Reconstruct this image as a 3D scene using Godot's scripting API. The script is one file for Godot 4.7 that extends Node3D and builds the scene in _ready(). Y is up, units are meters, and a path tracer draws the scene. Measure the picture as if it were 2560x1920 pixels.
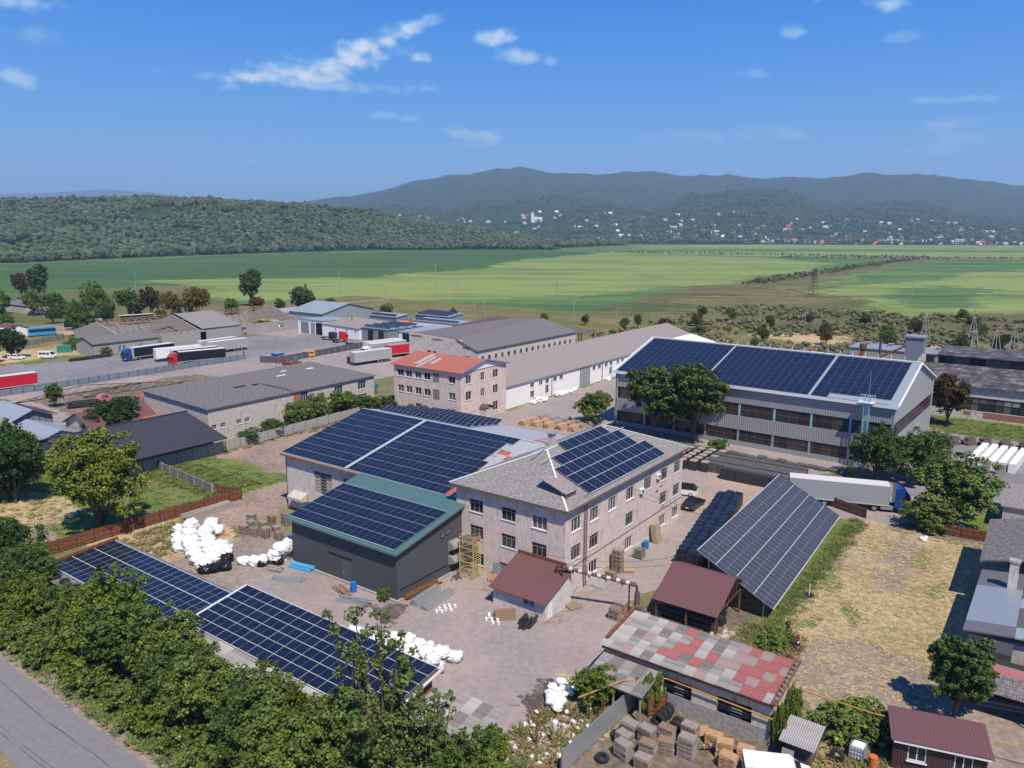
extends Node3D
const SA := 0.5877853
const CA := 0.8090170
const TURN := -0.6283185
var rng := RandomNumberGenerator.new()
var mats := {}
var texs := {}
var counts := {}
var shapes := {}

func _ready():
	rng.seed = 7
	build_light()
	build_materials()
	build_ground()
	build_landscape()
	build_main_site()
	build_back_site()
	build_left_site()
	build_right_site()
	build_panels()
	build_vehicles()
	build_yard_things()
	build_trees()
	build_people()

func build_light():
	var cam := Camera3D.new()
	cam.name = "camera"
	cam.fov = 52.43
	cam.far = 40000.0
	cam.near = 0.5
	cam.position = Vector3(0, 40, 0)
	cam.rotation = Vector3(deg_to_rad(-11.2), 0, deg_to_rad(0.24))
	cam.current = true
	add_child(cam)
	var env := Environment.new()
	env.background_mode = Environment.BG_SKY
	var sky := Sky.new()
	var pano := PanoramaSkyMaterial.new()
	pano.panorama = sky_image()
	pano.energy_multiplier = 1.0
	sky.sky_material = pano
	env.sky = sky
	env.background_energy_multiplier = 1.0
	env.tonemap_mode = Environment.TONE_MAPPER_LINEAR
	env.tonemap_exposure = 1.28
	env.sdfgi_enabled = true
	env.ssao_enabled = true
	env.ssil_enabled = true
	env.fog_enabled = true
	env.fog_density = 0.00011
	env.fog_light_color = Color(0.72, 0.86, 1.0)
	var we := WorldEnvironment.new()
	we.name = "world_environment"
	we.environment = env
	add_child(we)
	var sun := DirectionalLight3D.new()
	sun.name = "sun"
	sun.light_energy = 1.5
	sun.light_color = Color(1.0, 0.955, 0.89)
	sun.light_angular_distance = 0.5
	sun.shadow_enabled = true
	var az := deg_to_rad(160.0)
	var el := deg_to_rad(57.0)
	var to_sun := Vector3(sin(az) * cos(el), sin(el), -cos(az) * cos(el))
	sun.look_at_from_position(to_sun * 100.0, Vector3.ZERO, Vector3.UP)
	add_child(sun)

# ---------------------------------------------------------------- sky: a gradient with fair-weather clouds in every quarter
func sky_image() -> ImageTexture:
	var w := 4096
	var h := 2048
	var colr := Image.create(1, h, false, Image.FORMAT_RGBA8)
	var stops := [[-90.0, Color(0.42, 0.42, 0.40)], [-1.0, Color(0.47, 0.49, 0.50)], [0.0, Color(0.60, 0.735, 0.86)], [2.5, Color(0.545, 0.705, 0.862)], [6.0, Color(0.415, 0.635, 0.862)], [10.0, Color(0.285, 0.560, 0.850)], [15.0, Color(0.165, 0.475, 0.815)], [30.0, Color(0.115, 0.395, 0.745)], [90.0, Color(0.07, 0.29, 0.66)]]
	for y in h:
		var el := 90.0 - (y + 0.5) / h * 180.0
		var c: Color = stops[0][1]
		for k in range(stops.size() - 1):
			if el >= stops[k][0]:
				c = stops[k][1].lerp(stops[k + 1][1], clampf((el - stops[k][0]) / (stops[k + 1][0] - stops[k][0]), 0, 1))
		colr.set_pixel(0, y, c)
	colr.resize(w, h, Image.INTERPOLATE_NEAREST)
	var pw := 1024
	var ph := 342
	var patch := Image.create(pw, ph, false, Image.FORMAT_RGBA8)
	var n1 := FastNoiseLite.new()
	n1.seed = 11; n1.frequency = 0.02; n1.fractal_octaves = 5
	var n2 := FastNoiseLite.new()
	n2.seed = 5; n2.frequency = 0.07; n2.fractal_octaves = 4
	var clouds := [[-29.5, 12.9, 2.4, 0.85, 0.75, 0.1], [-30.3, 11.0, 1.6, 0.6, 0.3, 0.0], [-30.8, 8.5, 1.2, 0.75, 0.6, -0.2], [-12.6, 10.6, 7.0, 1.15, 0.95, 0.16], [-9.2, 12.2, 3.2, 1.0, 0.85, 0.35], [-6.2, 13.3, 1.6, 0.6, 0.6, 0.35], [-14.5, 9.5, 8.5, 0.55, 0.55, -0.02], [-1.2, 12.6, 1.5, 0.7, 0.8, 0.1], [0.1, 11.6, 1.7, 0.75, 0.8, 0.0], [2.6, 11.2, 0.5, 0.35, 0.4, 0.0], [-9.5, 7.6, 1.3, 0.32, 0.35, 0.0], [-6.8, 7.4, 1.2, 0.35, 0.4, 0.0], [-2.3, 6.3, 2.6, 0.5, 0.45, -0.15], [-1.9, 5.8, 1.5, 0.3, 0.35, 0.0], [21.6, 15.0, 3.9, 1.15, 0.9, 0.05], [23.6, 13.6, 1.5, 0.6, 0.75, -0.2], [26.6, 15.3, 0.8, 0.6, 0.45, 0.0], [18.6, 12.5, 0.9, 0.5, 0.5, 0.0], [15.2, 10.1, 3.0, 0.38, 0.5, 0.02], [25.1, 11.6, 1.2, 0.45, 0.3, 0.0], [29.2, 7.9, 3.2, 0.4, 0.5, -0.03], [14.8, 6.2, 5.5, 0.7, 0.34, 0.0], [28.0, 5.4, 5.0, 1.1, 0.26, 0.0], [29.0, 6.4, 3.0, 0.5, 0.2, 0.0], [-18.0, 4.4, 2.6, 0.22, 0.2, 0.0], [-38, 19, 5.0, 1.4, 0.8, 0.1], [8, 21, 6, 1.5, 0.8, 0.1], [36, 22, 5, 1.2, 0.7, 0], [-12, 26, 7, 1.3, 0.7, 0.1]]
	for cl in clouds:
		var x0 := int((cl[0] - cl[2] * 1.5 + 45.0) / 90.0 * pw)
		var x1 := int((cl[0] + cl[2] * 1.5 + 45.0) / 90.0 * pw) + 1
		var y0 := int((30.0 - cl[1] - cl[3] * 2.6 - 0.5) / 30.0 * ph)
		var y1 := int((30.0 - cl[1] + cl[3] * 2.6 + 0.5) / 30.0 * ph) + 1
		for y in range(maxi(y0, 0), mini(y1, ph)):
			for x in range(maxi(x0, 0), mini(x1, pw)):
				var az := (x + 0.5) / pw * 90.0 - 45.0
				var el := 30.0 - (y + 0.5) / ph * 30.0
				var dx: float = (az - cl[0]) / cl[2]
				var dy: float = (el - cl[1] - cl[5] * (az - cl[0])) / cl[3]
				if dy < 0.0:
					dy *= 1.45
				var q := n1.get_noise_2d(x * 1.0, y * 1.9)
				var q2 := n2.get_noise_2d(x * 1.0, y * 1.7)
				var a: float = 1.0 - (dx * dx + dy * dy) * 0.85 + q * 1.25 + q2 * 0.6
				a = smoothstep(0.0, 1.5, a) * cl[4]
				if a <= 0.004:
					continue
				var old := patch.get_pixel(x, y)
				var lit := clampf(0.80 + 0.10 * dy + 0.25 * q2, 0.0, 1.0)
				var cc := Color(0.66, 0.72, 0.82).lerp(Color(0.83, 0.865, 0.915), lit)
				var oa := old.a + a * (1.0 - old.a)
				var t: float = a / oa
				patch.set_pixel(x, y, Color(lerpf(old.r, cc.r, t), lerpf(old.g, cc.g, t), lerpf(old.b, cc.b, t), oa))
	var flipped: Image = patch.duplicate()
	flipped.flip_x()
	var top := 1024 - ph
	colr.blend_rect(patch, Rect2i(512, 0, 512, ph), Vector2i(0, top))
	colr.blend_rect(patch, Rect2i(0, 0, 512, ph), Vector2i(3584, top))
	colr.blend_rect(flipped, Rect2i(0, 0, pw, ph), Vector2i(512, top))
	colr.blend_rect(patch, Rect2i(0, 0, pw, ph), Vector2i(1536, top))
	colr.blend_rect(flipped, Rect2i(0, 0, pw, ph), Vector2i(2560, top))
	return ImageTexture.create_from_image(colr)

# ---------------------------------------------------------------- nodes
func W(u: float, v: float, h := 0.0) -> Vector3:
	return Vector3(u * SA + v * CA, h, -(u * CA - v * SA))

func numbered(called: String) -> String:
	var k: int = counts.get(called, -1) + 1
	counts[called] = k
	return called if k == 0 else "%s_%03d" % [called, k]

func tag(o: Node3D, label: String, category: String, group := ""):
	o.set_meta("label", label)
	o.set_meta("category", category)
	if group != "":
		o.set_meta("group", group)

func thing(called: String, label: String, category: String, at: Vector3, turn := TURN, group := "") -> Node3D:
	var o := Node3D.new()
	o.name = numbered(called)
	add_child(o)
	o.position = at
	o.rotation.y = turn
	tag(o, label, category, group)
	return o

func single(called: String, label: String, category: String, mesh: Mesh, material, at: Vector3, turn := TURN, group := "") -> MeshInstance3D:
	var o := MeshInstance3D.new()
	o.name = numbered(called)
	o.mesh = mesh
	if material != null:
		o.material_override = material
	add_child(o)
	o.position = at
	o.rotation.y = turn
	tag(o, label, category, group)
	return o

func put(parent: Node3D, called: String, mesh: Mesh, material, at := Vector3.ZERO, basis := Basis.IDENTITY) -> MeshInstance3D:
	var o := MeshInstance3D.new()
	o.name = called
	o.mesh = mesh
	if material != null:
		o.material_override = material
	parent.add_child(o, true)
	o.transform = Transform3D(basis, at)
	return o

func part(parent: Node3D, called: String, mb: MB, material, at := Vector3.ZERO) -> MeshInstance3D:
	return put(parent, called, mb.mesh(), material, at)

func struct(called: String, mesh: Mesh, material) -> MeshInstance3D:
	var o := MeshInstance3D.new()
	o.name = numbered(called)
	o.mesh = mesh
	o.material_override = material
	o.set_meta("kind", "structure")
	add_child(o)
	return o

func copy(o: Node3D, at: Vector3, turn: float, label: String, group := "", scale := Vector3.ONE) -> Node3D:
	var c: Node3D = o.duplicate()
	var base := String(o.name)
	if base.length() > 4 and base[base.length() - 4] == "_" and base.right(3).is_valid_int():
		base = base.left(base.length() - 4)
	c.name = numbered(base)
	add_child(c)
	c.transform = Transform3D(Basis(Vector3.UP, turn).scaled_local(scale), at)
	c.set_meta("label", label)
	if group != "":
		c.set_meta("group", group)
	return c

# ---------------------------------------------------------------- mesh builder: flat faces turned away from an inner point, tubes, boxes
class MB:
	var v := PackedVector3Array()
	var n := PackedVector3Array()
	var c := PackedColorArray()
	var col := Color(1, 1, 1)
	func tri(a: Vector3, b: Vector3, d: Vector3, inside: Vector3):
		var m := (d - a).cross(b - a).normalized()
		if m.dot((a + b + d) / 3.0 - inside) < 0.0:
			var t := b
			b = d
			d = t
			m = -m
		v.append(a); v.append(b); v.append(d)
		n.append(m); n.append(m); n.append(m)
		c.append(col); c.append(col); c.append(col)
	func face(p: Array, inside: Vector3):
		for k in range(1, p.size() - 1):
			tri(p[0], p[k], p[k + 1], inside)
	func box(ctr: Vector3, size: Vector3, b := Basis.IDENTITY):
		var x := b.x * size.x * 0.5
		var y := b.y * size.y * 0.5
		var z := b.z * size.z * 0.5
		face([ctr - x - y - z, ctr + x - y - z, ctr + x + y - z, ctr - x + y - z], ctr)
		face([ctr - x - y + z, ctr + x - y + z, ctr + x + y + z, ctr - x + y + z], ctr)
		face([ctr - x - y - z, ctr - x + y - z, ctr - x + y + z, ctr - x - y + z], ctr)
		face([ctr + x - y - z, ctr + x + y - z, ctr + x + y + z, ctr + x - y + z], ctr)
		face([ctr - x - y - z, ctr + x - y - z, ctr + x - y + z, ctr - x - y + z], ctr)
		face([ctr - x + y - z, ctr + x + y - z, ctr + x + y + z, ctr - x + y + z], ctr)
	func span(lo: Vector3, hi: Vector3):
		box((lo + hi) * 0.5, (hi - lo).abs())
	func bar(a: Vector3, b: Vector3, w: float, t := -1.0):
		var y := (b - a)
		var l := y.length()
		if l < 0.0001:
			return
		y /= l
		var x := y.cross(Vector3.UP)
		if x.length() < 0.05:
			x = y.cross(Vector3.RIGHT)
		x = x.normalized()
		var z := x.cross(y)
		box((a + b) * 0.5, Vector3(w, l, w if t < 0.0 else t), Basis(x, y, z))
	func slab(p: Array, ext: Vector3):
		var mid := Vector3.ZERO
		for q in p:
			mid += q
		mid = mid / p.size() + ext * 0.5
		face(p, mid)
		var o := []
		for q in p:
			o.append(q + ext)
		face(o, mid)
		for k in p.size():
			var k2 := (k + 1) % p.size()
			face([p[k], p[k2], o[k2], o[k]], mid)
	func tube(a: Vector3, b: Vector3, r0: float, r1: float, seg := 8, caps := true):
		var y := (b - a).normalized()
		var x := y.cross(Vector3.UP)
		if x.length() < 0.05:
			x = y.cross(Vector3.RIGHT)
		x = x.normalized()
		var z := x.cross(y)
		var mid := (a + b) * 0.5
		for k in seg:
			var t0 := TAU * k / seg
			var t1 := TAU * (k + 1) / seg
			var d0 := x * cos(t0) + z * sin(t0)
			var d1 := x * cos(t1) + z * sin(t1)
			var p := [a + d0 * r0, a + d1 * r0, b + d1 * r1, b + d0 * r1]
			var m := [d0, d1, d1, d0]
			for q in [[0, 1, 2], [0, 2, 3]]:
				var nn: Vector3 = (p[q[2]] - p[q[0]]).cross(p[q[1]] - p[q[0]])
				var s: Array = q if nn.dot(d0 + d1) > 0.0 else [q[0], q[2], q[1]]
				for i in s:
					v.append(p[i]); n.append(m[i]); c.append(col)
			if caps:
				tri(a, a + d0 * r0, a + d1 * r0, mid)
				tri(b, b + d0 * r1, b + d1 * r1, mid)
	func torus(ctr: Vector3, axis: Vector3, r: float, t: float, wide: float, seg := 14):
		var x := axis.cross(Vector3(0.3, 0.9, 0.1)).normalized()
		var z := x.cross(axis).normalized()
		var prof := [[r - t, -wide], [r - t * 0.25, -wide], [r, -wide * 0.6], [r, wide * 0.6], [r - t * 0.25, wide], [r - t, wide]]
		for k in seg:
			var d0 := x * cos(TAU * k / seg) + z * sin(TAU * k / seg)
			var d1 := x * cos(TAU * (k + 1) / seg) + z * sin(TAU * (k + 1) / seg)
			var inner := ctr + (d0 + d1) * 0.5 * (r - t * 0.5)
			for j in prof.size():
				var a: Array = prof[j]
				var b: Array = prof[(j + 1) % prof.size()]
				face([ctr + d0 * a[0] + axis * a[1], ctr + d1 * a[0] + axis * a[1], ctr + d1 * b[0] + axis * b[1], ctr + d0 * b[0] + axis * b[1]], inner)
	func add(o: MB, at := Transform3D.IDENTITY):
		for k in o.v.size():
			v.append(at * o.v[k])
			n.append((at.basis * o.n[k]).normalized())
			c.append(o.c[k])
	func mesh() -> ArrayMesh:
		var m := ArrayMesh.new()
		into(m)
		return m
	func into(m: ArrayMesh):
		var a := []
		a.resize(Mesh.ARRAY_MAX)
		a[Mesh.ARRAY_VERTEX] = v
		a[Mesh.ARRAY_NORMAL] = n
		a[Mesh.ARRAY_COLOR] = c
		m.add_surface_from_arrays(Mesh.PRIMITIVE_TRIANGLES, a)

func L(u: float, v: float, h := 0.0) -> Vector3:
	return Vector3(v, h, -u)

var ou := 0.0
var ov := 0.0
func begin(called: String, label: String, category: String, u: float, v: float, az := 36.0, group := "") -> Node3D:
	ou = u
	ov = v
	var a := deg_to_rad(az)
	return thing(called, label, category, Vector3(u * sin(a) + v * cos(a), 0, -(u * cos(a) - v * sin(a))), -a, group)

func P(u: float, v: float, h := 0.0) -> Vector3:
	return Vector3(v - ov, h, -(u - ou))

func wall(mb: MB, o: Vector3, r: Vector3, n: Vector3, w: float, h: float, holes := [], deep := 0.22, h2 := -1.0):
	var xs := [0.0, w]
	var ys := [0.0, h]
	for q in holes:
		xs.append_array([q[0], q[0] + q[2]])
		ys.append_array([q[1], q[1] + q[3]])
	xs.sort()
	ys.sort()
	var ins := o + r * w * 0.5 - n * 5.0
	for i in range(xs.size() - 1):
		for j in range(ys.size() - 1):
			if xs[i + 1] - xs[i] < 0.001 or ys[j + 1] - ys[j] < 0.001:
				continue
			var cx: float = (xs[i] + xs[i + 1]) * 0.5
			var cy: float = (ys[j] + ys[j + 1]) * 0.5
			var open := false
			for q in holes:
				if cx > q[0] and cx < q[0] + q[2] and cy > q[1] and cy < q[1] + q[3]:
					open = true
			if open:
				continue
			var t0: float = ys[j + 1]
			var t1: float = ys[j + 1]
			if h2 >= 0.0 and absf(t0 - h) < 0.001:
				t0 = lerpf(h, h2, xs[i] / w)
				t1 = lerpf(h, h2, xs[i + 1] / w)
			mb.face([o + r * xs[i] + Vector3.UP * ys[j], o + r * xs[i + 1] + Vector3.UP * ys[j], o + r * xs[i + 1] + Vector3.UP * t1, o + r * xs[i] + Vector3.UP * t0], ins)
	for q in holes:
		var a: Vector3 = o + r * q[0] + Vector3.UP * q[1]
		var b: Vector3 = a + r * q[2]
		var mid: Vector3 = a + r * q[2] * 0.5 + Vector3.UP * q[3] * 0.5
		var d := -n * deep
		for e in [[a, b], [a + Vector3.UP * q[3], b + Vector3.UP * q[3]], [a, a + Vector3.UP * q[3]], [b, b + Vector3.UP * q[3]]]:
			var f: Vector3 = (e[0] + e[1]) * 0.5
			mb.face([e[0], e[1], e[1] + d, e[0] + d], f + (f - mid))

func window(parent: Node3D, o: Vector3, r: Vector3, n: Vector3, q: Array, bars := 2, frame = null, sill := true, deep := 0.16, cross := 0.0, pane_mat = null):
	var key := "win%.2f_%.2f_%d_%.2f" % [q[2], q[3], bars, cross]
	if not shapes.has(key):
		var f := MB.new()
		var w: float = q[2]
		var h: float = q[3]
		var t := 0.075
		f.span(Vector3(0, 0, -0.04), Vector3(t, h, 0.04))
		f.span(Vector3(w - t, 0, -0.04), Vector3(w, h, 0.04))
		f.span(Vector3(t, 0, -0.04), Vector3(w - t, t, 0.04))
		f.span(Vector3(t, h - t, -0.04), Vector3(w - t, h, 0.04))
		for k in range(1, bars):
			var x := w * k / bars
			f.span(Vector3(x - t * 0.45, t, -0.035), Vector3(x + t * 0.45, h - t, 0.035))
		if cross > 0.0:
			f.span(Vector3(t, h * cross - t * 0.4, -0.03), Vector3(w - t, h * cross + t * 0.4, 0.03))
		shapes[key] = f.mesh()
		var g := MB.new()
		g.box(Vector3(w * 0.5, h * 0.5, -0.01), Vector3(w - t, h - t, 0.012))
		shapes[key + "g"] = g.mesh()
		var s := MB.new()
		s.span(Vector3(-0.08, -0.06, -0.04), Vector3(w + 0.08, -0.004, 0.24))
		shapes[key + "s"] = s.mesh()
	var b := Basis(r, Vector3.UP, n)
	var win := put(parent, "window", shapes[key], frame if frame != null else mats.white_frame, o + r * q[0] + Vector3.UP * q[1] - n * deep, b)
	put(win, "pane", shapes[key + "g"], pane_mat if pane_mat != null else [mats.glass, mats.glass_b, mats.glass_c][rng.randi() % 3])
	if sill:
		put(win, "sill", shapes[key + "s"], mats.sill)
	return win

func windows(parent: Node3D, o: Vector3, r: Vector3, n: Vector3, holes: Array, bars := 2, frame = null, sill := true, deep := 0.16, cross := 0.0):
	for q in holes:
		window(parent, o, r, n, q, q[4] if q.size() > 4 else bars, frame, sill, deep, cross)

func box_walls(mb: MB, u0: float, u1: float, v0: float, v1: float, h: float, near := [], right := [], left := [], far := [], deep := 0.22):
	wall(mb, P(u0, v0), Vector3.RIGHT, Vector3(0, 0, 1), v1 - v0, h, near, deep)
	wall(mb, P(u0, v1), Vector3(0, 0, -1), Vector3.RIGHT, u1 - u0, h, right, deep)
	wall(mb, P(u1, v0), Vector3(0, 0, 1), Vector3.LEFT, u1 - u0, h, left, deep)
	wall(mb, P(u1, v1), Vector3.LEFT, Vector3(0, 0, -1), v1 - v0, h, far, deep)

# ---------------------------------------------------------------- textures and materials
func noise_bytes(seed: int, freq: float, oct: int, w: int, h: int, type := FastNoiseLite.TYPE_SIMPLEX_SMOOTH, seamless := true) -> PackedByteArray:
	var n := FastNoiseLite.new()
	n.seed = seed
	n.frequency = freq
	n.noise_type = type
	n.fractal_octaves = oct
	if oct <= 1:
		n.fractal_type = FastNoiseLite.FRACTAL_NONE
	var im: Image = n.get_seamless_image(w, h) if seamless else n.get_image(w, h)
	im.convert(Image.FORMAT_L8)
	return im.get_data()

func stretch(b: PackedByteArray, w: int, h: int, w2: int, h2: int) -> PackedByteArray:
	var im := Image.create_from_data(w, h, false, Image.FORMAT_L8, b)
	im.resize(w2, h2, Image.INTERPOLATE_CUBIC)
	return im.get_data()

func grey_tex(key: String, layers: Array, lo: float, gamma := 1.0) -> ImageTexture:
	var n := 512 * 512
	var lut := PackedByteArray()
	lut.resize(256)
	for k in 256:
		var t := clampf((k / 255.0 - 0.22) / 0.56, 0.0, 1.0)
		t = lo + (1.0 - lo) * pow(t, gamma)
		lut[k] = int(Color(t, t, t).linear_to_srgb().r * 255.0)
	var out := PackedByteArray()
	out.resize(n)
	var a: PackedByteArray = layers[0]
	if layers.size() == 1:
		for k in n:
			out[k] = lut[a[k]]
	elif layers.size() == 2:
		var b: PackedByteArray = layers[1]
		for k in n:
			out[k] = lut[(a[k] + b[k]) >> 1]
	else:
		var b: PackedByteArray = layers[1]
		var c: PackedByteArray = layers[2]
		for k in n:
			out[k] = lut[(a[k] + a[k] + b[k] + c[k]) >> 2]
	var t := ImageTexture.create_from_image(Image.create_from_data(512, 512, false, Image.FORMAT_L8, out))
	texs[key] = t
	return t

func ramp_tex(key: String, layers: Array, stops: Array) -> ImageTexture:
	var g := Gradient.new()
	g.offsets = PackedFloat32Array(stops.map(func(s): return s[0]))
	g.colors = PackedColorArray(stops.map(func(s): return s[1]))
	var lut := []
	for k in 256:
		var q := g.sample(clampf((k / 255.0 - 0.2) / 0.6, 0, 1)).linear_to_srgb()
		lut.append([int(q.r * 255), int(q.g * 255), int(q.b * 255)])
	var n := 512 * 512
	var out := PackedByteArray()
	out.resize(n * 3)
	var a: PackedByteArray = layers[0]
	var b: PackedByteArray = layers[layers.size() - 1]
	for k in n:
		var l: Array = lut[(a[k] + b[k]) >> 1]
		out[k * 3] = l[0]
		out[k * 3 + 1] = l[1]
		out[k * 3 + 2] = l[2]
	var t := ImageTexture.create_from_image(Image.create_from_data(512, 512, false, Image.FORMAT_RGB8, out))
	texs[key] = t
	return t

func lin(r: float, g: float, b: float) -> Color:
	return Color(r, g, b).linear_to_srgb()

func mat(key: String, c: Color, rough: float, tex := "", size := 3.0, metal := 0.0) -> StandardMaterial3D:
	var m := StandardMaterial3D.new()
	m.albedo_color = c.linear_to_srgb()
	m.roughness = rough
	m.metallic = metal
	m.metallic_specular = 0.4
	if tex != "":
		m.albedo_texture = texs[tex]
		m.uv1_triplanar = true
		m.uv1_world_triplanar = false
		m.uv1_scale = Vector3.ONE / size
		m.uv1_triplanar_sharpness = 8.0
	mats[key] = m
	return m

func ribs(key: String, c: Color, rough: float, tex: String, along_z: bool, depth := 3.0, metal := 0.0, size := 3.2, kind := "ribs"):
	var m := mat(key, c, rough, tex, size, metal)
	m.heightmap_enabled = true
	m.heightmap_texture = texs[kind + ("_z" if along_z else "_x")]
	m.heightmap_scale = depth
	return m

func build_materials():
	var fine := noise_bytes(1, 0.06, 4, 512, 512)
	var grain := noise_bytes(2, 0.25, 2, 512, 512)
	var patch := noise_bytes(3, 0.012, 4, 512, 512)
	var big := noise_bytes(4, 0.006, 3, 512, 512)
	var streak := stretch(noise_bytes(5, 0.05, 3, 512, 64), 512, 64, 512, 512)
	var cell := noise_bytes(6, 0.03, 2, 512, 512, FastNoiseLite.TYPE_CELLULAR)
	var flow := stretch(noise_bytes(8, 0.04, 3, 64, 512), 64, 512, 512, 512)
	grey_tex("fine", [fine, grain], 0.72)
	grey_tex("grain", [grain, fine], 0.55)
	grey_tex("patch", [patch, fine, grain], 0.62)
	grey_tex("streak", [streak, patch], 0.62)
	grey_tex("streak_soft", [streak, fine], 0.82)
	grey_tex("blotch", [big, patch, grain], 0.5)
	grey_tex("clean", [grain, patch], 0.9)
	ramp_tex("plaster", [streak, patch], [[0.0, Color(0.40, 0.35, 0.32)], [0.2, Color(0.53, 0.475, 0.44)], [0.5, Color(0.585, 0.53, 0.495)], [0.8, Color(0.625, 0.575, 0.54)], [1.0, Color(0.66, 0.62, 0.585)]])
	ramp_tex("plaster_old", [patch, streak], [[0.0, Color(0.24, 0.21, 0.19)], [0.15, Color(0.40, 0.355, 0.32)], [0.35, Color(0.52, 0.47, 0.43)], [0.7, Color(0.58, 0.53, 0.49)], [0.92, Color(0.61, 0.56, 0.52)], [1.0, Color(0.50, 0.36, 0.29)]])
	ramp_tex("rust", [patch, grain], [[0.0, Color(0.05, 0.025, 0.018)], [0.35, Color(0.125, 0.05, 0.028)], [0.6, Color(0.20, 0.075, 0.035)], [0.85, Color(0.26, 0.12, 0.06)], [1.0, Color(0.30, 0.19, 0.12)]])
	ramp_tex("brick", [cell, grain], [[0.0, Color(0.13, 0.07, 0.05)], [0.4, Color(0.30, 0.12, 0.075)], [0.7, Color(0.38, 0.17, 0.11)], [1.0, Color(0.46, 0.34, 0.28)]])
	ramp_tex("asbestos", [patch, grain], [[0.0, Color(0.135, 0.125, 0.12)], [0.35, Color(0.205, 0.19, 0.18)], [0.65, Color(0.265, 0.25, 0.235)], [1.0, Color(0.35, 0.335, 0.315)]])
	ramp_tex("asbestos_dark", [patch, flow], [[0.0, Color(0.07, 0.065, 0.065)], [0.4, Color(0.13, 0.12, 0.118)], [0.7, Color(0.19, 0.178, 0.172)], [1.0, Color(0.28, 0.265, 0.25)]])
	ramp_tex("concrete", [patch, fine], [[0.0, Color(0.2, 0.19, 0.18)], [0.5, Color(0.33, 0.315, 0.30)], [1.0, Color(0.43, 0.41, 0.39)]])
	ramp_tex("redroof", [streak, patch], [[0.0, Color(0.28, 0.22, 0.20)], [0.18, Color(0.33, 0.17, 0.13)], [0.4, Color(0.34, 0.095, 0.06)], [0.8, Color(0.42, 0.12, 0.075)], [1.0, Color(0.46, 0.21, 0.15)]])
	ramp_tex("wood", [flow, grain], [[0.0, Color(0.18, 0.15, 0.13)], [0.5, Color(0.31, 0.27, 0.235)], [1.0, Color(0.43, 0.385, 0.34)]])
	ramp_tex("bitumen", [big, patch], [[0.0, Color(0.035, 0.033, 0.035)], [0.4, Color(0.06, 0.057, 0.06)], [0.7, Color(0.105, 0.10, 0.10)], [1.0, Color(0.21, 0.20, 0.195)]])
	ramp_tex("asphalt", [patch, grain], [[0.0, Color(0.165, 0.16, 0.165)], [0.5, Color(0.19, 0.184, 0.19)], [1.0, Color(0.215, 0.208, 0.212)]])
	for ax in ["x", "z"]:
		for kind in ["ribs", "trap"]:
			var im := Image.create(256, 256, false, Image.FORMAT_L8)
			var cycles := 16 if kind == "ribs" else 12
			for k in 256:
				var t := 0.5 + 0.5 * sin(TAU * k * cycles / 256.0)
				if kind == "trap":
					t = clampf((t - 0.5) * 2.2 + 0.5, 0, 1)
				im.fill_rect(Rect2i(k, 0, 1, 256) if ax == "x" else Rect2i(0, k, 256, 1), Color(t, t, t))
			texs[kind + "_" + ax] = ImageTexture.create_from_image(im)
	var W1 := Color(1, 1, 1)
	mat("plaster", W1, 0.92, "plaster", 6.0)
	mat("plaster_old", W1, 0.92, "plaster_old", 7.0)
	mat("plaster_pink", Color(1.02, 0.93, 0.90), 0.92, "plaster", 9.0)
	mat("plaster_yellow", Color(1.06, 0.98, 0.82), 0.92, "plaster_old", 5.0)
	mat("plaster_grey", Color(0.83, 0.83, 0.82), 0.92, "plaster", 8.0)
	mat("whitewash", Color(0.86, 0.86, 0.85), 0.9, "streak_soft", 6.0)
	mat("charcoal_wall", Color(0.075, 0.082, 0.09), 0.72, "clean", 3.0)
	mat("concrete", W1, 0.9, "concrete", 3.5)
	mat("concrete_dark", Color(0.62, 0.6, 0.58), 0.9, "concrete", 3.0)
	mat("brick", W1, 0.92, "brick", 2.2)
	mat("brick_pale", Color(1.15, 1.1, 1.05), 0.92, "brick", 2.6)
	mat("rust", W1, 0.85, "rust", 2.5)
	mat("rust_dark", Color(0.6, 0.55, 0.55), 0.85, "rust", 1.7)
	mat("rust_pale", Color(1.5, 1.35, 1.25), 0.85, "rust", 2.0)
	mat("wood_grey", W1, 0.9, "wood", 1.2)
	mat("wood_dark", Color(0.42, 0.38, 0.36), 0.9, "wood", 1.3)
	mat("wood_new", Color(1.55, 1.12, 0.72), 0.85, "wood", 1.1)
	mat("wood_brown", Color(0.85, 0.68, 0.54), 0.88, "wood", 1.2)
	mat("bitumen", W1, 0.85, "bitumen", 14.0)
	mat("asphalt", W1, 0.9, "asphalt", 5.0)
	ribs("asb_z", W1, 0.92, "asbestos", true)
	ribs("asb_x", W1, 0.92, "asbestos", false)
	ribs("asb_dark_x", W1, 0.92, "asbestos_dark", false, 2.0)
	ribs("asb_dark_z", W1, 0.92, "asbestos_dark", true, 2.0)
	ribs("asb_warm_x", Color(1.12, 1.04, 1.0), 0.92, "asbestos", false, 2.0)
	ribs("sheet_green_z", Color(0.075, 0.155, 0.148), 0.5, "clean", true, 2.0, 0.0, 3.0, "trap")
	ribs("sheet_grey_x", Color(0.34, 0.375, 0.40), 0.42, "clean", false, 2.5, 0.15, 3.0, "trap")
	ribs("sheet_grey_z", Color(0.34, 0.375, 0.40), 0.42, "clean", true, 2.5, 0.15, 3.0, "trap")
	ribs("steel_wall", Color(0.37, 0.375, 0.375), 0.5, "streak_soft", false, 4.0, 0.2, 5.0, "trap")
	ribs("steel_gable", Color(0.42, 0.42, 0.43), 0.5, "streak_soft", true, 3.0, 0.2, 5.0, "trap")
	ribs("maroon_x", Color(0.165, 0.078, 0.075), 0.55, "fine", false, 2.0, 0.0, 3.0, "trap")
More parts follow.
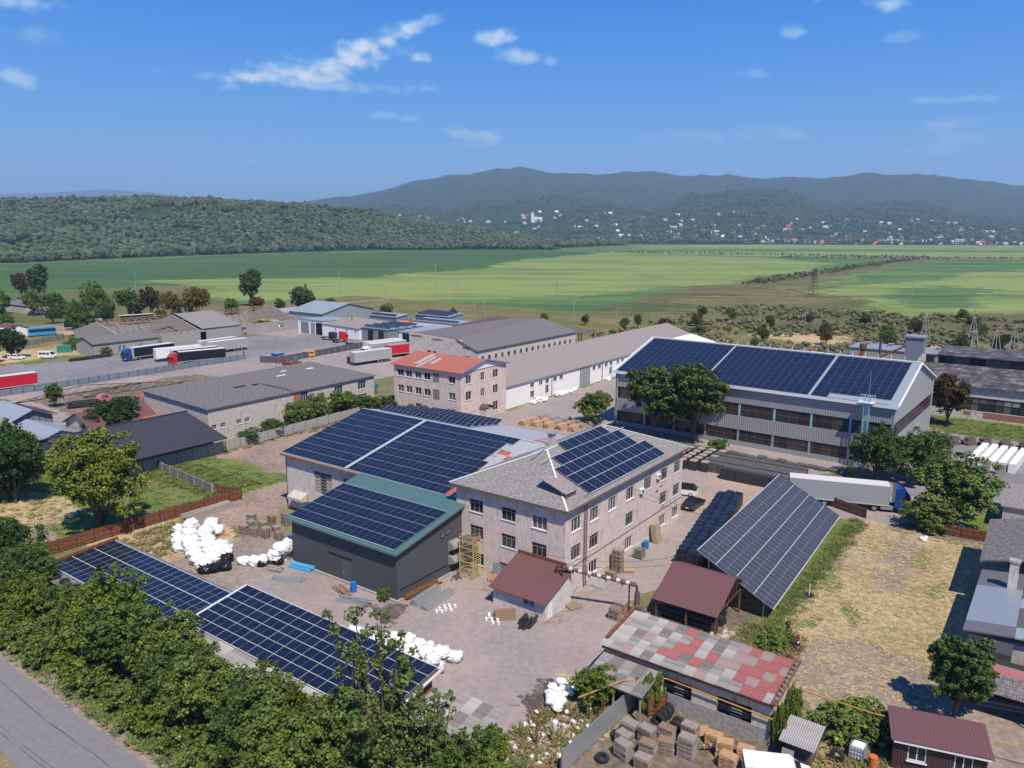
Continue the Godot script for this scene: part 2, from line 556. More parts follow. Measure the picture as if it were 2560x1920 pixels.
	ribs("maroon_z", Color(0.165, 0.078, 0.075), 0.55, "fine", true, 2.0, 0.0, 3.0, "trap")
	ribs("cabin_wall", Color(0.062, 0.036, 0.035), 0.6, "clean", false, 3.0, 0.0, 2.4, "trap")
	ribs("redroof", W1, 0.8, "redroof", false, 1.5, 0.0, 6.0)
	ribs("old_red_sheet", Color(1.0, 0.95, 0.95), 0.7, "redroof", false, 1.5, 0.0, 7.0, "trap")
	ribs("pale_sheet", Color(0.50, 0.49, 0.485), 0.5, "patch", false, 1.5, 0.1, 4.0, "trap")
	ribs("tile_dark", Color(0.052, 0.053, 0.058), 0.55, "fine", true, 4.0, 0.0, 5.6, "trap")
	ribs("orange_sheet", Color(0.48, 0.10, 0.05), 0.55, "fine", false, 2.0, 0.0, 3.0, "trap")
	mat("white_frame", Color(0.72, 0.72, 0.71), 0.5)
	mat("old_frame", Color(0.30, 0.29, 0.27), 0.8, "fine", 0.8)
	mat("dark_frame", Color(0.05, 0.04, 0.04), 0.7)
	mat("red_frame", Color(0.20, 0.06, 0.045), 0.7)
	mat("sill", Color(0.56, 0.55, 0.53), 0.7)
	mat("glass", Color(0.022, 0.026, 0.03), 0.08)
	mat("glass_b", Color(0.05, 0.056, 0.06), 0.12)
	mat("glass_c", Color(0.10, 0.105, 0.105), 0.2)
	mat("glass_teal", Color(0.022, 0.036, 0.042), 0.1)
	mat("dark", Color(0.012, 0.012, 0.013), 0.9)
	mat("galvanised", Color(0.44, 0.46, 0.47), 0.42, "fine", 1.2, 0.45)
	mat("alu", Color(0.55, 0.57, 0.56), 0.45, "", 1.0, 0.3)
	mat("alu_dark", Color(0.17, 0.18, 0.20), 0.5)
	mat("rail_green", Color(0.36, 0.44, 0.41), 0.5)
	mat("cells", Color(0.0095, 0.0125, 0.027), 0.14)
	mat("cells_b", Color(0.0115, 0.0148, 0.032), 0.17)
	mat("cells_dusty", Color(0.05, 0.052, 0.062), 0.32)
	mat("white_trim", Color(0.70, 0.72, 0.73), 0.5)
	mat("white_plastic", Color(0.79, 0.80, 0.80), 0.45, "clean", 1.0)
	mat("film_grey", Color(0.42, 0.36, 0.33), 0.3, "streak", 1.2)
	mat("black_film", Color(0.013, 0.014, 0.017), 0.33, "fine", 1.0)
	mat("navy_film", Color(0.016, 0.022, 0.042), 0.28, "fine", 1.0)
	mat("black_plastic", Color(0.045, 0.045, 0.047), 0.55, "patch", 1.5)
	mat("grey_top", Color(0.115, 0.11, 0.108), 0.75, "blotch", 2.0)
	mat("cardboard", Color(0.42, 0.335, 0.265), 0.9, "patch", 1.0)
	mat("rubber", Color(0.028, 0.028, 0.03), 0.85, "fine", 0.7)
	mat("fence_blue", Color(0.215, 0.255, 0.30), 0.5, "fine", 2.0)
	mat("fence_dark", Color(0.105, 0.115, 0.14), 0.55, "fine", 2.0)
	mat("post_dark", Color(0.06, 0.055, 0.055), 0.7)
	mat("blue_drum", Color(0.02, 0.14, 0.50), 0.4)
	mat("light_blue", Color(0.08, 0.37, 0.62), 0.5)
	mat("tower_blue", Color(0.20, 0.43, 0.52), 0.55)
	mat("yellow_paint", Color(0.55, 0.47, 0.16), 0.6)
	mat("orange_paint", Color(0.55, 0.15, 0.04), 0.6)
	mat("gas_yellow", Color(0.52, 0.27, 0.05), 0.6, "fine", 1.0)
	mat("insulation", Color(0.15, 0.115, 0.105), 0.95, "blotch", 0.9)
	mat("foil", Color(0.55, 0.52, 0.50), 0.5, "patch", 0.5, 0.2)
	mat("bark", Color(0.13, 0.105, 0.085), 0.95, "grain", 0.6)
	mat("pole", Color(0.36, 0.34, 0.32), 0.9, "fine", 1.0)
	mat("skin", Color(0.42, 0.25, 0.18), 0.6)
	for q in [["red", Color(0.52, 0.018, 0.025)], ["blue", Color(0.014, 0.05, 0.24)], ["pink", Color(0.62, 0.14, 0.19)], ["white", Color(0.76, 0.77, 0.78)], ["black", Color(0.012, 0.012, 0.014)], ["grey", Color(0.33, 0.34, 0.36)], ["yellow", Color(0.62, 0.36, 0.02)], ["green", Color(0.02, 0.20, 0.15)], ["bus_blue", Color(0.03, 0.30, 0.62)], ["darkred", Color(0.20, 0.03, 0.035)]]:
		var m := mat("paint_" + q[0], q[1], 0.35)
		m.clearcoat_enabled = true
		m.clearcoat = 0.6
		m.clearcoat_roughness = 0.1
	mat("curtain_black", Color(0.012, 0.013, 0.02), 0.45)
	mat("curtain_grey", Color(0.30, 0.32, 0.345), 0.5, "clean", 2.0)
	mat("curtain_silver", Color(0.37, 0.375, 0.38), 0.5, "clean", 2.0)
	mat("curtain_red", Color(0.50, 0.015, 0.03), 0.45)
	mat("roof_white", Color(0.72, 0.70, 0.67), 0.6, "patch", 2.5)
	mat("chassis", Color(0.035, 0.033, 0.032), 0.8)
	mat("rim", Color(0.35, 0.35, 0.34), 0.5, "", 1.0, 0.5)
	mat("lettering_red", Color(0.40, 0.02, 0.035), 0.5)
	mat("lettering_white", Color(0.82, 0.82, 0.82), 0.5)
	mat("lettering_dark", Color(0.03, 0.03, 0.035), 0.5)
	mat("stripe_lime", Color(0.50, 0.50, 0.16), 0.5)
	for key in ["leaf", "straw"]:
		var m := StandardMaterial3D.new()
		m.vertex_color_use_as_albedo = true
		m.roughness = 0.6 if key == "leaf" else 0.95
		m.metallic_specular = 0.3
		m.cull_mode = BaseMaterial3D.CULL_DISABLED
		if key == "leaf":
			m.backlight_enabled = true
			m.backlight = Color(0.25, 0.34, 0.07)
		mats[key] = m
	var vc := StandardMaterial3D.new()
	vc.vertex_color_use_as_albedo = true
	vc.roughness = 0.85
	mats["vertex"] = vc

# ---------------------------------------------------------------- ground: colour maps of soil, dust, asphalt and grass painted from outlines and noise
func paint_map(w: int, h: int, a0: float, a1: float, b0: float, b1: float, polys: Array, palette: Array, seed: int, wob: float, stretch_x := 1) -> ImageTexture:
	var cls := Image.create(w, h, false, Image.FORMAT_L8)
	for pl in polys:
		var pts: Array = pl[1]
		var lo := h
		var hi := 0
		for q in pts:
			var y := int((a1 - q[0]) / (a1 - a0) * h)
			lo = mini(lo, y)
			hi = maxi(hi, y)
		var v: float = pl[0] / 255.0
		for y in range(clampi(lo, 0, h - 1), clampi(hi + 1, 0, h)):
			var a := a1 - (y + 0.5) / h * (a1 - a0)
			var xs := []
			for k in pts.size():
				var p: Array = pts[k]
				var q: Array = pts[(k + 1) % pts.size()]
				if (p[0] <= a) != (q[0] <= a):
					xs.append(lerpf(p[1], q[1], (a - p[0]) / (q[0] - p[0])))
			xs.sort()
			for k in range(0, xs.size() - 1, 2):
				var x0 := int((xs[k] - b0) / (b1 - b0) * w)
				var x1 := int((xs[k + 1] - b0) / (b1 - b0) * w)
				cls.fill_rect(Rect2i(x0, y, maxi(x1 - x0, 1), 1), Color(v, v, v))
	var cd := cls.get_data()
	var jx := noise_bytes(seed, 0.012, 4, w, h, FastNoiseLite.TYPE_SIMPLEX_SMOOTH, false)
	var jy := noise_bytes(seed + 1, 0.012, 4, w, h, FastNoiseLite.TYPE_SIMPLEX_SMOOTH, false)
	var big: PackedByteArray
	var fin: PackedByteArray
	if stretch_x > 1:
		big = stretch(noise_bytes(seed + 2, 0.022, 4, w / stretch_x, h, FastNoiseLite.TYPE_SIMPLEX_SMOOTH, false), w / stretch_x, h, w, h)
		fin = stretch(noise_bytes(seed + 3, 0.11, 3, w / stretch_x, h, FastNoiseLite.TYPE_SIMPLEX_SMOOTH, false), w / stretch_x, h, w, h)
	else:
		big = noise_bytes(seed + 2, 0.011, 5, w, h, FastNoiseLite.TYPE_SIMPLEX_SMOOTH, false)
		fin = noise_bytes(seed + 3, 0.11, 3, w, h, FastNoiseLite.TYPE_SIMPLEX_SMOOTH, false)
	var gra := noise_bytes(seed + 4, 0.45, 1, w, h, FastNoiseLite.TYPE_VALUE, false)
	var tabs := []
	for p in palette:
		var t := PackedByteArray()
		for k in 256:
			var x := clampf((k / 255.0 - p[2]) * p[3] + 0.5, 0.0, 1.0)
			var c: Color = p[1].lerp(p[0], x)
			for g in 8:
				var s: float = 1.0 + (g - 3.5) / 3.5 * p[4]
				var o := Color(c.r * s, c.g * s, c.b * s).linear_to_srgb()
				t.append(clampi(int(o.r * 255), 0, 255)); t.append(clampi(int(o.g * 255), 0, 255)); t.append(clampi(int(o.b * 255), 0, 255))
		tabs.append(t)
	var out := PackedByteArray()
	out.resize(w * h * 3)
	var k := 0
	for y in h:
		for x in w:
			var sx := clampi(x + int((jx[k] - 128) * wob + (gra[k] - 128) * 0.055), 0, w - 1)
			var sy := clampi(y + int((jy[k] - 128) * wob + (fin[k] - 128) * 0.06), 0, h - 1)
			var t: PackedByteArray = tabs[cd[sy * w + sx]]
			var i := (((big[k] * 3 + fin[k] * 2) / 5) * 8 + ((gra[k] + fin[k]) >> 6)) * 3
			out[k * 3] = t[i]
			out[k * 3 + 1] = t[i + 1]
			out[k * 3 + 2] = t[i + 2]
			k += 1
	return ImageTexture.create_from_image(Image.create_from_data(w, h, false, Image.FORMAT_RGB8, out))

func sheet(called: String, p00: Vector3, p01: Vector3, p11: Vector3, p10: Vector3, tex: Texture2D, rough := 0.95) -> MeshInstance3D:
	var st := SurfaceTool.new()
	st.begin(Mesh.PRIMITIVE_TRIANGLES)
	var uv := [Vector2(0, 0), Vector2(1, 0), Vector2(1, 1), Vector2(0, 1)]
	var ps := [p00, p01, p11, p10]
	for k in [0, 1, 2, 0, 2, 3]:
		st.set_normal(Vector3.UP)
		st.set_uv(uv[k])
		st.add_vertex(ps[k])
	var m := StandardMaterial3D.new()
	m.albedo_texture = tex
	m.roughness = rough
	m.metallic_specular = 0.2
	return struct(called, st.commit(), m)

func rect(u0, u1, v0, v1) -> Array:
	return [[u0, v0], [u1, v0], [u1, v1], [u0, v1]]

func disc(u: float, v: float, ru: float, rv: float, seed := 0) -> Array:
	var o := []
	var r := RandomNumberGenerator.new()
	r.seed = seed + 3
	for k in 14:
		var s := r.randf_range(0.65, 1.2)
		o.append([u + ru * s * cos(TAU * k / 14), v + rv * s * sin(TAU * k / 14)])
	return o

func build_ground():
	var pal := [
		[Color(0.145, 0.15, 0.06), Color(0.25, 0.20, 0.125), 0.46, 3.0, 0.35],    # 0 rough grass and soil
		[Color(0.315, 0.268, 0.244), Color(0.245, 0.212, 0.197), 0.40, 2.0, 0.09], # 1 dusty yard
		[Color(0.315, 0.235, 0.185), Color(0.215, 0.165, 0.135), 0.45, 2.4, 0.26], # 2 bare reddish soil
		[Color(0.43, 0.325, 0.185), Color(0.22, 0.21, 0.085), 0.38, 3.0, 0.30], # 3 dry grass
		[Color(0.105, 0.155, 0.036), Color(0.21, 0.19, 0.075), 0.40, 2.6, 0.34],   # 4 green grass
		[Color(0.232, 0.222, 0.222), Color(0.172, 0.166, 0.168), 0.45, 2.2, 0.10], # 5 grey asphalt
		[Color(0.085, 0.068, 0.060), Color(0.20, 0.17, 0.155), 0.42, 3.0, 0.15],   # 6 wet or oily stain
		[Color(0.42, 0.37, 0.325), Color(0.25, 0.19, 0.135), 0.45, 3.4, 0.45],     # 7 rubble
		[Color(0.20, 0.155, 0.12), Color(0.13, 0.115, 0.085), 0.5, 2.4, 0.36],     # 8 dark dirt
		[Color(0.285, 0.232, 0.195), Color(0.215, 0.178, 0.15), 0.45, 2.4, 0.24],  # 9 brown dirt road
		[Color(0.36, 0.235, 0.19), Color(0.27, 0.2, 0.165), 0.5, 2.4, 0.24],       # 10 brick dust
		[Color(0.375, 0.285, 0.22), Color(0.29, 0.235, 0.20), 0.42, 2.4, 0.12],    # 11 sandy yard
		[Color(0.125, 0.135, 0.048), Color(0.215, 0.165, 0.07), 0.43, 2.6, 0.30],  # 12 weedy scrub
	]
	var near := [
		[0, rect(18, 206, -152, 22)],
		[4, rect(26, 37, -152, -26)], [9, rect(24, 27.6, -152, 22)],
		[1, [[43, -78], [43, -31], [56, -30.5], [66, -33], [70, -36], [140, -30], [200, -26], [200, -103], [98, -103], [98, -44], [56, -44], [56, -78]]],
		[1, rect(55, 69, -75, -40)], [11, rect(100, 126, -47, -31)], [1, rect(128, 206, -103, -78)],
		[2, rect(66, 122, -138, -91)], [2, rect(58, 70, -100, -90)], [3, rect(44, 58, -100, -84)], [9, rect(47, 60, -86, -74)],
		[10, disc(66, -93, 4, 3, 2)], [10, disc(98, -98, 9, 4, 5)],
		[4, rect(36, 78, -152, -100)], [3, disc(46, -120, 6, 9, 4)], [2, disc(42, -108, 2.5, 4, 7)], [4, rect(64, 72, -128, -104)],
		[8, rect(74, 112, -34, -22)], [4, rect(68, 113, -24, -21)], [3, rect(64, 113.5, -21.5, -5)], [4, disc(90, -20, 5, 1.2, 9)], [4, disc(78, -19.5, 4, 1.0, 10)], [4, disc(103, -12, 4, 1.2, 15)], [4, disc(95, -9, 3, 1.0, 16)], [4, disc(84, -16, 3, 0.9, 17)], [4, disc(72, -19, 3, 2, 12)],
		[7, disc(97.3, -19.9, 1.9, 1.5, 2)], [9, disc(104, -15, 7, 2.2, 3)], [9, disc(96, -13.5, 6, 1.4, 4)], [3, disc(84, -11, 5, 3, 8)],
		[9, rect(58, 75, -15.5, 22)], [9, [[72, -20], [79, -15], [76, -5], [68, -5], [64, -16]]], [3, rect(76, 82, -5, 3)],
		[7, rect(62, 72, -31, -19)], [8, rect(66, 75, -32, -25)], [4, disc(73, -21.5, 3, 1.6, 5)],
		[3, rect(40, 56, -33, -26)], [7, disc(50, -30.5, 5, 2.4, 6)], [7, disc(45, -31, 3.2, 2.2, 11)], [8, rect(44, 57, -27, -12)], [3, rect(52, 62, -15, -4)],
		[6, disc(50.9, -34.0, 2.4, 1.7, 3)], [6, disc(49, -33, 1.2, 1, 8)], [6, disc(54.3, -55.2, 1.7, 2.2, 5)], [6, disc(53.2, -57.4, 0.5, 2.4, 6)], [6, disc(65.6, -56.0, 1.5, 0.7, 9)],
		[4, disc(65.4, -49.2, 0.7, 0.9, 4)], [9, disc(63.4, -40.3, 2.6, 0.8, 9)],
		[1, rect(113, 130, -30, 6)], [5, rect(128, 182, -25.5, 22)], [4, rect(176, 200, -24, 22)], [2, disc(176, -23, 4, 3, 4)],
		[4, rect(113, 128, -14, -4)], [8, rect(112, 116, -18, -6)],
		[0, rect(86, 140, -152, -139)], [4, rect(72, 122, -137, -124)], [4, rect(118, 130, -126, -104)],
		[4, [[137, -104], [205, -104], [205, -101.2], [137, -101.2]]],
	]
	var t1 := paint_map(1536, 1660, 18, 206, -152, 22, near, pal, 21, 0.13)
	var g1 := sheet("ground_near", W(206, -152, 0.004), W(206, 22, 0.004), W(18, 22, 0.004), W(18, -152, 0.004), t1)
	var mid := [
		[12, rect(40, 330, -360, 60)],
		[5, rect(60, 216, -254, -199)], [5, rect(140, 200, -254, -172)], [1, rect(60, 206, -208, -166)], [1, rect(118, 210, -182, -127)],
		[8, rect(78, 122, -199, -164)], [9, disc(120, -172, 8, 9, 3)], [0, rect(60, 124, -168, -138)], [4, rect(100, 128, -264, -250)], [3, rect(96, 125, -285, -258)], [3, disc(150, -322, 18, 14, 4)], [2, disc(140, -335, 10, 16, 6)], [5, rect(150, 170, -340, -318)],
		[1, rect(186, 225, -290, -240)], [9, disc(215, -262, 8, 14, 2)], [4, rect(40, 76, -252, -199)], [9, rect(40, 330, -330, -326)], [8, rect(200, 250, -240, -195)],
		[1, rect(128, 262, -103, -78)], [9, disc(252, -16, 14, 14, 3)], [9, rect(238, 262, -70, -60)], [3, disc(250, -100, 20, 26, 4)], [3, disc(300, -70, 16, 36, 6)], [8, disc(280, -50, 12, 26, 8)], [3, disc(262, -75, 10, 14, 9)],
	]
	var t2 := paint_map(1330, 1016, 40, 330, -360, 60, mid, pal, 41, 0.09)
	sheet("ground_middle", W(330, -360, -0.004), W(330, 60, -0.004), W(40, 60, -0.004), W(40, -360, -0.004), t2)
	var fpal := [
		[Color(0.105, 0.125, 0.048), Color(0.185, 0.155, 0.075), 0.45, 2.6, 0.25],  # 0 rough meadow
		[Color(0.040, 0.098, 0.036), Color(0.075, 0.135, 0.045), 0.56, 2.0, 0.10],  # 1 dark crop
		[Color(0.215, 0.262, 0.080), Color(0.085, 0.155, 0.050), 0.40, 2.6, 0.12],  # 2 pale crop with dark streaks
		[Color(0.115, 0.190, 0.060), Color(0.050, 0.110, 0.040), 0.45, 2.4, 0.12],  # 3 middle crop
		[Color(0.36, 0.27, 0.135), Color(0.23, 0.21, 0.10), 0.5, 2.0, 0.10],        # 4 stubble
		[Color(0.15, 0.115, 0.055), Color(0.085, 0.105, 0.04), 0.5, 3.0, 0.3],      # 5 reedy scrub
		[Color(0.20, 0.16, 0.07), Color(0.10, 0.12, 0.045), 0.46, 3.0, 0.3],        # 6 tawny scrub
	]
	var fld := [
		[0, [[300, -1300], [2700, -1300], [2700, 1900], [300, 1900]]],
		[3, [[463, -330], [519, -278], [567, -223], [440, -163], [414, -100], [388, -48], [354, 20], [435, 63], [521, 121], [617, 179], [690, 240], [860, 350], [1060, 490], [1160, 590], [1170, 760], [1150, 1200], [2030, 1310], [2360, 815], [2000, 342], [1586, 40], [1549, -188], [1363, -373], [1178, -488], [994, -529], [859, -559]]],
		[1, [[480, -330], [519, -278], [567, -223], [587, -300], [634, -264], [652, -180], [669, -121], [731, -68], [937, -4], [1185, 64], [1440, 150], [1586, 40], [1549, -188], [1363, -373], [1178, -488], [994, -529], [859, -559]]],
		[3, [[960, -520], [1178, -480], [1363, -365], [1500, -200], [1420, -190], [1290, -360], [1130, -450], [930, -480]]],
		[2, [[560, -240], [605, -300], [634, -264], [652, -180], [669, -121], [731, -68], [937, -4], [1185, 64], [1400, 150], [1200, 370], [1000, 400], [860, 330], [700, 225], [560, 130], [470, 60], [420, 0], [420, -70], [450, -130], [450, -165]]],
		[3, [[420, -100], [400, -40], [372, 18], [440, 62], [520, 118], [560, 120], [480, 50], [450, 0], [445, -60]]],
		[2, [[1420, 170], [1250, 372], [1165, 760], [1150, 1200], [1500, 1300], [2030, 1310], [2360, 815], [2000, 342]]],
		[3, [[1500, 150], [1560, 700], [1480, 1250], [1700, 1300], [1800, 700], [1750, 250]]],
		[4, [[2240, 700], [2480, 640], [2480, 1700], [2050, 1500], [2200, 1100]]], [4, [[1950, 300], [2040, 340], [2380, 800], [2280, 830]]],
		[2, [[388, 186], [380, 205], [398, 236], [380, 252], [330, 300], [500, 700], [900, 1100], [1120, 1100], [1120, 620], [1000, 520], [700, 300], [590, 230], [480, 168], [440, 196]]],
		[3, [[560, 215], [1000, 510], [1130, 620], [1130, 900], [1020, 860], [860, 560], [620, 300]]], [3, [[440, 200], [420, 240], [520, 330], [600, 330], [500, 235]]],
		[5, [[354, 20], [435, 63], [521, 121], [617, 179], [690, 240], [860, 352], [1060, 493], [1150, 576], [1140, 600], [1045, 520], [840, 372], [680, 258], [590, 200], [487, 185], [441, 200], [390, 184], [380, 203], [398, 236], [375, 262], [300, 330], [300, -20]]],
		[6, [[340, 60], [430, 90], [500, 150], [470, 175], [400, 150], [330, 110]]], [6, [[1180, 560], [1250, 430], [1290, 560], [1260, 800], [1190, 780]]],
	]
	var t3 := paint_map(1600, 1200, 300, 2700, -1300, 1900, fld, fpal, 61, 0.10, 5)
	sheet("fields", Vector3(-1300, -0.03, -2700), Vector3(1900, -0.03, -2700), Vector3(1900, -0.03, -300), Vector3(-1300, -0.03, -300), t3)
	var big := MB.new()
	big.face([Vector3(-30000, -0.06, -34000), Vector3(30000, -0.06, -34000), Vector3(30000, -0.06, 6000), Vector3(-30000, -0.06, 6000)], Vector3(0, -10, 0))
	var gm := mat("plain", Color(0.16, 0.19, 0.09), 0.95, "blotch", 160.0)
	gm.uv1_world_triplanar = true
	struct("ground", big.mesh(), gm)
	var road := MB.new()
	road.face([W(20.4, -260, 0.012), W(26.1, -260, 0.012), W(26.1, 60, 0.012), W(20.4, 60, 0.012)], Vector3(0, -10, -60))
	struct("road", road.mesh(), mats.asphalt)
	var tar := MB.new()
	for q in [[21.4, 0.05], [21.75, 0.04], [24.3, 0.07]]:
		var v := -130.0
		while v < 20.0:
			var w1: float = q[0] + 0.12 * sin(v * 0.31) + 0.05 * sin(v * 1.3)
			var w2: float = q[0] + 0.12 * sin((v + 2.5) * 0.31) + 0.05 * sin((v + 2.5) * 1.3)
			tar.face([W(w1, v, 0.016), W(w1 + q[1], v, 0.016), W(w2 + q[1], v + 2.5, 0.016), W(w2, v + 2.5, 0.016)], Vector3(0, -10, -60))
			v += 2.5
	struct("road_seams", tar.mesh(), mats.bitumen)

# ---------------------------------------------------------------- hills, woods and the far village
func ridge(called: String, crest: Array, d0: float, dc: float, d1: float, rough: float, tex: Texture2D, size: float, seed: int, cols := 150, rows := 26, tint := Color(1, 1, 1), foot = null) -> Callable:
	var n := FastNoiseLite.new()
	n.seed = seed
	n.frequency = 1.0 / (dc * 0.16)
	n.fractal_octaves = 5
	n.fractal_type = FastNoiseLite.FRACTAL_RIDGED
	var a0: float = crest[0][0]
	var a1: float = crest[crest.size() - 1][0]
	var height := func(az: float, d: float) -> float:
		var hc: float = crest[0][1]
		for k in range(crest.size() - 1):
			if az >= crest[k][0]:
				var t := clampf((az - crest[k][0]) / (crest[k + 1][0] - crest[k][0]), 0, 1)
				hc = lerpf(crest[k][1], crest[k + 1][1], t * t * (3.0 - 2.0 * t))
		var f0: float = foot.call(az) if foot != null else d0
		var s := (d - f0) / (dc - f0) if d < dc else 1.0 - (d - dc) / (d1 - dc)
		s = clampf(s, 0.0, 1.0)
		var f := s * s * (3.0 - 2.0 * s) * 0.75 + s * 0.25
		var x := tan(deg_to_rad(az)) * d
		var q := n.get_noise_2d(x, d)
		return maxf(hc * f * (1.0 + rough * q * (1.0 - f * 0.75)) - 0.5, -2.0)
	var st := SurfaceTool.new()
	st.begin(Mesh.PRIMITIVE_TRIANGLES)
	st.set_smooth_group(0)
	var grid := []
	for i in cols + 1:
		var az := lerpf(a0, a1, float(i) / cols)
		var col := []
		for j in rows + 1:
			var t := float(j) / rows
			var d := lerpf(d0, d1, t)
			col.append(Vector3(tan(deg_to_rad(az)) * d, height.call(az, d), -d))
		grid.append(col)
	for i in cols:
		for j in rows:
			for q in [[0, 0], [0, 1], [1, 1], [0, 0], [1, 1], [1, 0]]:
				st.add_vertex(grid[i + q[0]][j + q[1]])
	st.generate_normals()
	var m := StandardMaterial3D.new()
	m.albedo_texture = tex
	m.albedo_color = tint
	m.uv1_triplanar = true
	m.uv1_world_triplanar = true
	m.uv1_scale = Vector3.ONE / size
	m.roughness = 0.95
	m.metallic_specular = 0.1
	struct(called, st.commit(), m)
	return height

func blob_tree(seed: int, tall: float) -> ArrayMesh:
	var r := RandomNumberGenerator.new()
	r.seed = seed
	var mb := MB.new()
	for k in 5:
		var c := Vector3(r.randf_range(-0.28, 0.28), r.randf_range(0.35, 0.78) * tall, r.randf_range(-0.28, 0.28))
		var rad := r.randf_range(0.22, 0.36)
		var pts := []
		for i in 3:
			var ring := []
			for j in 5:
				var th := TAU * (j + 0.5 * i) / 5
				var ph := [-0.7, 0.15, 0.85][i] as float
				var s := r.randf_range(0.75, 1.2) * rad
				ring.append(c + Vector3(cos(th) * cos(ph), sin(ph) * tall * 0.8, sin(th) * cos(ph)) * s)
			pts.append(ring)
		for i in 2:
			for j in 5:
				mb.tri(pts[i][j], pts[i][(j + 1) % 5], pts[i + 1][j], c)
				mb.tri(pts[i][(j + 1) % 5], pts[i + 1][(j + 1) % 5], pts[i + 1][j], c)
		for j in 5:
			mb.tri(pts[2][j], pts[2][(j + 1) % 5], c + Vector3(0, rad * tall * 0.9, 0), c)
	return mb.mesh()

func scatter(called: String, label: String, category: String, mesh: Mesh, material: Material, spots: Array, sizes: Array, colors: Array, seed: int, flat := 1.0):
	var r := RandomNumberGenerator.new()
	r.seed = seed
	var mm := MultiMesh.new()
	mm.transform_format = MultiMesh.TRANSFORM_3D
	mm.use_colors = true
	mm.mesh = mesh
	mm.instance_count = spots.size()
	for k in spots.size():
		var s := r.randf_range(sizes[0], sizes[1])
		var b := Basis(Vector3.UP, r.randf() * TAU).scaled(Vector3(s, s * flat * r.randf_range(0.8, 1.25), s))
		mm.set_instance_transform(k, Transform3D(b, spots[k]))
		var c: Color = colors[r.randi() % colors.size()]
		mm.set_instance_color(k, c * r.randf_range(0.75, 1.25))
	var o := MultiMeshInstance3D.new()
	o.name = numbered(called)
	o.multimesh = mm
	o.material_override = material
	add_child(o)
	tag(o, label, category)
	o.set_meta("kind", "stuff")
	return o

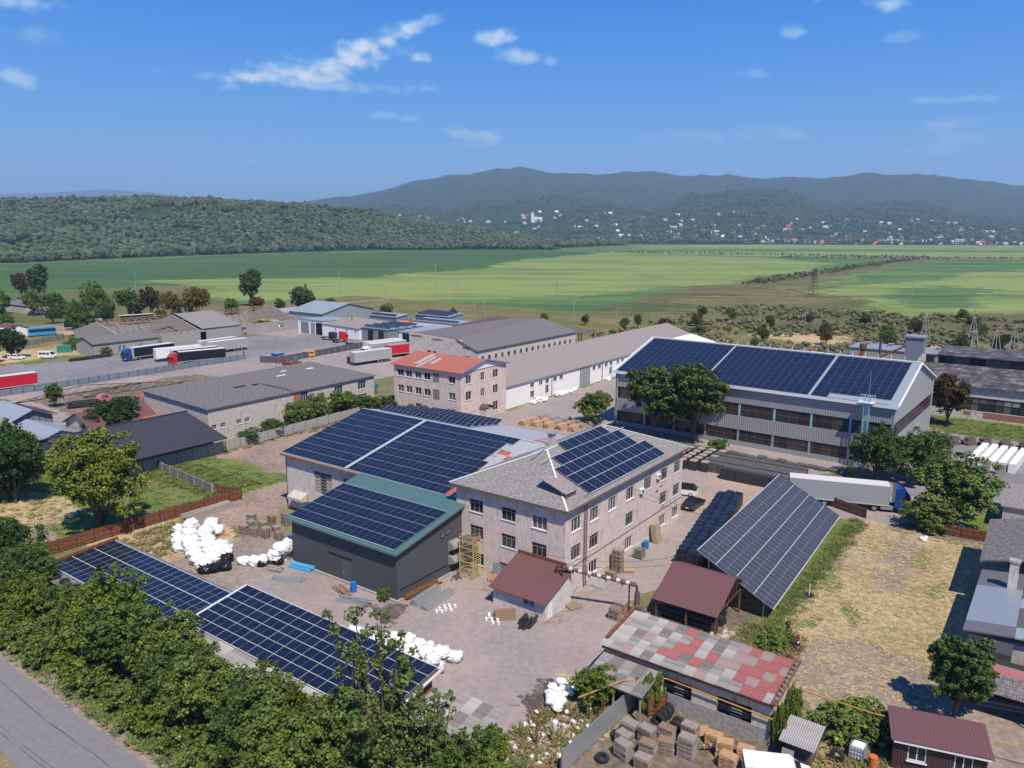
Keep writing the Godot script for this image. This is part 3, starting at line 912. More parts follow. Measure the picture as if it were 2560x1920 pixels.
func build_landscape():
	var patch := noise_bytes(71, 0.012, 5, 512, 512)
	var fine := noise_bytes(72, 0.09, 3, 512, 512)
	var cell := noise_bytes(73, 0.12, 1, 512, 512, FastNoiseLite.TYPE_CELLULAR)
	var t_for := ramp_tex("forest", [patch, cell], [[0.0, Color(0.018, 0.035, 0.014)], [0.4, Color(0.03, 0.055, 0.02)], [0.65, Color(0.045, 0.075, 0.026)], [0.85, Color(0.075, 0.10, 0.035)], [1.0, Color(0.14, 0.13, 0.055)]])
	var t_mnt := ramp_tex("mountain", [patch, fine], [[0.0, Color(0.018, 0.034, 0.016)], [0.45, Color(0.028, 0.05, 0.02)], [0.7, Color(0.045, 0.068, 0.028)], [1.0, Color(0.10, 0.105, 0.05)]])
	ridge("mountains_far", [[-45, 560], [-38, 640], [-33.3, 660], [-30, 705], [-26.8, 770], [-25, 735], [-22, 640], [-19, 520], [-16, 450], [-12, 430], [-5, 470], [10, 560], [30, 560], [45, 600]], 11500, 15500, 19000, 0.10, t_mnt, 1500.0, 81, 150, 14)
	ridge("mountains", [[-24, 120], [-16, 235], [-12, 300], [-9.5, 345], [-6.5, 430], [-3.6, 478], [-1.0, 515], [0.5, 525], [3.0, 510], [6.0, 493], [9.5, 497], [12.0, 470], [15.0, 478], [18.0, 456], [20.5, 470], [24.0, 502], [26.5, 488], [29.5, 455], [33.0, 405], [38.0, 380], [46, 360]], 3600, 6800, 9500, 0.30, t_mnt, 620.0, 82, 240, 40)
	var h3 := ridge("foothills", [[-26, 30], [-20, 60], [-14, 120], [-9, 165], [-5, 150], [-1, 195], [3.0, 225], [6, 190], [10, 165], [13.5, 235], [18, 255], [22.0, 175], [26.5, 195], [30.5, 120], [36, 90], [44, 60]], 2300, 4500, 5600, 0.42, t_for, 420.0, 83, 200, 30)
	var crest := [[-48, 78], [-40, 84], [-33.3, 86], [-29.0, 92], [-25.5, 97], [-22.0, 97], [-18.5, 90], [-15.0, 82], [-11.0, 74], [-7.0, 50], [-3.5, 36], [0.5, 18], [3.5, 4]]
	var h1 := ridge("hill", crest, 900, 1750, 2700, 0.30, t_for, 240.0, 84, 170, 44, Color(1, 1, 1), func(az): return 870.0 if az < -33.0 else lerpf(890, 1580, clampf((az + 33.0) / 26.0, 0, 1)))
	var trees := [blob_tree(1, 1.0), blob_tree(2, 1.25)]
	var greens := [Color(0.040, 0.066, 0.022), Color(0.052, 0.082, 0.028), Color(0.034, 0.056, 0.021), Color(0.066, 0.095, 0.036), Color(0.082, 0.105, 0.045)]
	var r := RandomNumberGenerator.new()
	r.seed = 9
	var gap := FastNoiseLite.new()
	gap.seed = 33; gap.frequency = 0.0045; gap.fractal_octaves = 3
	var spots := [[], []]
	for k in 26000:
		var az := r.randf_range(-46, 3.0)
		var d := r.randf_range(905, 2050)
		var edge := 860.0 if az < -33 else lerpf(880, 1600, clampf((az + 33.0) / 26.0, 0, 1))
		if d < edge:
			continue
		var x := tan(deg_to_rad(az)) * d
		var g := gap.get_noise_2d(x, d)
		if g > 0.24 and d > edge + 70.0 and r.randf() < 0.93:
			continue
		spots[k % 2].append(Vector3(x, h1.call(az, d) - 0.4, -d))
	for k in 2600:
		var az := r.randf_range(-12.0, 8.2)
		var d0 := lerpf(1500, 1640, clampf((az + 12.0) / 14.0, 0, 1)) + maxf(az - 2.0, 0.0) * 75.0
		var d := d0 + r.randf_range(0, 170)
		spots[k % 2].append(Vector3(tan(deg_to_rad(az)) * d, h1.call(az, d) if az < 3.4 else 0.0, -d))
	for k in 7000:
		var az := r.randf_range(4.0, 40.0)
		var d := 2330.0 + 1400.0 * pow(r.randf(), 1.4)
		if az > 17.0 and d < 2420.0 and r.randf() < 0.6:
			continue
		var x := tan(deg_to_rad(az)) * d
		if gap.get_noise_2d(x * 0.8, d * 0.8) > 0.2:
			continue
		spots[k % 2].append(Vector3(x, maxf(h3.call(az, d), 0.0), -d))
	for k in 5000:
		var az := r.randf_range(-12.0, 40.0)
		var d := r.randf_range(2700, 4300)
		var x := tan(deg_to_rad(az)) * d
		if gap.get_noise_2d(x * 0.5 + 900.0, d * 0.5) > 0.1:
			continue
		spots[k % 2].append(Vector3(x, maxf(h3.call(az, d), 0.0), -d))
	scatter("wood", "mass of round dark green trees covering the hills beyond the fields", "wood", trees[0], mats.vertex, spots[0], [7.0, 14.0], greens, 3)
	scatter("wood", "mass of taller paler trees mixed through the wooded hills beyond the fields", "wood", trees[1], mats.vertex, spots[1], [6.0, 12.0], greens, 4)
	var line := []
	for k in 300:
		var t := r.randf()
		var x := lerpf(160, 760, t)
		line.append(Vector3(x + r.randf_range(-8, 8), 0, -(lerpf(1440, 1165, t) + r.randf_range(-9, 9))))
	for k in 420:
		var t := r.randf()
		line.append(Vector3(lerpf(180, 580, t) + r.randf_range(-9, 9), 0, -(lerpf(595, 1150, t) + r.randf_range(-10, 10))))
	for k in 160:
		line.append(Vector3(r.randf_range(400, 640), 0, -r.randf_range(1120, 1240)))
	scatter("hedgerow", "bushes strung along the ditches and field edges of the plain", "hedgerow", trees[0], mats.vertex, line, [1.6, 4.6], [Color(0.07, 0.085, 0.032), Color(0.05, 0.075, 0.028), Color(0.10, 0.09, 0.038)], 5, 0.75)
	var scrub := []
	for k in 5200:
		var v := r.randf_range(-150, 60)
		var u := r.randf_range(205, 420)
		var p := W(u, v, 0)
		if p.z > -232.0 or p.x < -20.0 + (p.z + 352.0) * 0.35 or gap.get_noise_2d(p.x * 6.0, p.z * 6.0) > 0.12:
			continue
		var lim := 352.0 + maxf(p.x - 20.0, 0.0) * 1.25
		if -p.z > minf(lim, 470.0) or (p.x > 200.0 and -p.z > 385.0):
			continue
		if v < -96.0 and u < 256.0:
			continue
		scrub.append(p)
	scatter("scrub", "rough olive green scrub growing between the works and the fields", "scrub", blob_tree(5, 0.9), mats.vertex, scrub, [0.9, 3.0], [Color(0.095, 0.10, 0.036), Color(0.125, 0.105, 0.042), Color(0.07, 0.09, 0.034), Color(0.155, 0.12, 0.05), Color(0.075, 0.105, 0.04)], 6, 0.8)
	build_village(h3, r)

func house_mesh(wall: Color, roof: Color) -> ArrayMesh:
	var mb := MB.new()
	mb.col = wall
	mb.span(Vector3(-5, 0, -4), Vector3(5, 3.4, 4))
	mb.face([Vector3(-5, 3.4, -4), Vector3(-5, 3.4, 4), Vector3(-5, 6.6, 0)], Vector3.ZERO)
	mb.face([Vector3(5, 3.4, -4), Vector3(5, 3.4, 4), Vector3(5, 6.6, 0)], Vector3.ZERO)
	mb.col = Color(0.03, 0.035, 0.04)
	for x in [-2.6, 1.4]:
		mb.span(Vector3(x, 1.1, -4.03), Vector3(x + 1.3, 2.5, -3.99))
		mb.span(Vector3(x, 1.1, 3.99), Vector3(x + 1.3, 2.5, 4.03))
	mb.col = roof
	mb.slab([Vector3(-5.6, 3.1, -4.6), Vector3(5.6, 3.1, -4.6), Vector3(5.6, 6.85, 0), Vector3(-5.6, 6.85, 0)], Vector3(0, 0.25, 0))
	mb.slab([Vector3(-5.6, 3.1, 4.6), Vector3(5.6, 3.1, 4.6), Vector3(5.6, 6.85, 0), Vector3(-5.6, 6.85, 0)], Vector3(0, 0.25, 0))
	mb.col = Color(0.3, 0.16, 0.12)
	mb.span(Vector3(1.5, 5.5, -0.9), Vector3(2.2, 7.8, -0.3))
	return mb.mesh()

func build_village(h3: Callable, r: RandomNumberGenerator):
	var white := Color(0.62, 0.61, 0.58)
	var kinds := [
		["white house with a red roof in the far village", house_mesh(white, Color(0.34, 0.075, 0.05)), "red roofed village houses"],
		["white house with a grey roof in the far village", house_mesh(white, Color(0.38, 0.38, 0.37)), "grey roofed village houses"],
		["cream house with an orange tile roof in the far village", house_mesh(Color(0.55, 0.48, 0.38), Color(0.40, 0.14, 0.07)), "orange roofed village houses"],
		["pale house with a white metal roof in the far village", house_mesh(Color(0.58, 0.56, 0.52), Color(0.62, 0.63, 0.64)), "white roofed village houses"],
	]
	var done := 0
	for k in 250:
		var az := 0.0
		var d := 0.0
		if k < 62:
			az = 16.0 + 22.0 * k / 62.0 + r.randf_range(-0.2, 0.2)
			d = 2390.0 + r.randf_range(-50, 70)
		elif k < 200:
			az = r.randf_range(6.0, 38.0)
			d = 2500.0 + 750.0 * r.randf()
		else:
			az = r.randf_range(-10.0, 12.0)
			d = r.randf_range(2650, 3500)
		var p := Vector3(tan(deg_to_rad(az)) * d, maxf(h3.call(az, d) - 0.4, 0.0), -d)
		var kd: Array = kinds[[0, 1, 2, 3, 1, 3, 0][r.randi() % 7]]
		var o := single("village_house", kd[0], "house", kd[1], mats.vertex, p, r.randf() * TAU, kd[2])
		o.scale = Vector3.ONE * r.randf_range(1.0, 1.75)
		done += 1
	var ch := thing("church", "white church with a tower on the slope left of the village", "church", Vector3(tan(deg_to_rad(1.4)) * 3050.0, maxf(h3.call(1.4, 3050.0), 0.0), -3050), 0.3)
	var mb := MB.new()
	mb.col = Color(0.7, 0.69, 0.66)
	mb.span(Vector3(-6, 0, -6), Vector3(6, 34, 6))
	part(ch, "tower", mb, mats.vertex)
	mb = MB.new()
	mb.col = Color(0.7, 0.69, 0.66)
	mb.span(Vector3(6, 0, -9), Vector3(38, 13, 9))
	part(ch, "nave", mb, mats.vertex)
	mb = MB.new()
	mb.col = Color(0.45, 0.46, 0.47)
	mb.slab([Vector3(5.5, 13, -10), Vector3(39, 13, -10), Vector3(39, 20, 0), Vector3(5.5, 20, 0)], Vector3(0, 0.4, 0))
	mb.slab([Vector3(5.5, 13, 10), Vector3(39, 13, 10), Vector3(39, 20, 0), Vector3(5.5, 20, 0)], Vector3(0, 0.4, 0))
	mb.tube(Vector3(0, 34, 0), Vector3(0, 44, 0), 7, 0.3, 8)
	part(ch, "roof", mb, mats.vertex)
	for q in [[25.6, 2410, 34, 12, "long three storey white block with grey roof at the village edge"], [29.4, 2400, 26, 14, "square cream school block with hipped roof at the village edge"], [19.5, 2440, 30, 9, "long low white building among the trees of the village"]]:
		var x := tan(deg_to_rad(q[0])) * q[1] as float
		var b := thing("village_block", q[4], "building", Vector3(x, 0, -q[1]), -0.3)
		mb = MB.new()
		mb.col = Color(0.62, 0.6, 0.55)
		mb.span(Vector3(-q[2] * 0.5, 0, -7), Vector3(q[2] * 0.5, q[3], 7))
		part(b, "wall", mb, mats.vertex)
		mb = MB.new()
		mb.col = Color(0.04, 0.045, 0.05)
		for f in int(q[3] / 3.6):
			for i in int(q[2] / 3.2):
				mb.span(Vector3(-q[2] * 0.5 + 1.0 + i * 3.2, 1.2 + f * 3.5, 6.98), Vector3(-q[2] * 0.5 + 2.6 + i * 3.2, 2.9 + f * 3.5, 7.03))
		part(b, "window_rows", mb, mats.vertex)
		mb = MB.new()
		mb.col = Color(0.33, 0.32, 0.31)
		mb.slab([Vector3(-q[2] * 0.52, q[3], -7.6), Vector3(q[2] * 0.52, q[3], -7.6), Vector3(q[2] * 0.5, q[3] + 3.4, 0), Vector3(-q[2] * 0.5, q[3] + 3.4, 0)], Vector3(0, 0.3, 0))
		mb.slab([Vector3(-q[2] * 0.52, q[3], 7.6), Vector3(q[2] * 0.52, q[3], 7.6), Vector3(q[2] * 0.5, q[3] + 3.4, 0), Vector3(-q[2] * 0.5, q[3] + 3.4, 0)], Vector3(0, 0.3, 0))
		part(b, "roof", mb, mats.vertex)

# ---------------------------------------------------------------- main works: hall, charcoal hall, three storey block, annex, sheds
func gable_roof(mb: MB, pts_eave_a: Array, ridge_pts: Array, thick := 0.12):
	mb.slab([pts_eave_a[0], pts_eave_a[1], ridge_pts[1], ridge_pts[0]], Vector3(0, thick, 0))

func build_main_site():
	main_hall()
	charcoal_hall()
	office_block()
	annex()
	near_sheds()

func main_hall():
	var o := begin("production_hall", "large beige plastered hall with a low gable roof covered in solar panels", "building", 68.8, -74.0)
	var u0 := 68.8
	var u1 := 100.4
	var v0 := -90.6
	var v1 := -57.4
	var e := 8.1
	var rg := 11.5
	var mb := MB.new()
	var near := [[90.6 - 84.4, 3.35, 3.7, 3.3], [90.6 - 78.3, 5.5, 1.3, 1.25]]
	box_walls(mb, u0, u1, v0, v1, e, near)
	for v in [v0, v1]:
		mb.face([P(u0, v, e), P(u1, v, e), P(84.6, v, rg)], P(84, -74, 5))
	part(o, "wall", mb, mats.plaster)
	var wo := P(u0, v0)
	var n := Vector3(0, 0, 1)
	var fr := MB.new()
	for k in 4:
		fr.span(wo + Vector3(6.2 + k * 1.2, 3.35, -0.2), wo + Vector3(6.3 + k * 1.2, 6.65, -0.1))
	for k in 8:
		fr.span(wo + Vector3(6.2, 3.35 + k * 0.46, -0.2), wo + Vector3(9.9, 3.41 + k * 0.46, -0.12))
	var wf := part(o, "window", fr, mats.old_frame)
	for i in 3:
		for j in 7:
			var p := MB.new()
			p.box(wo + Vector3(6.85 + i * 1.2, 3.64 + j * 0.46, -0.17), Vector3(1.08, 0.38, 0.02))
			part(wf, "pane", p, mats.glass_b if j == 6 or (i == 1 and j > 0) else (mats.plaster_yellow if i != 1 else mats.glass_c))
	window(o, wo, Vector3.RIGHT, n, near[1], 2, mats.old_frame)
	var hood := MB.new()
	var hx := 90.6 - 88.95
	hood.face([wo + Vector3(hx, 2.9, 0.02), wo + Vector3(hx + 3.0, 2.9, 0.02), wo + Vector3(hx + 3.0, 2.3, 1.3), wo + Vector3(hx, 2.3, 1.3)], wo)
	hood.face([wo + Vector3(hx, 2.9, 0.02), wo + Vector3(hx, 2.3, 1.3), wo + Vector3(hx, 1.9, 1.3), wo + Vector3(hx, 1.7, 0.02)], wo + Vector3(hx + 1, 2, 0.5))
	hood.face([wo + Vector3(hx + 3, 2.9, 0.02), wo + Vector3(hx + 3, 2.3, 1.3), wo + Vector3(hx + 3, 1.9, 1.3), wo + Vector3(hx + 3, 1.7, 0.02)], wo + Vector3(hx + 1, 2, 0.5))
	hood.face([wo + Vector3(hx, 2.3, 1.3), wo + Vector3(hx + 3, 2.3, 1.3), wo + Vector3(hx + 3, 1.9, 1.3), wo + Vector3(hx, 1.9, 1.3)], wo)
	hood.span(wo + Vector3(hx + 3.0, 1.7, 0.01), wo + Vector3(hx + 3.4, 3.1, 0.12))
	part(o, "ventilation_hood", hood, mats.plaster_grey)
	mb = MB.new()
	mb.slab([P(u0 - 0.5, v0 - 0.4, e), P(u0 - 0.5, -60.6, e), P(84.6, -60.6, rg + 0.1), P(84.6, v0 - 0.4, rg + 0.1)], Vector3(0, 0.12, 0))
	mb.slab([P(u1 + 0.5, v0 - 0.4, e), P(u1 + 0.5, -60.6, e), P(84.6, -60.6, rg + 0.1), P(84.6, v0 - 0.4, rg + 0.1)], Vector3(0, 0.12, 0))
	part(o, "roof", mb, mats.pale_sheet)
	for k in 14:
		for s in 2:
			var a := u0 - 0.5 + (84.6 - u0 + 0.5) * k / 14.0
			var b := u0 - 0.5 + (84.6 - u0 + 0.5) * (k + 1) / 14.0
			var ha := e + (rg + 0.1 - e) * k / 14.0 + 0.02
			var hb := e + (rg + 0.1 - e) * (k + 1) / 14.0 + 0.02
			var va := -60.6 + s * 1.8 + 0.01
			var vb := -60.6 + (s + 1) * 1.8 if s == 0 else -55.6
			var sh := MB.new()
			sh.slab([P(a, va, ha), P(a, vb, ha), P(b, vb, hb), P(b, va, hb)], Vector3(0, 0.05, 0))
			part(o, "roof_sheet", sh, mats.old_red_sheet if (k < 5 and s == 0) or (k + s) % 5 == 0 else mats.pale_sheet)
	for k in 9:
		for s in 4:
			var t0 := k / 9.0
			var t1 := (k + 1) / 9.0
			var sh := MB.new()
			var va := -72.0 + s * 4.1
			sh.slab([P(lerpf(84.6, u1 + 0.5, t0), va + 0.02, lerpf(rg + 0.14, e + 0.04, t0)), P(lerpf(84.6, u1 + 0.5, t0), va + 4.08, lerpf(rg + 0.14, e + 0.04, t0)), P(lerpf(84.6, u1 + 0.5, t1), va + 4.08, lerpf(rg + 0.14, e + 0.04, t1)), P(lerpf(84.6, u1 + 0.5, t1), va + 0.02, lerpf(rg + 0.14, e + 0.04, t1))], Vector3(0, 0.05, 0))
			part(o, "roof_sheet", sh, mats.old_red_sheet if (k * 3 + s * 2) % 4 == 1 or s == 0 else mats.pale_sheet)
	mb = MB.new()
	mb.span(P(84.75, v0 - 0.4, rg + 0.18), P(84.45, -57.5, rg + 0.3))
	part(o, "ridge_cap", mb, mats.alu)
	mb = MB.new()
	mb.span(P(u0 - 0.66, v0 - 0.45, e - 0.16), P(u0 - 0.5, v1 - 0.2, e + 0.02))
	part(o, "gutter", mb, mats.rust_pale)
	mb = MB.new()
	mb.tube(P(u0 - 0.15, -73.9, 7.9), P(u0 - 0.15, -73.9, 7.2), 0.05, 0.05, 6)
	mb.tube(P(u0 - 0.15, -90.3, 7.9), P(u0 - 0.15, -90.3, 0), 0.06, 0.06, 6)
	part(o, "downpipe", mb, mats.rust_dark)

func charcoal_hall():
	var o := begin("charcoal_hall", "charcoal grey lean-to hall with green roof and solar panels in front of the beige hall", "building", 56.6, -65.2)
	var u0 := 56.6
	var u1 := 68.55
	var v0 := -74.0
	var v1 := -56.5
	var h0 := 5.75
	var h1 := 8.05
	var mb := MB.new()
	wall(mb, P(u0, v0), Vector3.RIGHT, Vector3(0, 0, 1), v1 - v0, h0, [[8.75, 0.05, 1.55, 2.9]], 0.05)
	wall(mb, P(u0, v1), Vector3(0, 0, -1), Vector3.RIGHT, u1 - u0, h0, [], 0.2, h1)
	wall(mb, P(u1, v0), Vector3(0, 0, 1), Vector3.LEFT, u1 - u0, h1, [], 0.2, h0)
	wall(mb, P(u1, v1), Vector3.LEFT, Vector3(0, 0, -1), v1 - v0, h1)
	part(o, "wall", mb, mats.charcoal_wall)
	mb = MB.new()
	mb.span(P(u0 + 0.02, v0 + 8.77, 0.06), P(u0 + 0.05, v0 + 10.28, 2.93))
	var door := part(o, "door", mb, mats.fence_dark)
	mb = MB.new()
	mb.span(P(u0 - 0.06, v0 + 6.4, 2.98), P(u0, v0 + 10.5, 3.12))
	part(door, "rail", mb, mats.dark)
	mb = MB.new()
	mb.span(P(u0 - 0.03, v0 + 8.9, 1.1), P(u0 + 0.02, v0 + 9.05, 1.25))
	part(door, "handle", mb, mats.galvanised)
	mb = MB.new()
	mb.span(P(u0 - 0.25, v0 - 0.1, 0.0), P(u0 - 0.01, v1 + 0.25, 0.22))
	mb.span(P(u0 - 0.01, v1 + 0.01, 0.0), P(u1, v1 + 0.25, 0.22))
	part(o, "plinth", mb, mats.concrete)
	mb = MB.new()
	var sl := (h1 - h0) / (u1 - u0)
	mb.slab([P(u0 - 0.55, v0 - 0.45, h0 - 0.55 * sl + 0.05), P(u0 - 0.55, v1 + 0.45, h0 - 0.55 * sl + 0.05), P(u1 - 0.05, v1 + 0.45, h1 + 0.05), P(u1 - 0.05, v0 - 0.45, h1 + 0.05)], Vector3(0, 0.2, 0))
	part(o, "roof", mb, mats.sheet_green_z)
	mb = MB.new()
	mb.slab([P(u0 - 0.6, v1 + 0.46, h0 - 0.6 * sl), P(u1, v1 + 0.46, h1), P(u1, v1 + 0.46, h1 + 0.34), P(u0 - 0.6, v1 + 0.46, h0 - 0.6 * sl + 0.34)], Vector3(0.1, 0, 0))
	mb.slab([P(u0 - 0.56, v0 - 0.46, h0 - 0.6 * sl), P(u0 - 0.56, v1 + 0.45, h0 - 0.6 * sl), P(u0 - 0.56, v1 + 0.45, h0 - 0.6 * sl + 0.3), P(u0 - 0.56, v0 - 0.46, h0 - 0.6 * sl + 0.3)], Vector3(0, 0, 0.1))
	part(o, "fascia", mb, mat("fascia_green", Color(0.11, 0.19, 0.185), 0.5))
	for q in [[64.12, 5.3], [64.95, 5.42]]:
		mb = MB.new()
		mb.tube(P(q[0], v1 - 0.02, q[1]), P(q[0], v1 + 0.1, q[1]), 0.36, 0.36, 14)
		var fan := part(o, "fan", mb, mats.post_dark)
		mb = MB.new()
		for k in 4:
			var a := TAU * k / 4.0 + 0.5
			mb.bar(P(q[0], v1 + 0.12, q[1]), P(q[0] + 0.3 * cos(a), v1 + 0.12, q[1] + 0.3 * sin(a)), 0.1, 0.02)
		part(fan, "blades", mb, mats.galvanised)
	for q in [3.1, 1.35]:
		mb = MB.new()
		var arc := []
		for k in 7:
			var a := PI * 0.5 * k / 6.0
			arc.append(Vector2(sin(a) * 0.95, 0.3 + cos(a) * 0.75))
		for k in 6:
			mb.face([P(65.15, v1 + arc[k].x, q + arc[k].y), P(66.7, v1 + arc[k].x, q + arc[k].y), P(66.7, v1 + arc[k + 1].x, q + arc[k + 1].y), P(65.15, v1 + arc[k + 1].x, q + arc[k + 1].y)], P(66, v1, q))
			for u in [65.15, 66.7]:
				mb.face([P(u, v1, q - 0.1), P(u, v1 + arc[k].x, q + arc[k].y), P(u, v1 + arc[k + 1].x, q + arc[k + 1].y)], P(66, v1 + 0.3, q))
		mb.span(P(65.2, v1 + 0.01, q - 0.25), P(66.65, v1 + 0.04, q + 0.9))
		part(o, "vent_hood", mb, mats.galvanised)
	mb = MB.new()
	mb.bar(P(57, v1 + 0.05, 1.25), P(66.5, v1 + 0.05, 1.35), 0.05)
	part(o, "cable", mb, mats.dark)

func office_block():
	var o := begin("office_block", "three storey beige plastered block with grey hipped roof and solar panels", "building", 67.7, -49.6)
	var u0 := 67.7
	var u1 := 98.2
	var v0 := -57.3
	var v1 := -42.0
	var h := 10.3
	var right := []
	for u in [69.0, 72.95, 77.15, 81.65, 86.4, 91.25, 95.35]:
		right.append([u - u0, 7.4, 2.05, 1.62])
	for u in [69.0, 72.95, 81.65, 91.25, 95.35]:
		right.append([u - u0, 4.1, 2.05, 1.66])
	for u in [72.95, 81.65, 91.25, 95.35]:
		right.append([u - u0, 0.95, 2.05, 1.6])
	var near := []
	for v in [-55.28, -50.62, -46.4]:
		near.append([v - v0, 7.5, 2.0, 1.55])
		near.append([v - v0, 4.25, 2.0, 1.6])
	near.append([-55.1 - v0, 1.0, 1.9, 1.5])
	near.append([-50.9 - v0, 0.05, 1.5, 2.2])
	var mb := MB.new()
	box_walls(mb, u0, u1, v0, v1, h, near, right)
	part(o, "wall", mb, mats.plaster_pink)
	for k in right.size():
		window(o, P(u0, v1), Vector3(0, 0, -1), Vector3.RIGHT, right[k], 3, mats.white_frame if k in [0, 1, 2, 3, 12, 13, 14, 15] else mats.old_frame, true, 0.16, 0.0 if k < 4 or k > 11 else 0.72)
	for k in 7:
		window(o, P(u0, v0), Vector3.RIGHT, Vector3(0, 0, 1), near[k], 3, mats.white_frame if k in [4] else mats.old_frame, true, 0.16, 0.0 if k == 4 else 0.72)
	mb = MB.new()
	mb.span(P(u0 + 0.12, -50.88, 0.06), P(u0 + 0.18, -50.15, 2.2))
	mb.slab([P(u0 - 0.02, -50.9, 0.06), P(u0 - 0.75, -51.3, 0.06), P(u0 - 0.75, -51.3, 2.2), P(u0 - 0.02, -50.9, 2.2)], Vector3(0.05, 0, 0))
	part(o, "door", mb, mats.fence_blue)
	mb = MB.new()
	mb.span(P(u0 + 0.2, -50.2, 0.06), P(u0 + 0.24, -49.4, 2.2))
	part(o, "doorway", mb, mats.dark)
	mb = MB.new()
	mb.span(P(u0 - 0.03, v1 + 0.002, 3.33), P(u1, v1 + 0.05, 3.41))
	part(o, "string_course", mb, mats.wood_dark)
	mb = MB.new()
	mb.span(P(u0 + 0.1, v1 + 0.003, 0), P(u1, v1 + 0.06, 0.75))
	part(o, "plinth", mb, mats.plaster_old)
	mb = MB.new()
	mb.span(P(u0 - 0.62, v1 + 0.55, h - 0.02), P(u1 + 0.5, v1 + 0.62, h + 0.22))
	mb.span(P(u0 - 0.62, v0 - 0.5, h - 0.02), P(u0 - 0.55, v1 + 0.55, h + 0.22))
	mb.span(P(u0 - 0.55, v0 - 0.5, h + 0.0), P(u1 + 0.5, v1 + 0.55, h + 0.1))
	part(o, "eaves_board", mb, mats.wood_dark)
	for q in [[90.3, 6.4, 1.1, 0.5], [91.6, 6.75, 1.4, 0.3], [92.2, 3.6, 2.0, 0.3], [90.9, 5.0, 0.5, 0.4]]:
		mb = MB.new()
		var pts := []
		for k in 9:
			var a := TAU * k / 9.0
			var s := rng.randf_range(0.6, 1.1)
			pts.append(P(q[0] + q[2] * 0.5 * s * cos(a), v1 + 0.006, q[1] + q[3] * 0.5 * s * sin(a)))
		mb.slab(pts, Vector3(0.004, 0, 0))
		part(o, "flaked_patch", mb, mats.brick)
	var e := h + 0.25
	var ru := [75.5, 90.2]
	var rv := -49.65
	var rh := 14.0
	var c := [P(u0 - 0.62, v0 - 0.6, e), P(u0 - 0.62, v1 + 0.62, e), P(u1 + 0.6, v1 + 0.62, e), P(u1 + 0.6, v0 - 0.6, e)]
	var r0 := P(ru[0], rv, rh)
	var r1 := P(ru[1], rv, rh)
	mb = MB.new()
	mb.slab([c[0], c[1], r0], Vector3(0, 0.1, 0))
	mb.slab([c[2], c[3], r1], Vector3(0, 0.1, 0))
	var roof := part(o, "roof", mb, mats.asb_x)
	mb = MB.new()
	mb.slab([c[1], c[2], r1, r0], Vector3(0, 0.1, 0))
	mb.slab([c[3], c[0], r0, r1], Vector3(0, 0.1, 0))
	part(roof, "side_slope", mb, mats.asb_z)
	mb = MB.new()
	for q in [[c[0], r0], [c[1], r0], [r0, r1], [c[2], r1], [c[3], r1]]:
		mb.bar(q[0] + Vector3(0, 0.14, 0), q[1] + Vector3(0, 0.14, 0), 0.2, 0.05)
	part(roof, "ridge_cap", mb, mats.white_trim)
	mb = MB.new()
	mb.slab([P(68.7, -42.6, 11.75), P(71.1, -42.6, 11.75), P(70.9, -46.4, 12.9), P(69.0, -46.4, 12.9)], Vector3(0, 0.08, 0))
	part(roof, "dormer", mb, mats.asb_warm_x)
	mb = MB.new()
	mb.slab([P(68.8, -42.75, 10.75), P(71.0, -42.75, 10.75), P(71.0, -42.75, 11.7), P(68.8, -42.75, 11.7)], Vector3(-0.1, 0, 0))
	part(roof, "dormer_front", mb, mats.wood_dark)
	mb = MB.new()
	mb.span(P(84.4, -55.4, 11.0), P(85.2, -54.6, 13.2))
	var vent := part(roof, "chimney", mb, mats.plaster_grey)
	mb = MB.new()
	mb.span(P(84.2, -55.6, 13.35), P(85.4, -54.4, 13.42))
	part(vent, "cap", mb, mats.galvanised)
	mb = MB.new()
	for u in [71.45, 71.95]:
		mb.span(P(u, v1 + 0.16, 0.2), P(u + 0.06, v1 + 0.22, 11.2))
	for k in 34:
		mb.span(P(71.5, v1 + 0.17, 0.5 + k * 0.31), P(71.95, v1 + 0.2, 0.53 + k * 0.31))
	part(o, "ladder", mb, mats.rust_dark)
	for q in [[86.0, 7.5], [90.7, 8.2]]:
		mb = MB.new()
		mb.span(P(q[0] - 0.9, v1 + 0.05, q[1]), P(q[0] - 0.15, v1 + 0.4, q[1] + 0.62))
		var ac := part(o, "air_conditioner", mb, mats.white_trim)
		mb = MB.new()
		mb.tube(P(q[0] - 0.6, v1 + 0.4, q[1] + 0.3), P(q[0] - 0.6, v1 + 0.42, q[1] + 0.3), 0.22, 0.22, 12)
		part(ac, "grille", mb, mats.post_dark)

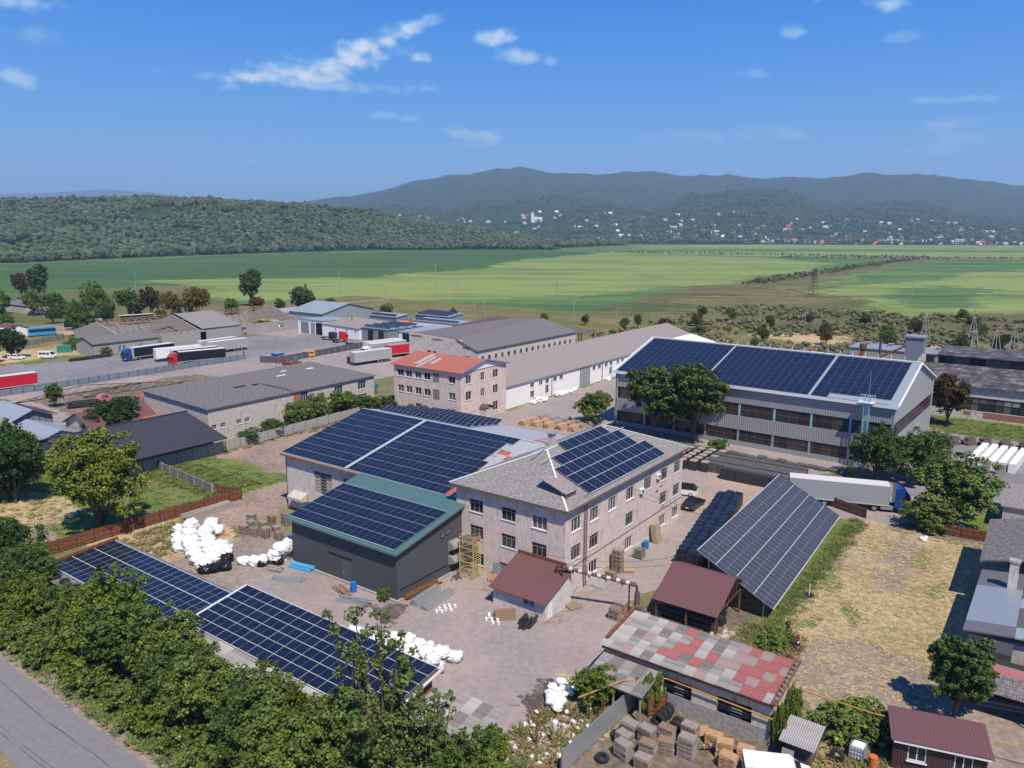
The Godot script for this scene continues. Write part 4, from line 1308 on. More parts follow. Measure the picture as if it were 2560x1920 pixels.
func annex():
	var o := begin("boiler_annex", "small whitewashed annex with a maroon sheet metal roof before the three storey block", "building", 62.6, -44.5)
	var u0 := 62.6
	var u1 := 67.65
	var v0 := -47.9
	var v1 := -41.1
	var mb := MB.new()
	var win := [[-43.95 - v0, 1.15, 1.45, 0.7]]
	wall(mb, P(u0, v0), Vector3.RIGHT, Vector3(0, 0, 1), v1 - v0, 2.15, win)
	wall(mb, P(u0, v1), Vector3(0, 0, -1), Vector3.RIGHT, u1 - u0, 2.15, [[0.5, 0.05, 0.95, 1.95]], 0.1, 4.0)
	wall(mb, P(u1, v0), Vector3(0, 0, 1), Vector3.LEFT, u1 - u0, 4.0, [], 0.2, 2.15)
	part(o, "wall", mb, mats.plaster)
	windows(o, P(u0, v0), Vector3.RIGHT, Vector3(0, 0, 1), win, 2)
	mb = MB.new()
	mb.span(P(u0 + 0.52, v1 - 0.08, 0.06), P(u0 + 1.43, v1 - 0.03, 1.98))
	part(o, "door", mb, mats.white_trim)
	mb = MB.new()
	mb.slab([P(u0 - 0.5, v0 - 0.3, 2.05), P(u0 - 0.5, v1 + 0.35, 2.05), P(u1, v1 + 0.35, 4.1), P(u1, v0 - 0.3, 4.1)], Vector3(0, 0.07, 0))
	part(o, "roof", mb, mats.maroon_x)
	mb = MB.new()
	mb.span(P(u1 - 0.1, v0 - 0.2, 4.15), P(u1 + 0.02, v1 - 0.6, 4.5))
	part(o, "flashing", mb, mats.rust)

func wavy(w: float, l: float, waves: int, amp: float) -> ArrayMesh:
	var key := "wavy%.2f_%.2f_%d" % [w, l, waves]
	if shapes.has(key):
		return shapes[key]
	var mb := MB.new()
	var n := waves * 2
	for k in n:
		var x0 := w * k / n
		var x1 := w * (k + 1) / n
		var y0 := amp if k % 2 == 0 else -amp
		mb.face([Vector3(x0, y0, 0), Vector3(x1, -y0, 0), Vector3(x1, -y0, -l), Vector3(x0, y0, -l)], Vector3(0, -5, 0))
	shapes[key] = mb.mesh()
	return shapes[key]

func sheet_roof(parent: Node3D, o: Vector3, across: Vector3, up: Vector3, nc: int, nr: int, pick: Callable, waves := 7, amp := 0.048):
	var w := across.length() / nc
	var l := up.length() / nr
	var x := across.normalized()
	var z := -up.normalized()
	var y := z.cross(x)
	var mesh := wavy(w * 0.995, l * 1.06, waves, amp)
	for i in nc:
		for j in nr:
			var m = pick.call(i, j)
			if m == null:
				continue
			var lift := y * (0.03 + 0.012 * ((i + j) % 2) + 0.02 * j * 0.2)
			put(parent, "sheet", mesh, m, o + x * (w * i) - z * (l * j) + lift, Basis(x, y, z))

func near_sheds():
	var o := begin("brick_shed", "long low brick shed with tyres on its flat roof end beside the rusty fence", "building", 38.8, -77.0)
	var mb := MB.new()
	mb.span(P(34.6, -88.6, 0), P(42.6, -64.6, 3.05))
	part(o, "wall", mb, mats.brick_pale)
	mb = MB.new()
	mb.slab([P(33.6, -89.0, 3.08), P(33.6, -64.5, 3.08), P(43.1, -64.5, 3.62), P(43.1, -89.0, 3.62)], Vector3(0, 0.12, 0))
	part(o, "roof", mb, mats.asb_dark_x)
	mb = MB.new()
	mb.slab([P(33.5, -89.1, 3.02), P(43.2, -89.1, 3.56), P(43.2, -89.1, 4.0), P(33.5, -89.1, 3.46)], Vector3(-0.3, 0, 0))
	part(o, "parapet", mb, mats.rust)
	var o2 := begin("brick_shed", "taller long red brick shed with solar panels and a pale corrugated eaves strip", "building", 39.0, -51.7)
	mb = MB.new()
	mb.span(P(35.7, -64.1, 0), P(43.0, -39.2, 3.3))
	for v in [-64.1, -39.2]:
		mb.face([P(35.7, v, 3.3), P(43.0, v, 3.3), P(43.0, v, 4.45), P(35.7, v, 3.36)], P(39, -51, 2))
	mb.face([P(43.0, -64.1, 3.3), P(43.0, -39.2, 3.3), P(43.0, -39.2, 4.45), P(43.0, -64.1, 4.45)], P(39, -51, 3))
	part(o2, "wall", mb, mats.brick)
	mb = MB.new()
	mb.slab([P(34.4, -64.5, 3.1), P(34.4, -38.8, 3.1), P(43.5, -38.8, 4.55), P(43.5, -64.5, 4.55)], Vector3(0, 0.05, 0))
	part(o2, "roof", mb, mats.wood_dark)
	var pale := mat("sheet_pale", Color(0.43, 0.415, 0.40), 0.85, "patch", 2.0)
	var mid := mat("sheet_mid", Color(0.33, 0.315, 0.305), 0.9, "blotch", 2.0)
	var dark := mat("sheet_dark", Color(0.225, 0.215, 0.21), 0.9, "blotch", 1.6)
	sheet_roof(o2, P(34.3, -64.5, 3.2), Vector3(25.7, 0, 0), L(2.6, 0, 0.41), 23, 2, func(i, j): return [pale, mid, pale, mid, mid][(i * 3 + j * 2) % 5])
	mb = MB.new()
	mb.slab([P(34.4, -64.75, 3.15), P(43.5, -64.75, 4.6), P(43.5, -64.75, 4.78), P(34.4, -64.75, 3.33)], Vector3(0.28, 0, 0))
	mb.slab([P(34.4, -38.75, 3.15), P(43.5, -38.75, 4.6), P(43.5, -38.75, 4.72), P(34.4, -38.75, 3.27)], Vector3(0.2, 0, 0))
	mb.span(P(43.5, -64.5, 4.52), P(43.68, -38.8, 4.72))
	part(o2, "edge_board", mb, mats.sill)
	var o3 := begin("lean_to", "low plastered lean-to with a grey corrugated roof at the end of the brick sheds", "building", 41.0, -35.4)
	mb = MB.new()
	mb.span(P(39.0, -38.4, 0), P(42.8, -32.4, 2.75))
	mb.face([P(39.0, -32.4, 2.75), P(42.8, -32.4, 2.75), P(42.8, -32.4, 3.45)], P(41, -35, 2))
	part(o3, "wall", mb, mats.plaster_grey)
	sheet_roof(o3, P(38.5, -38.6, 2.8), Vector3(6.7, 0, 0), L(4.8, 0, 0.78), 6, 3, func(i, j): return [mid, mid, pale, mid, dark][(i * 2 + j * 3) % 5])
	var ty := tyre_mesh()
	for k in 4:
		var q: Array = [[-86.9, 34.45], [-85.1, 34.3], [-83.2, 34.3], [-80.8, 34.4]][k]
		single("tyre", ["first", "second", "third", "fourth"][k] + " tyre from the left lying on the brick shed roof", "tyre", ty, mats.rubber, W(q[1], q[0], 3.44), TURN, "tyres on the shed roof").rotation.x = 0.0

func tyre_mesh() -> ArrayMesh:
	if not shapes.has("tyre"):
		var mb := MB.new()
		mb.torus(Vector3.ZERO, Vector3.UP, 0.5, 0.24, 0.14, 16)
		shapes["tyre"] = mb.mesh()
	return shapes["tyre"]

# ---------------------------------------------------------------- buildings behind and to the left
func gabled(called: String, label: String, u0: float, u1: float, v0: float, v1: float, e: float, rg: float, along_u: bool, wm, rm, near := [], right := [], over := 0.4, az := 36.0, bars := 2, cat := "building") -> Node3D:
	var o := begin(called, label, cat, u0, (v0 + v1) * 0.5, az)
	var mb := MB.new()
	box_walls(mb, u0, u1, v0, v1, e, near, right)
	var um := (u0 + u1) * 0.5
	var vm := (v0 + v1) * 0.5
	if along_u:
		for u in [u0, u1]:
			mb.face([P(u, v0, e), P(u, v1, e), P(u, vm, rg)], P(um, vm, 1))
	else:
		for v in [v0, v1]:
			mb.face([P(u0, v, e), P(u1, v, e), P(um, v, rg)], P(um, vm, 1))
	part(o, "wall", mb, wm)
	mb = MB.new()
	var dz := over * (rg - e) / ((v1 - v0) * 0.5 if along_u else (u1 - u0) * 0.5)
	if along_u:
		for v in [v0 - over, v1 + over]:
			mb.slab([P(u0 - over, v, e - dz), P(u1 + over, v, e - dz), P(u1 + over, vm, rg + 0.02), P(u0 - over, vm, rg + 0.02)], Vector3(0, 0.14, 0))
	else:
		for u in [u0 - over, u1 + over]:
			mb.slab([P(u, v0 - over, e - dz), P(u, v1 + over, e - dz), P(um, v1 + over, rg + 0.02), P(um, v0 - over, rg + 0.02)], Vector3(0, 0.14, 0))
	part(o, "roof", mb, rm)
	windows(o, P(u0, v0), Vector3.RIGHT, Vector3(0, 0, 1), near, bars)
	windows(o, P(u0, v1), Vector3(0, 0, -1), Vector3.RIGHT, right, bars)
	return o

func pitched(called: String, label: String, u0: float, u1: float, v0: float, v1: float, h00: float, h01: float, h11: float, h10: float, wm, rm, near := [], right := [], over := 0.3, az := 36.0, bars := 2, cat := "building") -> Node3D:
	var o := begin(called, label, cat, u0, (v0 + v1) * 0.5, az)
	var mb := MB.new()
	wall(mb, P(u0, v0), Vector3.RIGHT, Vector3(0, 0, 1), v1 - v0, h00, near, 0.22, h01)
	wall(mb, P(u0, v1), Vector3(0, 0, -1), Vector3.RIGHT, u1 - u0, h01, right, 0.22, h11)
	wall(mb, P(u1, v0), Vector3(0, 0, 1), Vector3.LEFT, u1 - u0, h10, [], 0.22, h00)
	wall(mb, P(u1, v1), Vector3.LEFT, Vector3(0, 0, -1), v1 - v0, h11, [], 0.22, h10)
	part(o, "wall", mb, wm)
	mb = MB.new()
	mb.slab([P(u0 - over, v0 - over, h00), P(u0 - over, v1 + over, h01), P(u1 + over, v1 + over, h11), P(u1 + over, v0 - over, h10)], Vector3(0, 0.16, 0))
	part(o, "roof", mb, rm)
	windows(o, P(u0, v0), Vector3.RIGHT, Vector3(0, 0, 1), near, bars)
	windows(o, P(u0, v1), Vector3(0, 0, -1), Vector3.RIGHT, right, bars)
	return o

func build_back_site():
	steel_hall()
	red_roof_block()
	var right := []
	for u in [148.2, 151.8, 154.6, 158.1, 160.9, 177.2, 180.0, 183.7, 186.4, 190.3, 193.0, 196.5, 199.3]:
		right.append([u - 137.8, 3.35, 1.7, 1.15])
	for u in [154.6, 186.3]:
		right.append([u - 137.8, 1.0, 1.6, 2.0])
	right.append([148.2 - 137.8, 0.95, 1.75, 1.7])
	var o := gabled("white_store", "long whitewashed store with a grey corrugated gable roof and a row of small windows", 137.8, 245, -124.0, -102.3, 5.3, 8.9, true, mats.whitewash, mats.asb_warm_x, [], right)
	var mb := MB.new()
	mb.span(P(171.2, -102.34, 0), P(175.8, -102.24, 4.9))
	part(o, "gate", mb, mats.galvanised)
	mb = MB.new()
	for u in [157.2, 182.0, 170.6]:
		mb.tube(P(u, -102.1, 0), P(u, -102.1, 5.1), 0.07, 0.07, 6)
	part(o, "downpipe", mb, mats.dark_frame)
	mb = MB.new()
	mb.slab([P(218, -103.5, 6.2), P(244, -103.5, 6.2), P(244, -95, 4.2), P(218, -95, 4.2)], Vector3(0, 0.1, 0))
	part(o, "white_sheet_roof", mb, mats.white_trim)
	mb = MB.new()
	for u in range(218, 246, 5):
		mb.bar(P(u, -95.3, 0), P(u, -95.3, 4.2), 0.2)
	part(o, "roof_post", mb, mats.galvanised)
	var br := []
	for k in 16:
		br.append([2.2 + k * 3.05, 4.2 - 0.02 * k, 1.35, 1.35])
	o = begin("beige_works", "long beige plastered works with a weathered grey roof and a row of square windows", "building", 165, -144.0)
	mb = MB.new()
	wall(mb, P(165, -132), Vector3(0, 0, -1), Vector3.RIGHT, 52, 7.35, br)
	mb.slab([P(165, -157, 0), P(165, -132, 0), P(165, -132, 7.4), P(165, -138, 9.9), P(165, -157, 10.4)], L(0.35, 0, 0))
	mb.face([P(165, -157, 0), P(217, -157, 0), P(217, -157, 9.8), P(165, -157, 10.3)], P(190, -144, 3))
	mb.face([P(217, -157, 0), P(217, -132, 0), P(217, -132, 7.35), P(217, -145, 10.5), P(217, -157, 9.8)], P(190, -144, 3))
	part(o, "wall", mb, mats.plaster_old)
	windows(o, P(165, -132), Vector3(0, 0, -1), Vector3.RIGHT, br, 2, mats.old_frame)
	for q in [[-149.8, 5.5, 1.2, 0.5], [-147.8, 5.4, 1.2, 0.45], [-136.0, 5.2, 1.6, 0.45]]:
		mb = MB.new()
		mb.span(P(164.94, q[0], q[1]), P(165.0, q[0] + q[2], q[1] + q[3]))
		part(o, "vent_opening", mb, mats.dark)
	for q in [[-154, 9.7, 6.0, 0.8], [-146, 9.3, 5.0, 0.7], [-135.5, 7.8, 3.5, 0.8]]:
		mb = MB.new()
		var pts := []
		for k in 10:
			var a := TAU * k / 10.0
			pts.append(P(164.98, q[0] + q[2] * 0.5 * cos(a) * rng.randf_range(0.7, 1.1), q[1] + q[3] * 0.5 * sin(a) * rng.randf_range(0.5, 1.1)))
		mb.slab(pts, L(0.03, 0, 0))
		part(o, "bare_brick_patch", mb, mats.brick)
	mb = MB.new()
	mb.slab([P(164.7, -131.5, 7.3), P(217.4, -131.5, 7.3), P(217.4, -145, 10.7), P(164.7, -139.0, 10.1)], Vector3(0, 0.14, 0))
	mb.slab([P(165.4, -139.0, 10.1), P(217.4, -145, 10.7), P(217.4, -157.4, 9.9), P(165.4, -157.2, 10.2)], Vector3(0, 0.14, 0))
	part(o, "roof", mb, mats.asb_dark_x)
	var lw := [[119.3 - 81.6, 4.25, 2.5, 1.9], [112.4 - 81.6, 4.3, 2.5, 1.8]]
	for u in [82.2, 84.05, 87.6, 89.5]:
		lw.append([u - 81.6, 2.6, 1.1, 0.95])
	lw.append([119.1 - 81.6, 0.65, 2.95, 2.5, 6])
	lw.append([103.3 - 81.6, 3.6, 1.9, 2.9])
	o = pitched("grey_roofed_works", "low plastered works with a wide weathered grey roof and bare brick patches", 81.6, 124.3, -152, -129.7, 7.5, 6.7, 6.8, 7.6, mats.plaster_grey, mats.asb_dark_z, [], lw, 0.4, 36.0, 3)
	for q in [[101.4, 1.2, 1.9, 5.2], [118.0, 0.1, 5.8, 1.3], [110.4, 0.1, 2.6, 1.1]]:
		mb = MB.new()
		mb.span(P(q[0], -129.69, q[1]), P(q[0] + q[2], -129.66, q[1] + q[3]))
		part(o, "bare_brick_patch", mb, mats.brick)
	for q in [[95, -141, 2.6, 0.5], [99, -140.4, 1.2, 0.6], [118, -146, 1.8, 0.7], [112, -147.6, 1.5, 0.4], [108, -144, 2.4, 0.4]]:
		mb = MB.new()
		var hh: float = 7.05 + 0.16 + (-129.7 - q[1]) / 22.3 * 0.75 - 0.25
		mb.span(P(q[0], q[1], hh - 0.1), P(q[0] + q[2], q[1] + q[3], hh + 0.14))
		part(o, "loose_roof_sheet", mb, mats.white_trim if q[0] > 107 else mats.dark)
	mb = MB.new()
	mb.span(P(101.0, -152.2, 7.3), P(101.25, -129.5, 7.55))
	part(o, "roof_joint", mb, mats.concrete_dark)
	o = pitched("depot_garage", "white garage with two grey roller doors and a blue grey metal roof at the yard", 197, 214, -247, -232, 5.6, 5.6, 4.6, 4.6, mats.whitewash, mats.sheet_grey_z)
	for q in [[-245.2, 4.6, mats.fence_blue], [-239.4, 2.4, mats.galvanised], [-236.4, 3.6, mats.dark]]:
		mb = MB.new()
		mb.span(P(196.93, q[0], 0.02), P(197.0, q[0] + q[1], 4.6))
		part(o, "roller_door", mb, q[2])
	var win := [[6, 2.3, 1.0, 1.0], [12.0, 2.3, 1.0, 1.0], [17.0, 2.3, 1.0, 1.0]]
	o = pitched("white_workshop", "low white workshop with a brown grey corrugated roof between the garages", 197, 212, -232, -212.5, 4.5, 4.0, 5.3, 5.8, mats.whitewash, mats.asb_warm_x, win)
	mb = MB.new()
	mb.tube(P(206, -226, 4.6), P(206, -226, 7.2), 0.14, 0.14, 8)
	part(o, "flue", mb, mats.post_dark)
	o = pitched("solar_garage", "grey steel garage with open bays and rows of tilted solar panels on its roof", 198, 216, -212.3, -198.5, 4.6, 4.6, 4.4, 4.4, mats.fence_blue, mats.sheet_grey_x)
	for v in [-209.0, -203.6]:
		mb = MB.new()
		mb.span(P(197.93, v, 0.02), P(198.0, v + 2.7, 3.9))
		part(o, "open_bay", mb, mats.dark)
	o = pitched("grey_garage", "grey metal roofed garage beside the solar garage", 203, 220, -198.3, -188, 3.6, 3.9, 4.3, 4.1, mats.whitewash, mats.sheet_grey_z)
	mb = MB.new()
	mb.span(P(202.93, -196.5, 0.02), P(203.0, -190.5, 3.2))
	part(o, "open_bay", mb, mats.dark)
	gabled("metal_hangar", "large pale metal hangar with an open gable end behind the garages", 222, 252, -284, -262, 4.2, 7.6, false, mats.sheet_grey_x, mats.sheet_grey_z, [], [], 0.5)
	gabled("metal_shed", "small grey metal shed with a gable end at the far corner of the yard", 218, 237, -296, -287, 3.2, 4.6, true, mats.galvanised, mats.sheet_grey_x)
	pitched("solar_hut", "small grey hut with one row of solar panels behind the workshop", 236, 243, -248, -232, 3.4, 3.4, 4.2, 4.2, mats.fence_blue, mats.sheet_grey_x)
	pitched("solar_barn", "grey blue barn with three rows of solar panels near the field edge", 249, 258, -233, -214, 3.6, 3.6, 4.6, 4.6, mats.fence_blue, mats.sheet_grey_x)
	pitched("solar_lean_to", "low lean-to with a single row of solar panels beside the grey blue barn", 238, 246, -224, -200, 2.8, 2.8, 3.2, 3.2, mats.whitewash, mats.sheet_grey_x)
	pitched("red_roofed_shed", "long low shed with a faded red metal roof behind the beige works", 228, 256, -194, -176, 3.6, 3.6, 4.6, 4.6, mats.plaster_old, mats.maroon_z)
	o = begin("open_shelter", "open shelter with a dark roof on rusty posts behind the white store", "shelter", 232, -143)
	mb = MB.new()
	mb.slab([P(228, -150, 5.6), P(228, -137, 5.2), P(240, -137, 5.0), P(240, -150, 5.4)], Vector3(0, 0.2, 0))
	part(o, "roof", mb, mats.wood_dark)
	for u in [229, 239]:
		for v in [-149, -143, -138]:
			mb = MB.new()
			mb.bar(P(u, v, 0), P(u, v, 5.2), 0.25)
			part(o, "post", mb, mats.rust_dark)
	gabled("field_hut", "little grey hut with a weathered roof in the scrub beyond the steel hall", 226, 231, -91, -82, 2.6, 3.9, false, mats.wood_grey, mats.asb_dark_x)
	factory()
	ruin()

func steel_hall():
	var o := begin("steel_hall", "large grey corrugated steel hall with two bands of windows and solar panels on its roof", "building", 139.5, -53, 37.5)
	var u0 := 139.5
	var u1 := 173.2
	var v0 := -79.8
	var v1 := -26.5
	var e := 11.3
	var rg := 16.35
	var um := 156.3
	var mb := MB.new()
	for q in [[0.0, 0.85], [3.1, 5.7], [8.15, e]]:
		mb.span(P(u0, v0, q[0]), P(u0 + 0.3, v1, q[1]))
	part(o, "near_cladding", mb, mats.steel_wall)
	mb = MB.new()
	mb.span(P(u0 + 0.02, v1 - 0.28, 8.15), P(u1, v1, e))
	mb.span(P(u0 + 0.02, v1 - 0.28, 0.0), P(u1, v1, 5.5))
	mb.slab([P(u0, v1 - 0.28, e), P(u1, v1 - 0.28, e), P(um, v1 - 0.28, rg)], Vector3(0.28, 0, 0))
	mb.slab([P(u0, v0, 0), P(u1, v0, 0), P(u1, v0, e), P(um, v0, rg), P(u0, v0, e)], Vector3(0.2, 0, 0))
	mb.face([P(u1, v0, 0), P(u1, v1, 0), P(u1, v1, e), P(u1, v0, e)], P(150, -50, 4))
	part(o, "gable_cladding", mb, mats.steel_gable)
	mb = MB.new()
	mb.span(P(u0 + 0.5, v1 - 0.12, 5.5), P(u1 - 0.4, v1 - 0.06, 8.15))
	part(o, "gable_window_band", mb, mat("glass_navy", Color(0.018, 0.02, 0.06), 0.25))
	mb = MB.new()
	for k in 2:
		mb.span(P(u0 + 0.5, v1 - 0.05, 6.3 + k * 0.9), P(u1 - 0.4, v1 - 0.02, 6.38 + k * 0.9))
	part(o, "gable_window_bars", mb, mats.red_frame)
	for band in [[0.85, 3.1], [5.7, 8.15]]:
		var y0: float = band[0]
		var y1: float = band[1]
		var bar := MB.new()
		var nb := 34
		for k in nb + 1:
			var v := v0 + 1.0 + (v1 - v0 - 1.6) * k / nb
			bar.span(P(u0 + 0.15, v - 0.03, y0), P(u0 + 0.2, v + 0.03, y1))
		for y in [lerpf(y0, y1, 0.5)]:
			bar.span(P(u0 + 0.14, v0 + 1.0, y - 0.04), P(u0 + 0.2, v1 - 0.6, y + 0.04))
		var wb := part(o, "window_band", bar, mats.red_frame)
		for k in nb:
			var v := v0 + 1.0 + (v1 - v0 - 1.6) * k / nb
			var p := MB.new()
			p.span(P(u0 + 0.2, v + 0.05, y0 + 0.02), P(u0 + 0.22, v + (v1 - v0 - 1.6) / nb - 0.05, y1 - 0.02))
			part(wb, "pane", p, [mats.glass_teal, mats.glass, mats.glass_teal, mats.glass_b][rng.randi() % 4])
		var col := MB.new()
		for k in 9:
			var v := v0 + 0.2 + (v1 - v0 - 0.4) * k / 8.0
			col.span(P(u0 + 0.1, v - 0.2, y0), P(u0 + 0.28, v + 0.2, y1))
		part(o, "column", col, mats.tower_blue if band[0] > 3 else mats.galvanised)
	mb = MB.new()
	mb.slab([P(u0 - 0.5, v0 - 0.5, e - 0.15), P(u0 - 0.5, v1 + 0.45, e - 0.15), P(um, v1 + 0.45, rg), P(um, v0 - 0.5, rg)], Vector3(0, 0.2, 0))
	mb.slab([P(u1 + 0.5, v0 - 0.5, e - 0.15), P(u1 + 0.5, v1 + 0.45, e - 0.15), P(um, v1 + 0.45, rg), P(um, v0 - 0.5, rg)], Vector3(0, 0.2, 0))
	part(o, "roof", mb, mats.sheet_grey_x)
	mb = MB.new()
	mb.slab([P(u0 - 0.56, v0 - 0.5, e - 0.35), P(u0 - 0.56, v1 + 0.45, e - 0.35), P(u0 - 0.56, v1 + 0.45, e + 0.1), P(u0 - 0.56, v0 - 0.5, e + 0.1)], Vector3(0, 0, 0.06))
	for v in [v0 - 0.56, v1 + 0.46]:
		mb.slab([P(u0 - 0.5, v, e - 0.1), P(um, v, rg + 0.05), P(um, v, rg + 0.35), P(u0 - 0.5, v, e + 0.2)], Vector3(0.25, 0, 0))
		mb.slab([P(u1 + 0.5, v, e - 0.1), P(um, v, rg + 0.05), P(um, v, rg + 0.35), P(u1 + 0.5, v, e + 0.2)], Vector3(0.1, 0, 0))
	mb.span(P(um + 0.25, v0 - 0.5, rg + 0.2), P(um - 0.25, v1 + 0.5, rg + 0.33))
	part(o, "edge_trim", mb, mats.white_trim)
	mb = MB.new()
	for k in 18:
		var v := v0 + 14 + k * 2.3
		mb.bar(P(um + 0.6, v, rg + 0.25), P(um + 2.6, v - 0.4, rg + 0.75), 0.09)
	part(o, "panel_strut", mb, mats.alu)
	mb = MB.new()
	for v in [v0 + 0.1, v0 + 0.5]:
		mb.tube(P(u0 - 0.2, v, 0), P(u0 - 0.2, v, e - 0.3), 0.07, 0.07, 6)
	mb.tube(P(u1 - 0.6, v1 + 0.15, 0), P(u1 - 0.6, v1 + 0.15, e), 0.1, 0.1, 6)
	part(o, "downpipe", mb, mats.alu)
	mb = MB.new()
	mb.tube(P(152, v1 + 0.5, 4.6), P(160, v1 + 0.5, 4.6), 0.3, 0.3, 8)
	part(o, "duct", mb, mats.galvanised)
	o = begin("ladder_tower", "tall pale blue caged ladder tower rising in front of the steel hall", "ladder tower", 137.6, -30.5, 37.5)
	mb = MB.new()
	for q in [[137.2, -30.9], [138.0, -30.9], [137.2, -30.1], [138.0, -30.1]]:
		mb.bar(P(q[0], q[1], 0), P(q[0], q[1], 13.0), 0.1)
	part(o, "leg", mb, mats.tower_blue)
	mb = MB.new()
	for k in 25:
		var y := 0.6 + k * 0.48
		mb.bar(P(137.2, -30.9, y), P(137.2, -30.1, y), 0.06)
		mb.bar(P(138.0, -30.1, y), P(138.0, -30.9, y), 0.06)
		if k % 2 == 0:
			mb.bar(P(137.2, -30.9, y), P(138.0, -30.9, y + 0.48), 0.05)
			mb.bar(P(137.2, -30.1, y + 0.48), P(138.0, -30.1, y), 0.05)
	part(o, "rung", mb, mats.tower_blue)
	mb = MB.new()
	for k in 7:
		var v := -31.9 + k * 0.4
		mb.bar(P(138.6, v, 11.8), P(138.6, v, 12.9), 0.05)
	mb.bar(P(138.6, -31.9, 12.9), P(138.6, -29.5, 12.9), 0.06)
	mb.bar(P(138.6, -31.9, 12.35), P(138.6, -29.5, 12.35), 0.06)
	mb.span(P(137.0, -31.9, 11.75), P(139.0, -29.5, 11.82))
	part(o, "platform", mb, mats.white_trim)
	mb = MB.new()
	mb.tube(P(138.4, -30.5, 11.8), P(138.4, -30.5, 17.0), 0.035, 0.02, 5)
	part(o, "mast", mb, mats.alu)

func red_roof_block():
	var u0 := 121.6
	var u1 := 137.3
	var v0 := -120.5
	var v1 := -101.4
	var near := []
	for q in [[-119.5, 8.45], [-117.0, 8.45], [-114.3, 8.45], [-111.7, 8.45], [-104.8, 8.45], [-119.5, 4.95], [-117.0, 4.95], [-114.3, 4.95], [-111.7, 4.95], [-104.8, 4.95], [-114.3, 1.4], [-104.8, 1.4]]:
		near.append([q[0] - v0, q[1], 1.85, 1.55])
	var right := []
	for q in [[123.2, 8.3, 1.85, 1.8], [128.2, 8.3, 1.4, 1.8], [132.5, 8.3, 1.9, 1.8], [123.2, 4.8, 1.85, 1.9], [128.2, 4.8, 1.4, 1.8], [132.5, 4.8, 1.9, 1.9], [132.5, 0.95, 1.9, 2.1]]:
		right.append([q[0] - u0, q[1], q[2], q[3]])
	var o := gabled("red_roofed_block", "beige three level block with a rusty red sheet roof and white gable", u0, u1, v0, v1, 11.0, 12.75, false, mats.plaster_pink, mats.redroof, near, right, 0.55)
	for k in 2:
		var mb := MB.new()
		mb.span(P(u0 - 0.02, -109.1, 8.2 - k * 3.7), P(u0 + 0.1, -107.3, 10.2 - k * 3.5))
		part(o, "blocked_window", mb, mats.concrete_dark)
	var mb := MB.new()
	mb.slab([P(u0 + 0.6, v1 + 0.02, 11.0), P(u1 - 0.6, v1 + 0.02, 11.0), P(129.45, v1 + 0.02, 12.55)], Vector3(0.12, 0, 0))
	part(o, "gable_board", mb, mats.white_plastic)
	mb = MB.new()
	mb.slab([P(u0 - 0.6, v1 + 0.55, 10.8), P(129.45, v1 + 0.55, 12.7), P(129.45, v1 + 0.55, 13.0), P(u0 - 0.6, v1 + 0.55, 11.1)], Vector3(0.1, 0, 0))
	mb.slab([P(u1 + 0.6, v1 + 0.55, 10.8), P(129.45, v1 + 0.55, 12.7), P(129.45, v1 + 0.55, 13.0), P(u1 + 0.6, v1 + 0.55, 11.1)], Vector3(0.1, 0, 0))
	part(o, "barge_board", mb, mats.fence_blue)
	for q in [[-115.5, 1.2, 0.2, 0.9], [-113.7, 0.8, 0.0, 0.75], [-111.9, 1.0, 0.3, 0.7]]:
		mb = MB.new()
		var t0: float = q[2]
		var t1: float = q[3]
		mb.slab([P(lerpf(u0 - 0.5, 129.4, t0), q[0], lerpf(10.98, 12.9, t0)), P(lerpf(u0 - 0.5, 129.4, t0), q[0] + q[1], lerpf(10.98, 12.9, t0)), P(lerpf(u0 - 0.5, 129.4, t1), q[0] + q[1], lerpf(10.98, 12.9, t1)), P(lerpf(u0 - 0.5, 129.4, t1), q[0], lerpf(10.98, 12.9, t1))], Vector3(0, 0.06, 0))
		part(o, "new_roof_sheet", mb, mats.pale_sheet)
	mb = MB.new()
	for k in 8:
		var a0 := PI * k / 8.0
		var a1 := PI * (k + 1) / 8.0
		mb.slab([P(128.9 - cos(a0) * 1.3, v1 + 0.05, 2.3 + sin(a0) * 0.9), P(128.9 - cos(a1) * 1.3, v1 + 0.05, 2.3 + sin(a1) * 0.9), P(128.9 - cos(a1) * 1.3, v1 + 1.9, 2.3 + sin(a1) * 0.9), P(128.9 - cos(a0) * 1.3, v1 + 1.9, 2.3 + sin(a0) * 0.9)], Vector3(0, 0.05, 0))
	var po := part(o, "porch_roof", mb, mats.maroon_z)
	mb = MB.new()
	mb.span(P(127.7, v1 + 0.02, 0), P(130.1, v1 + 1.6, 2.2))
	part(po, "porch_box", mb, mats.plaster_grey)

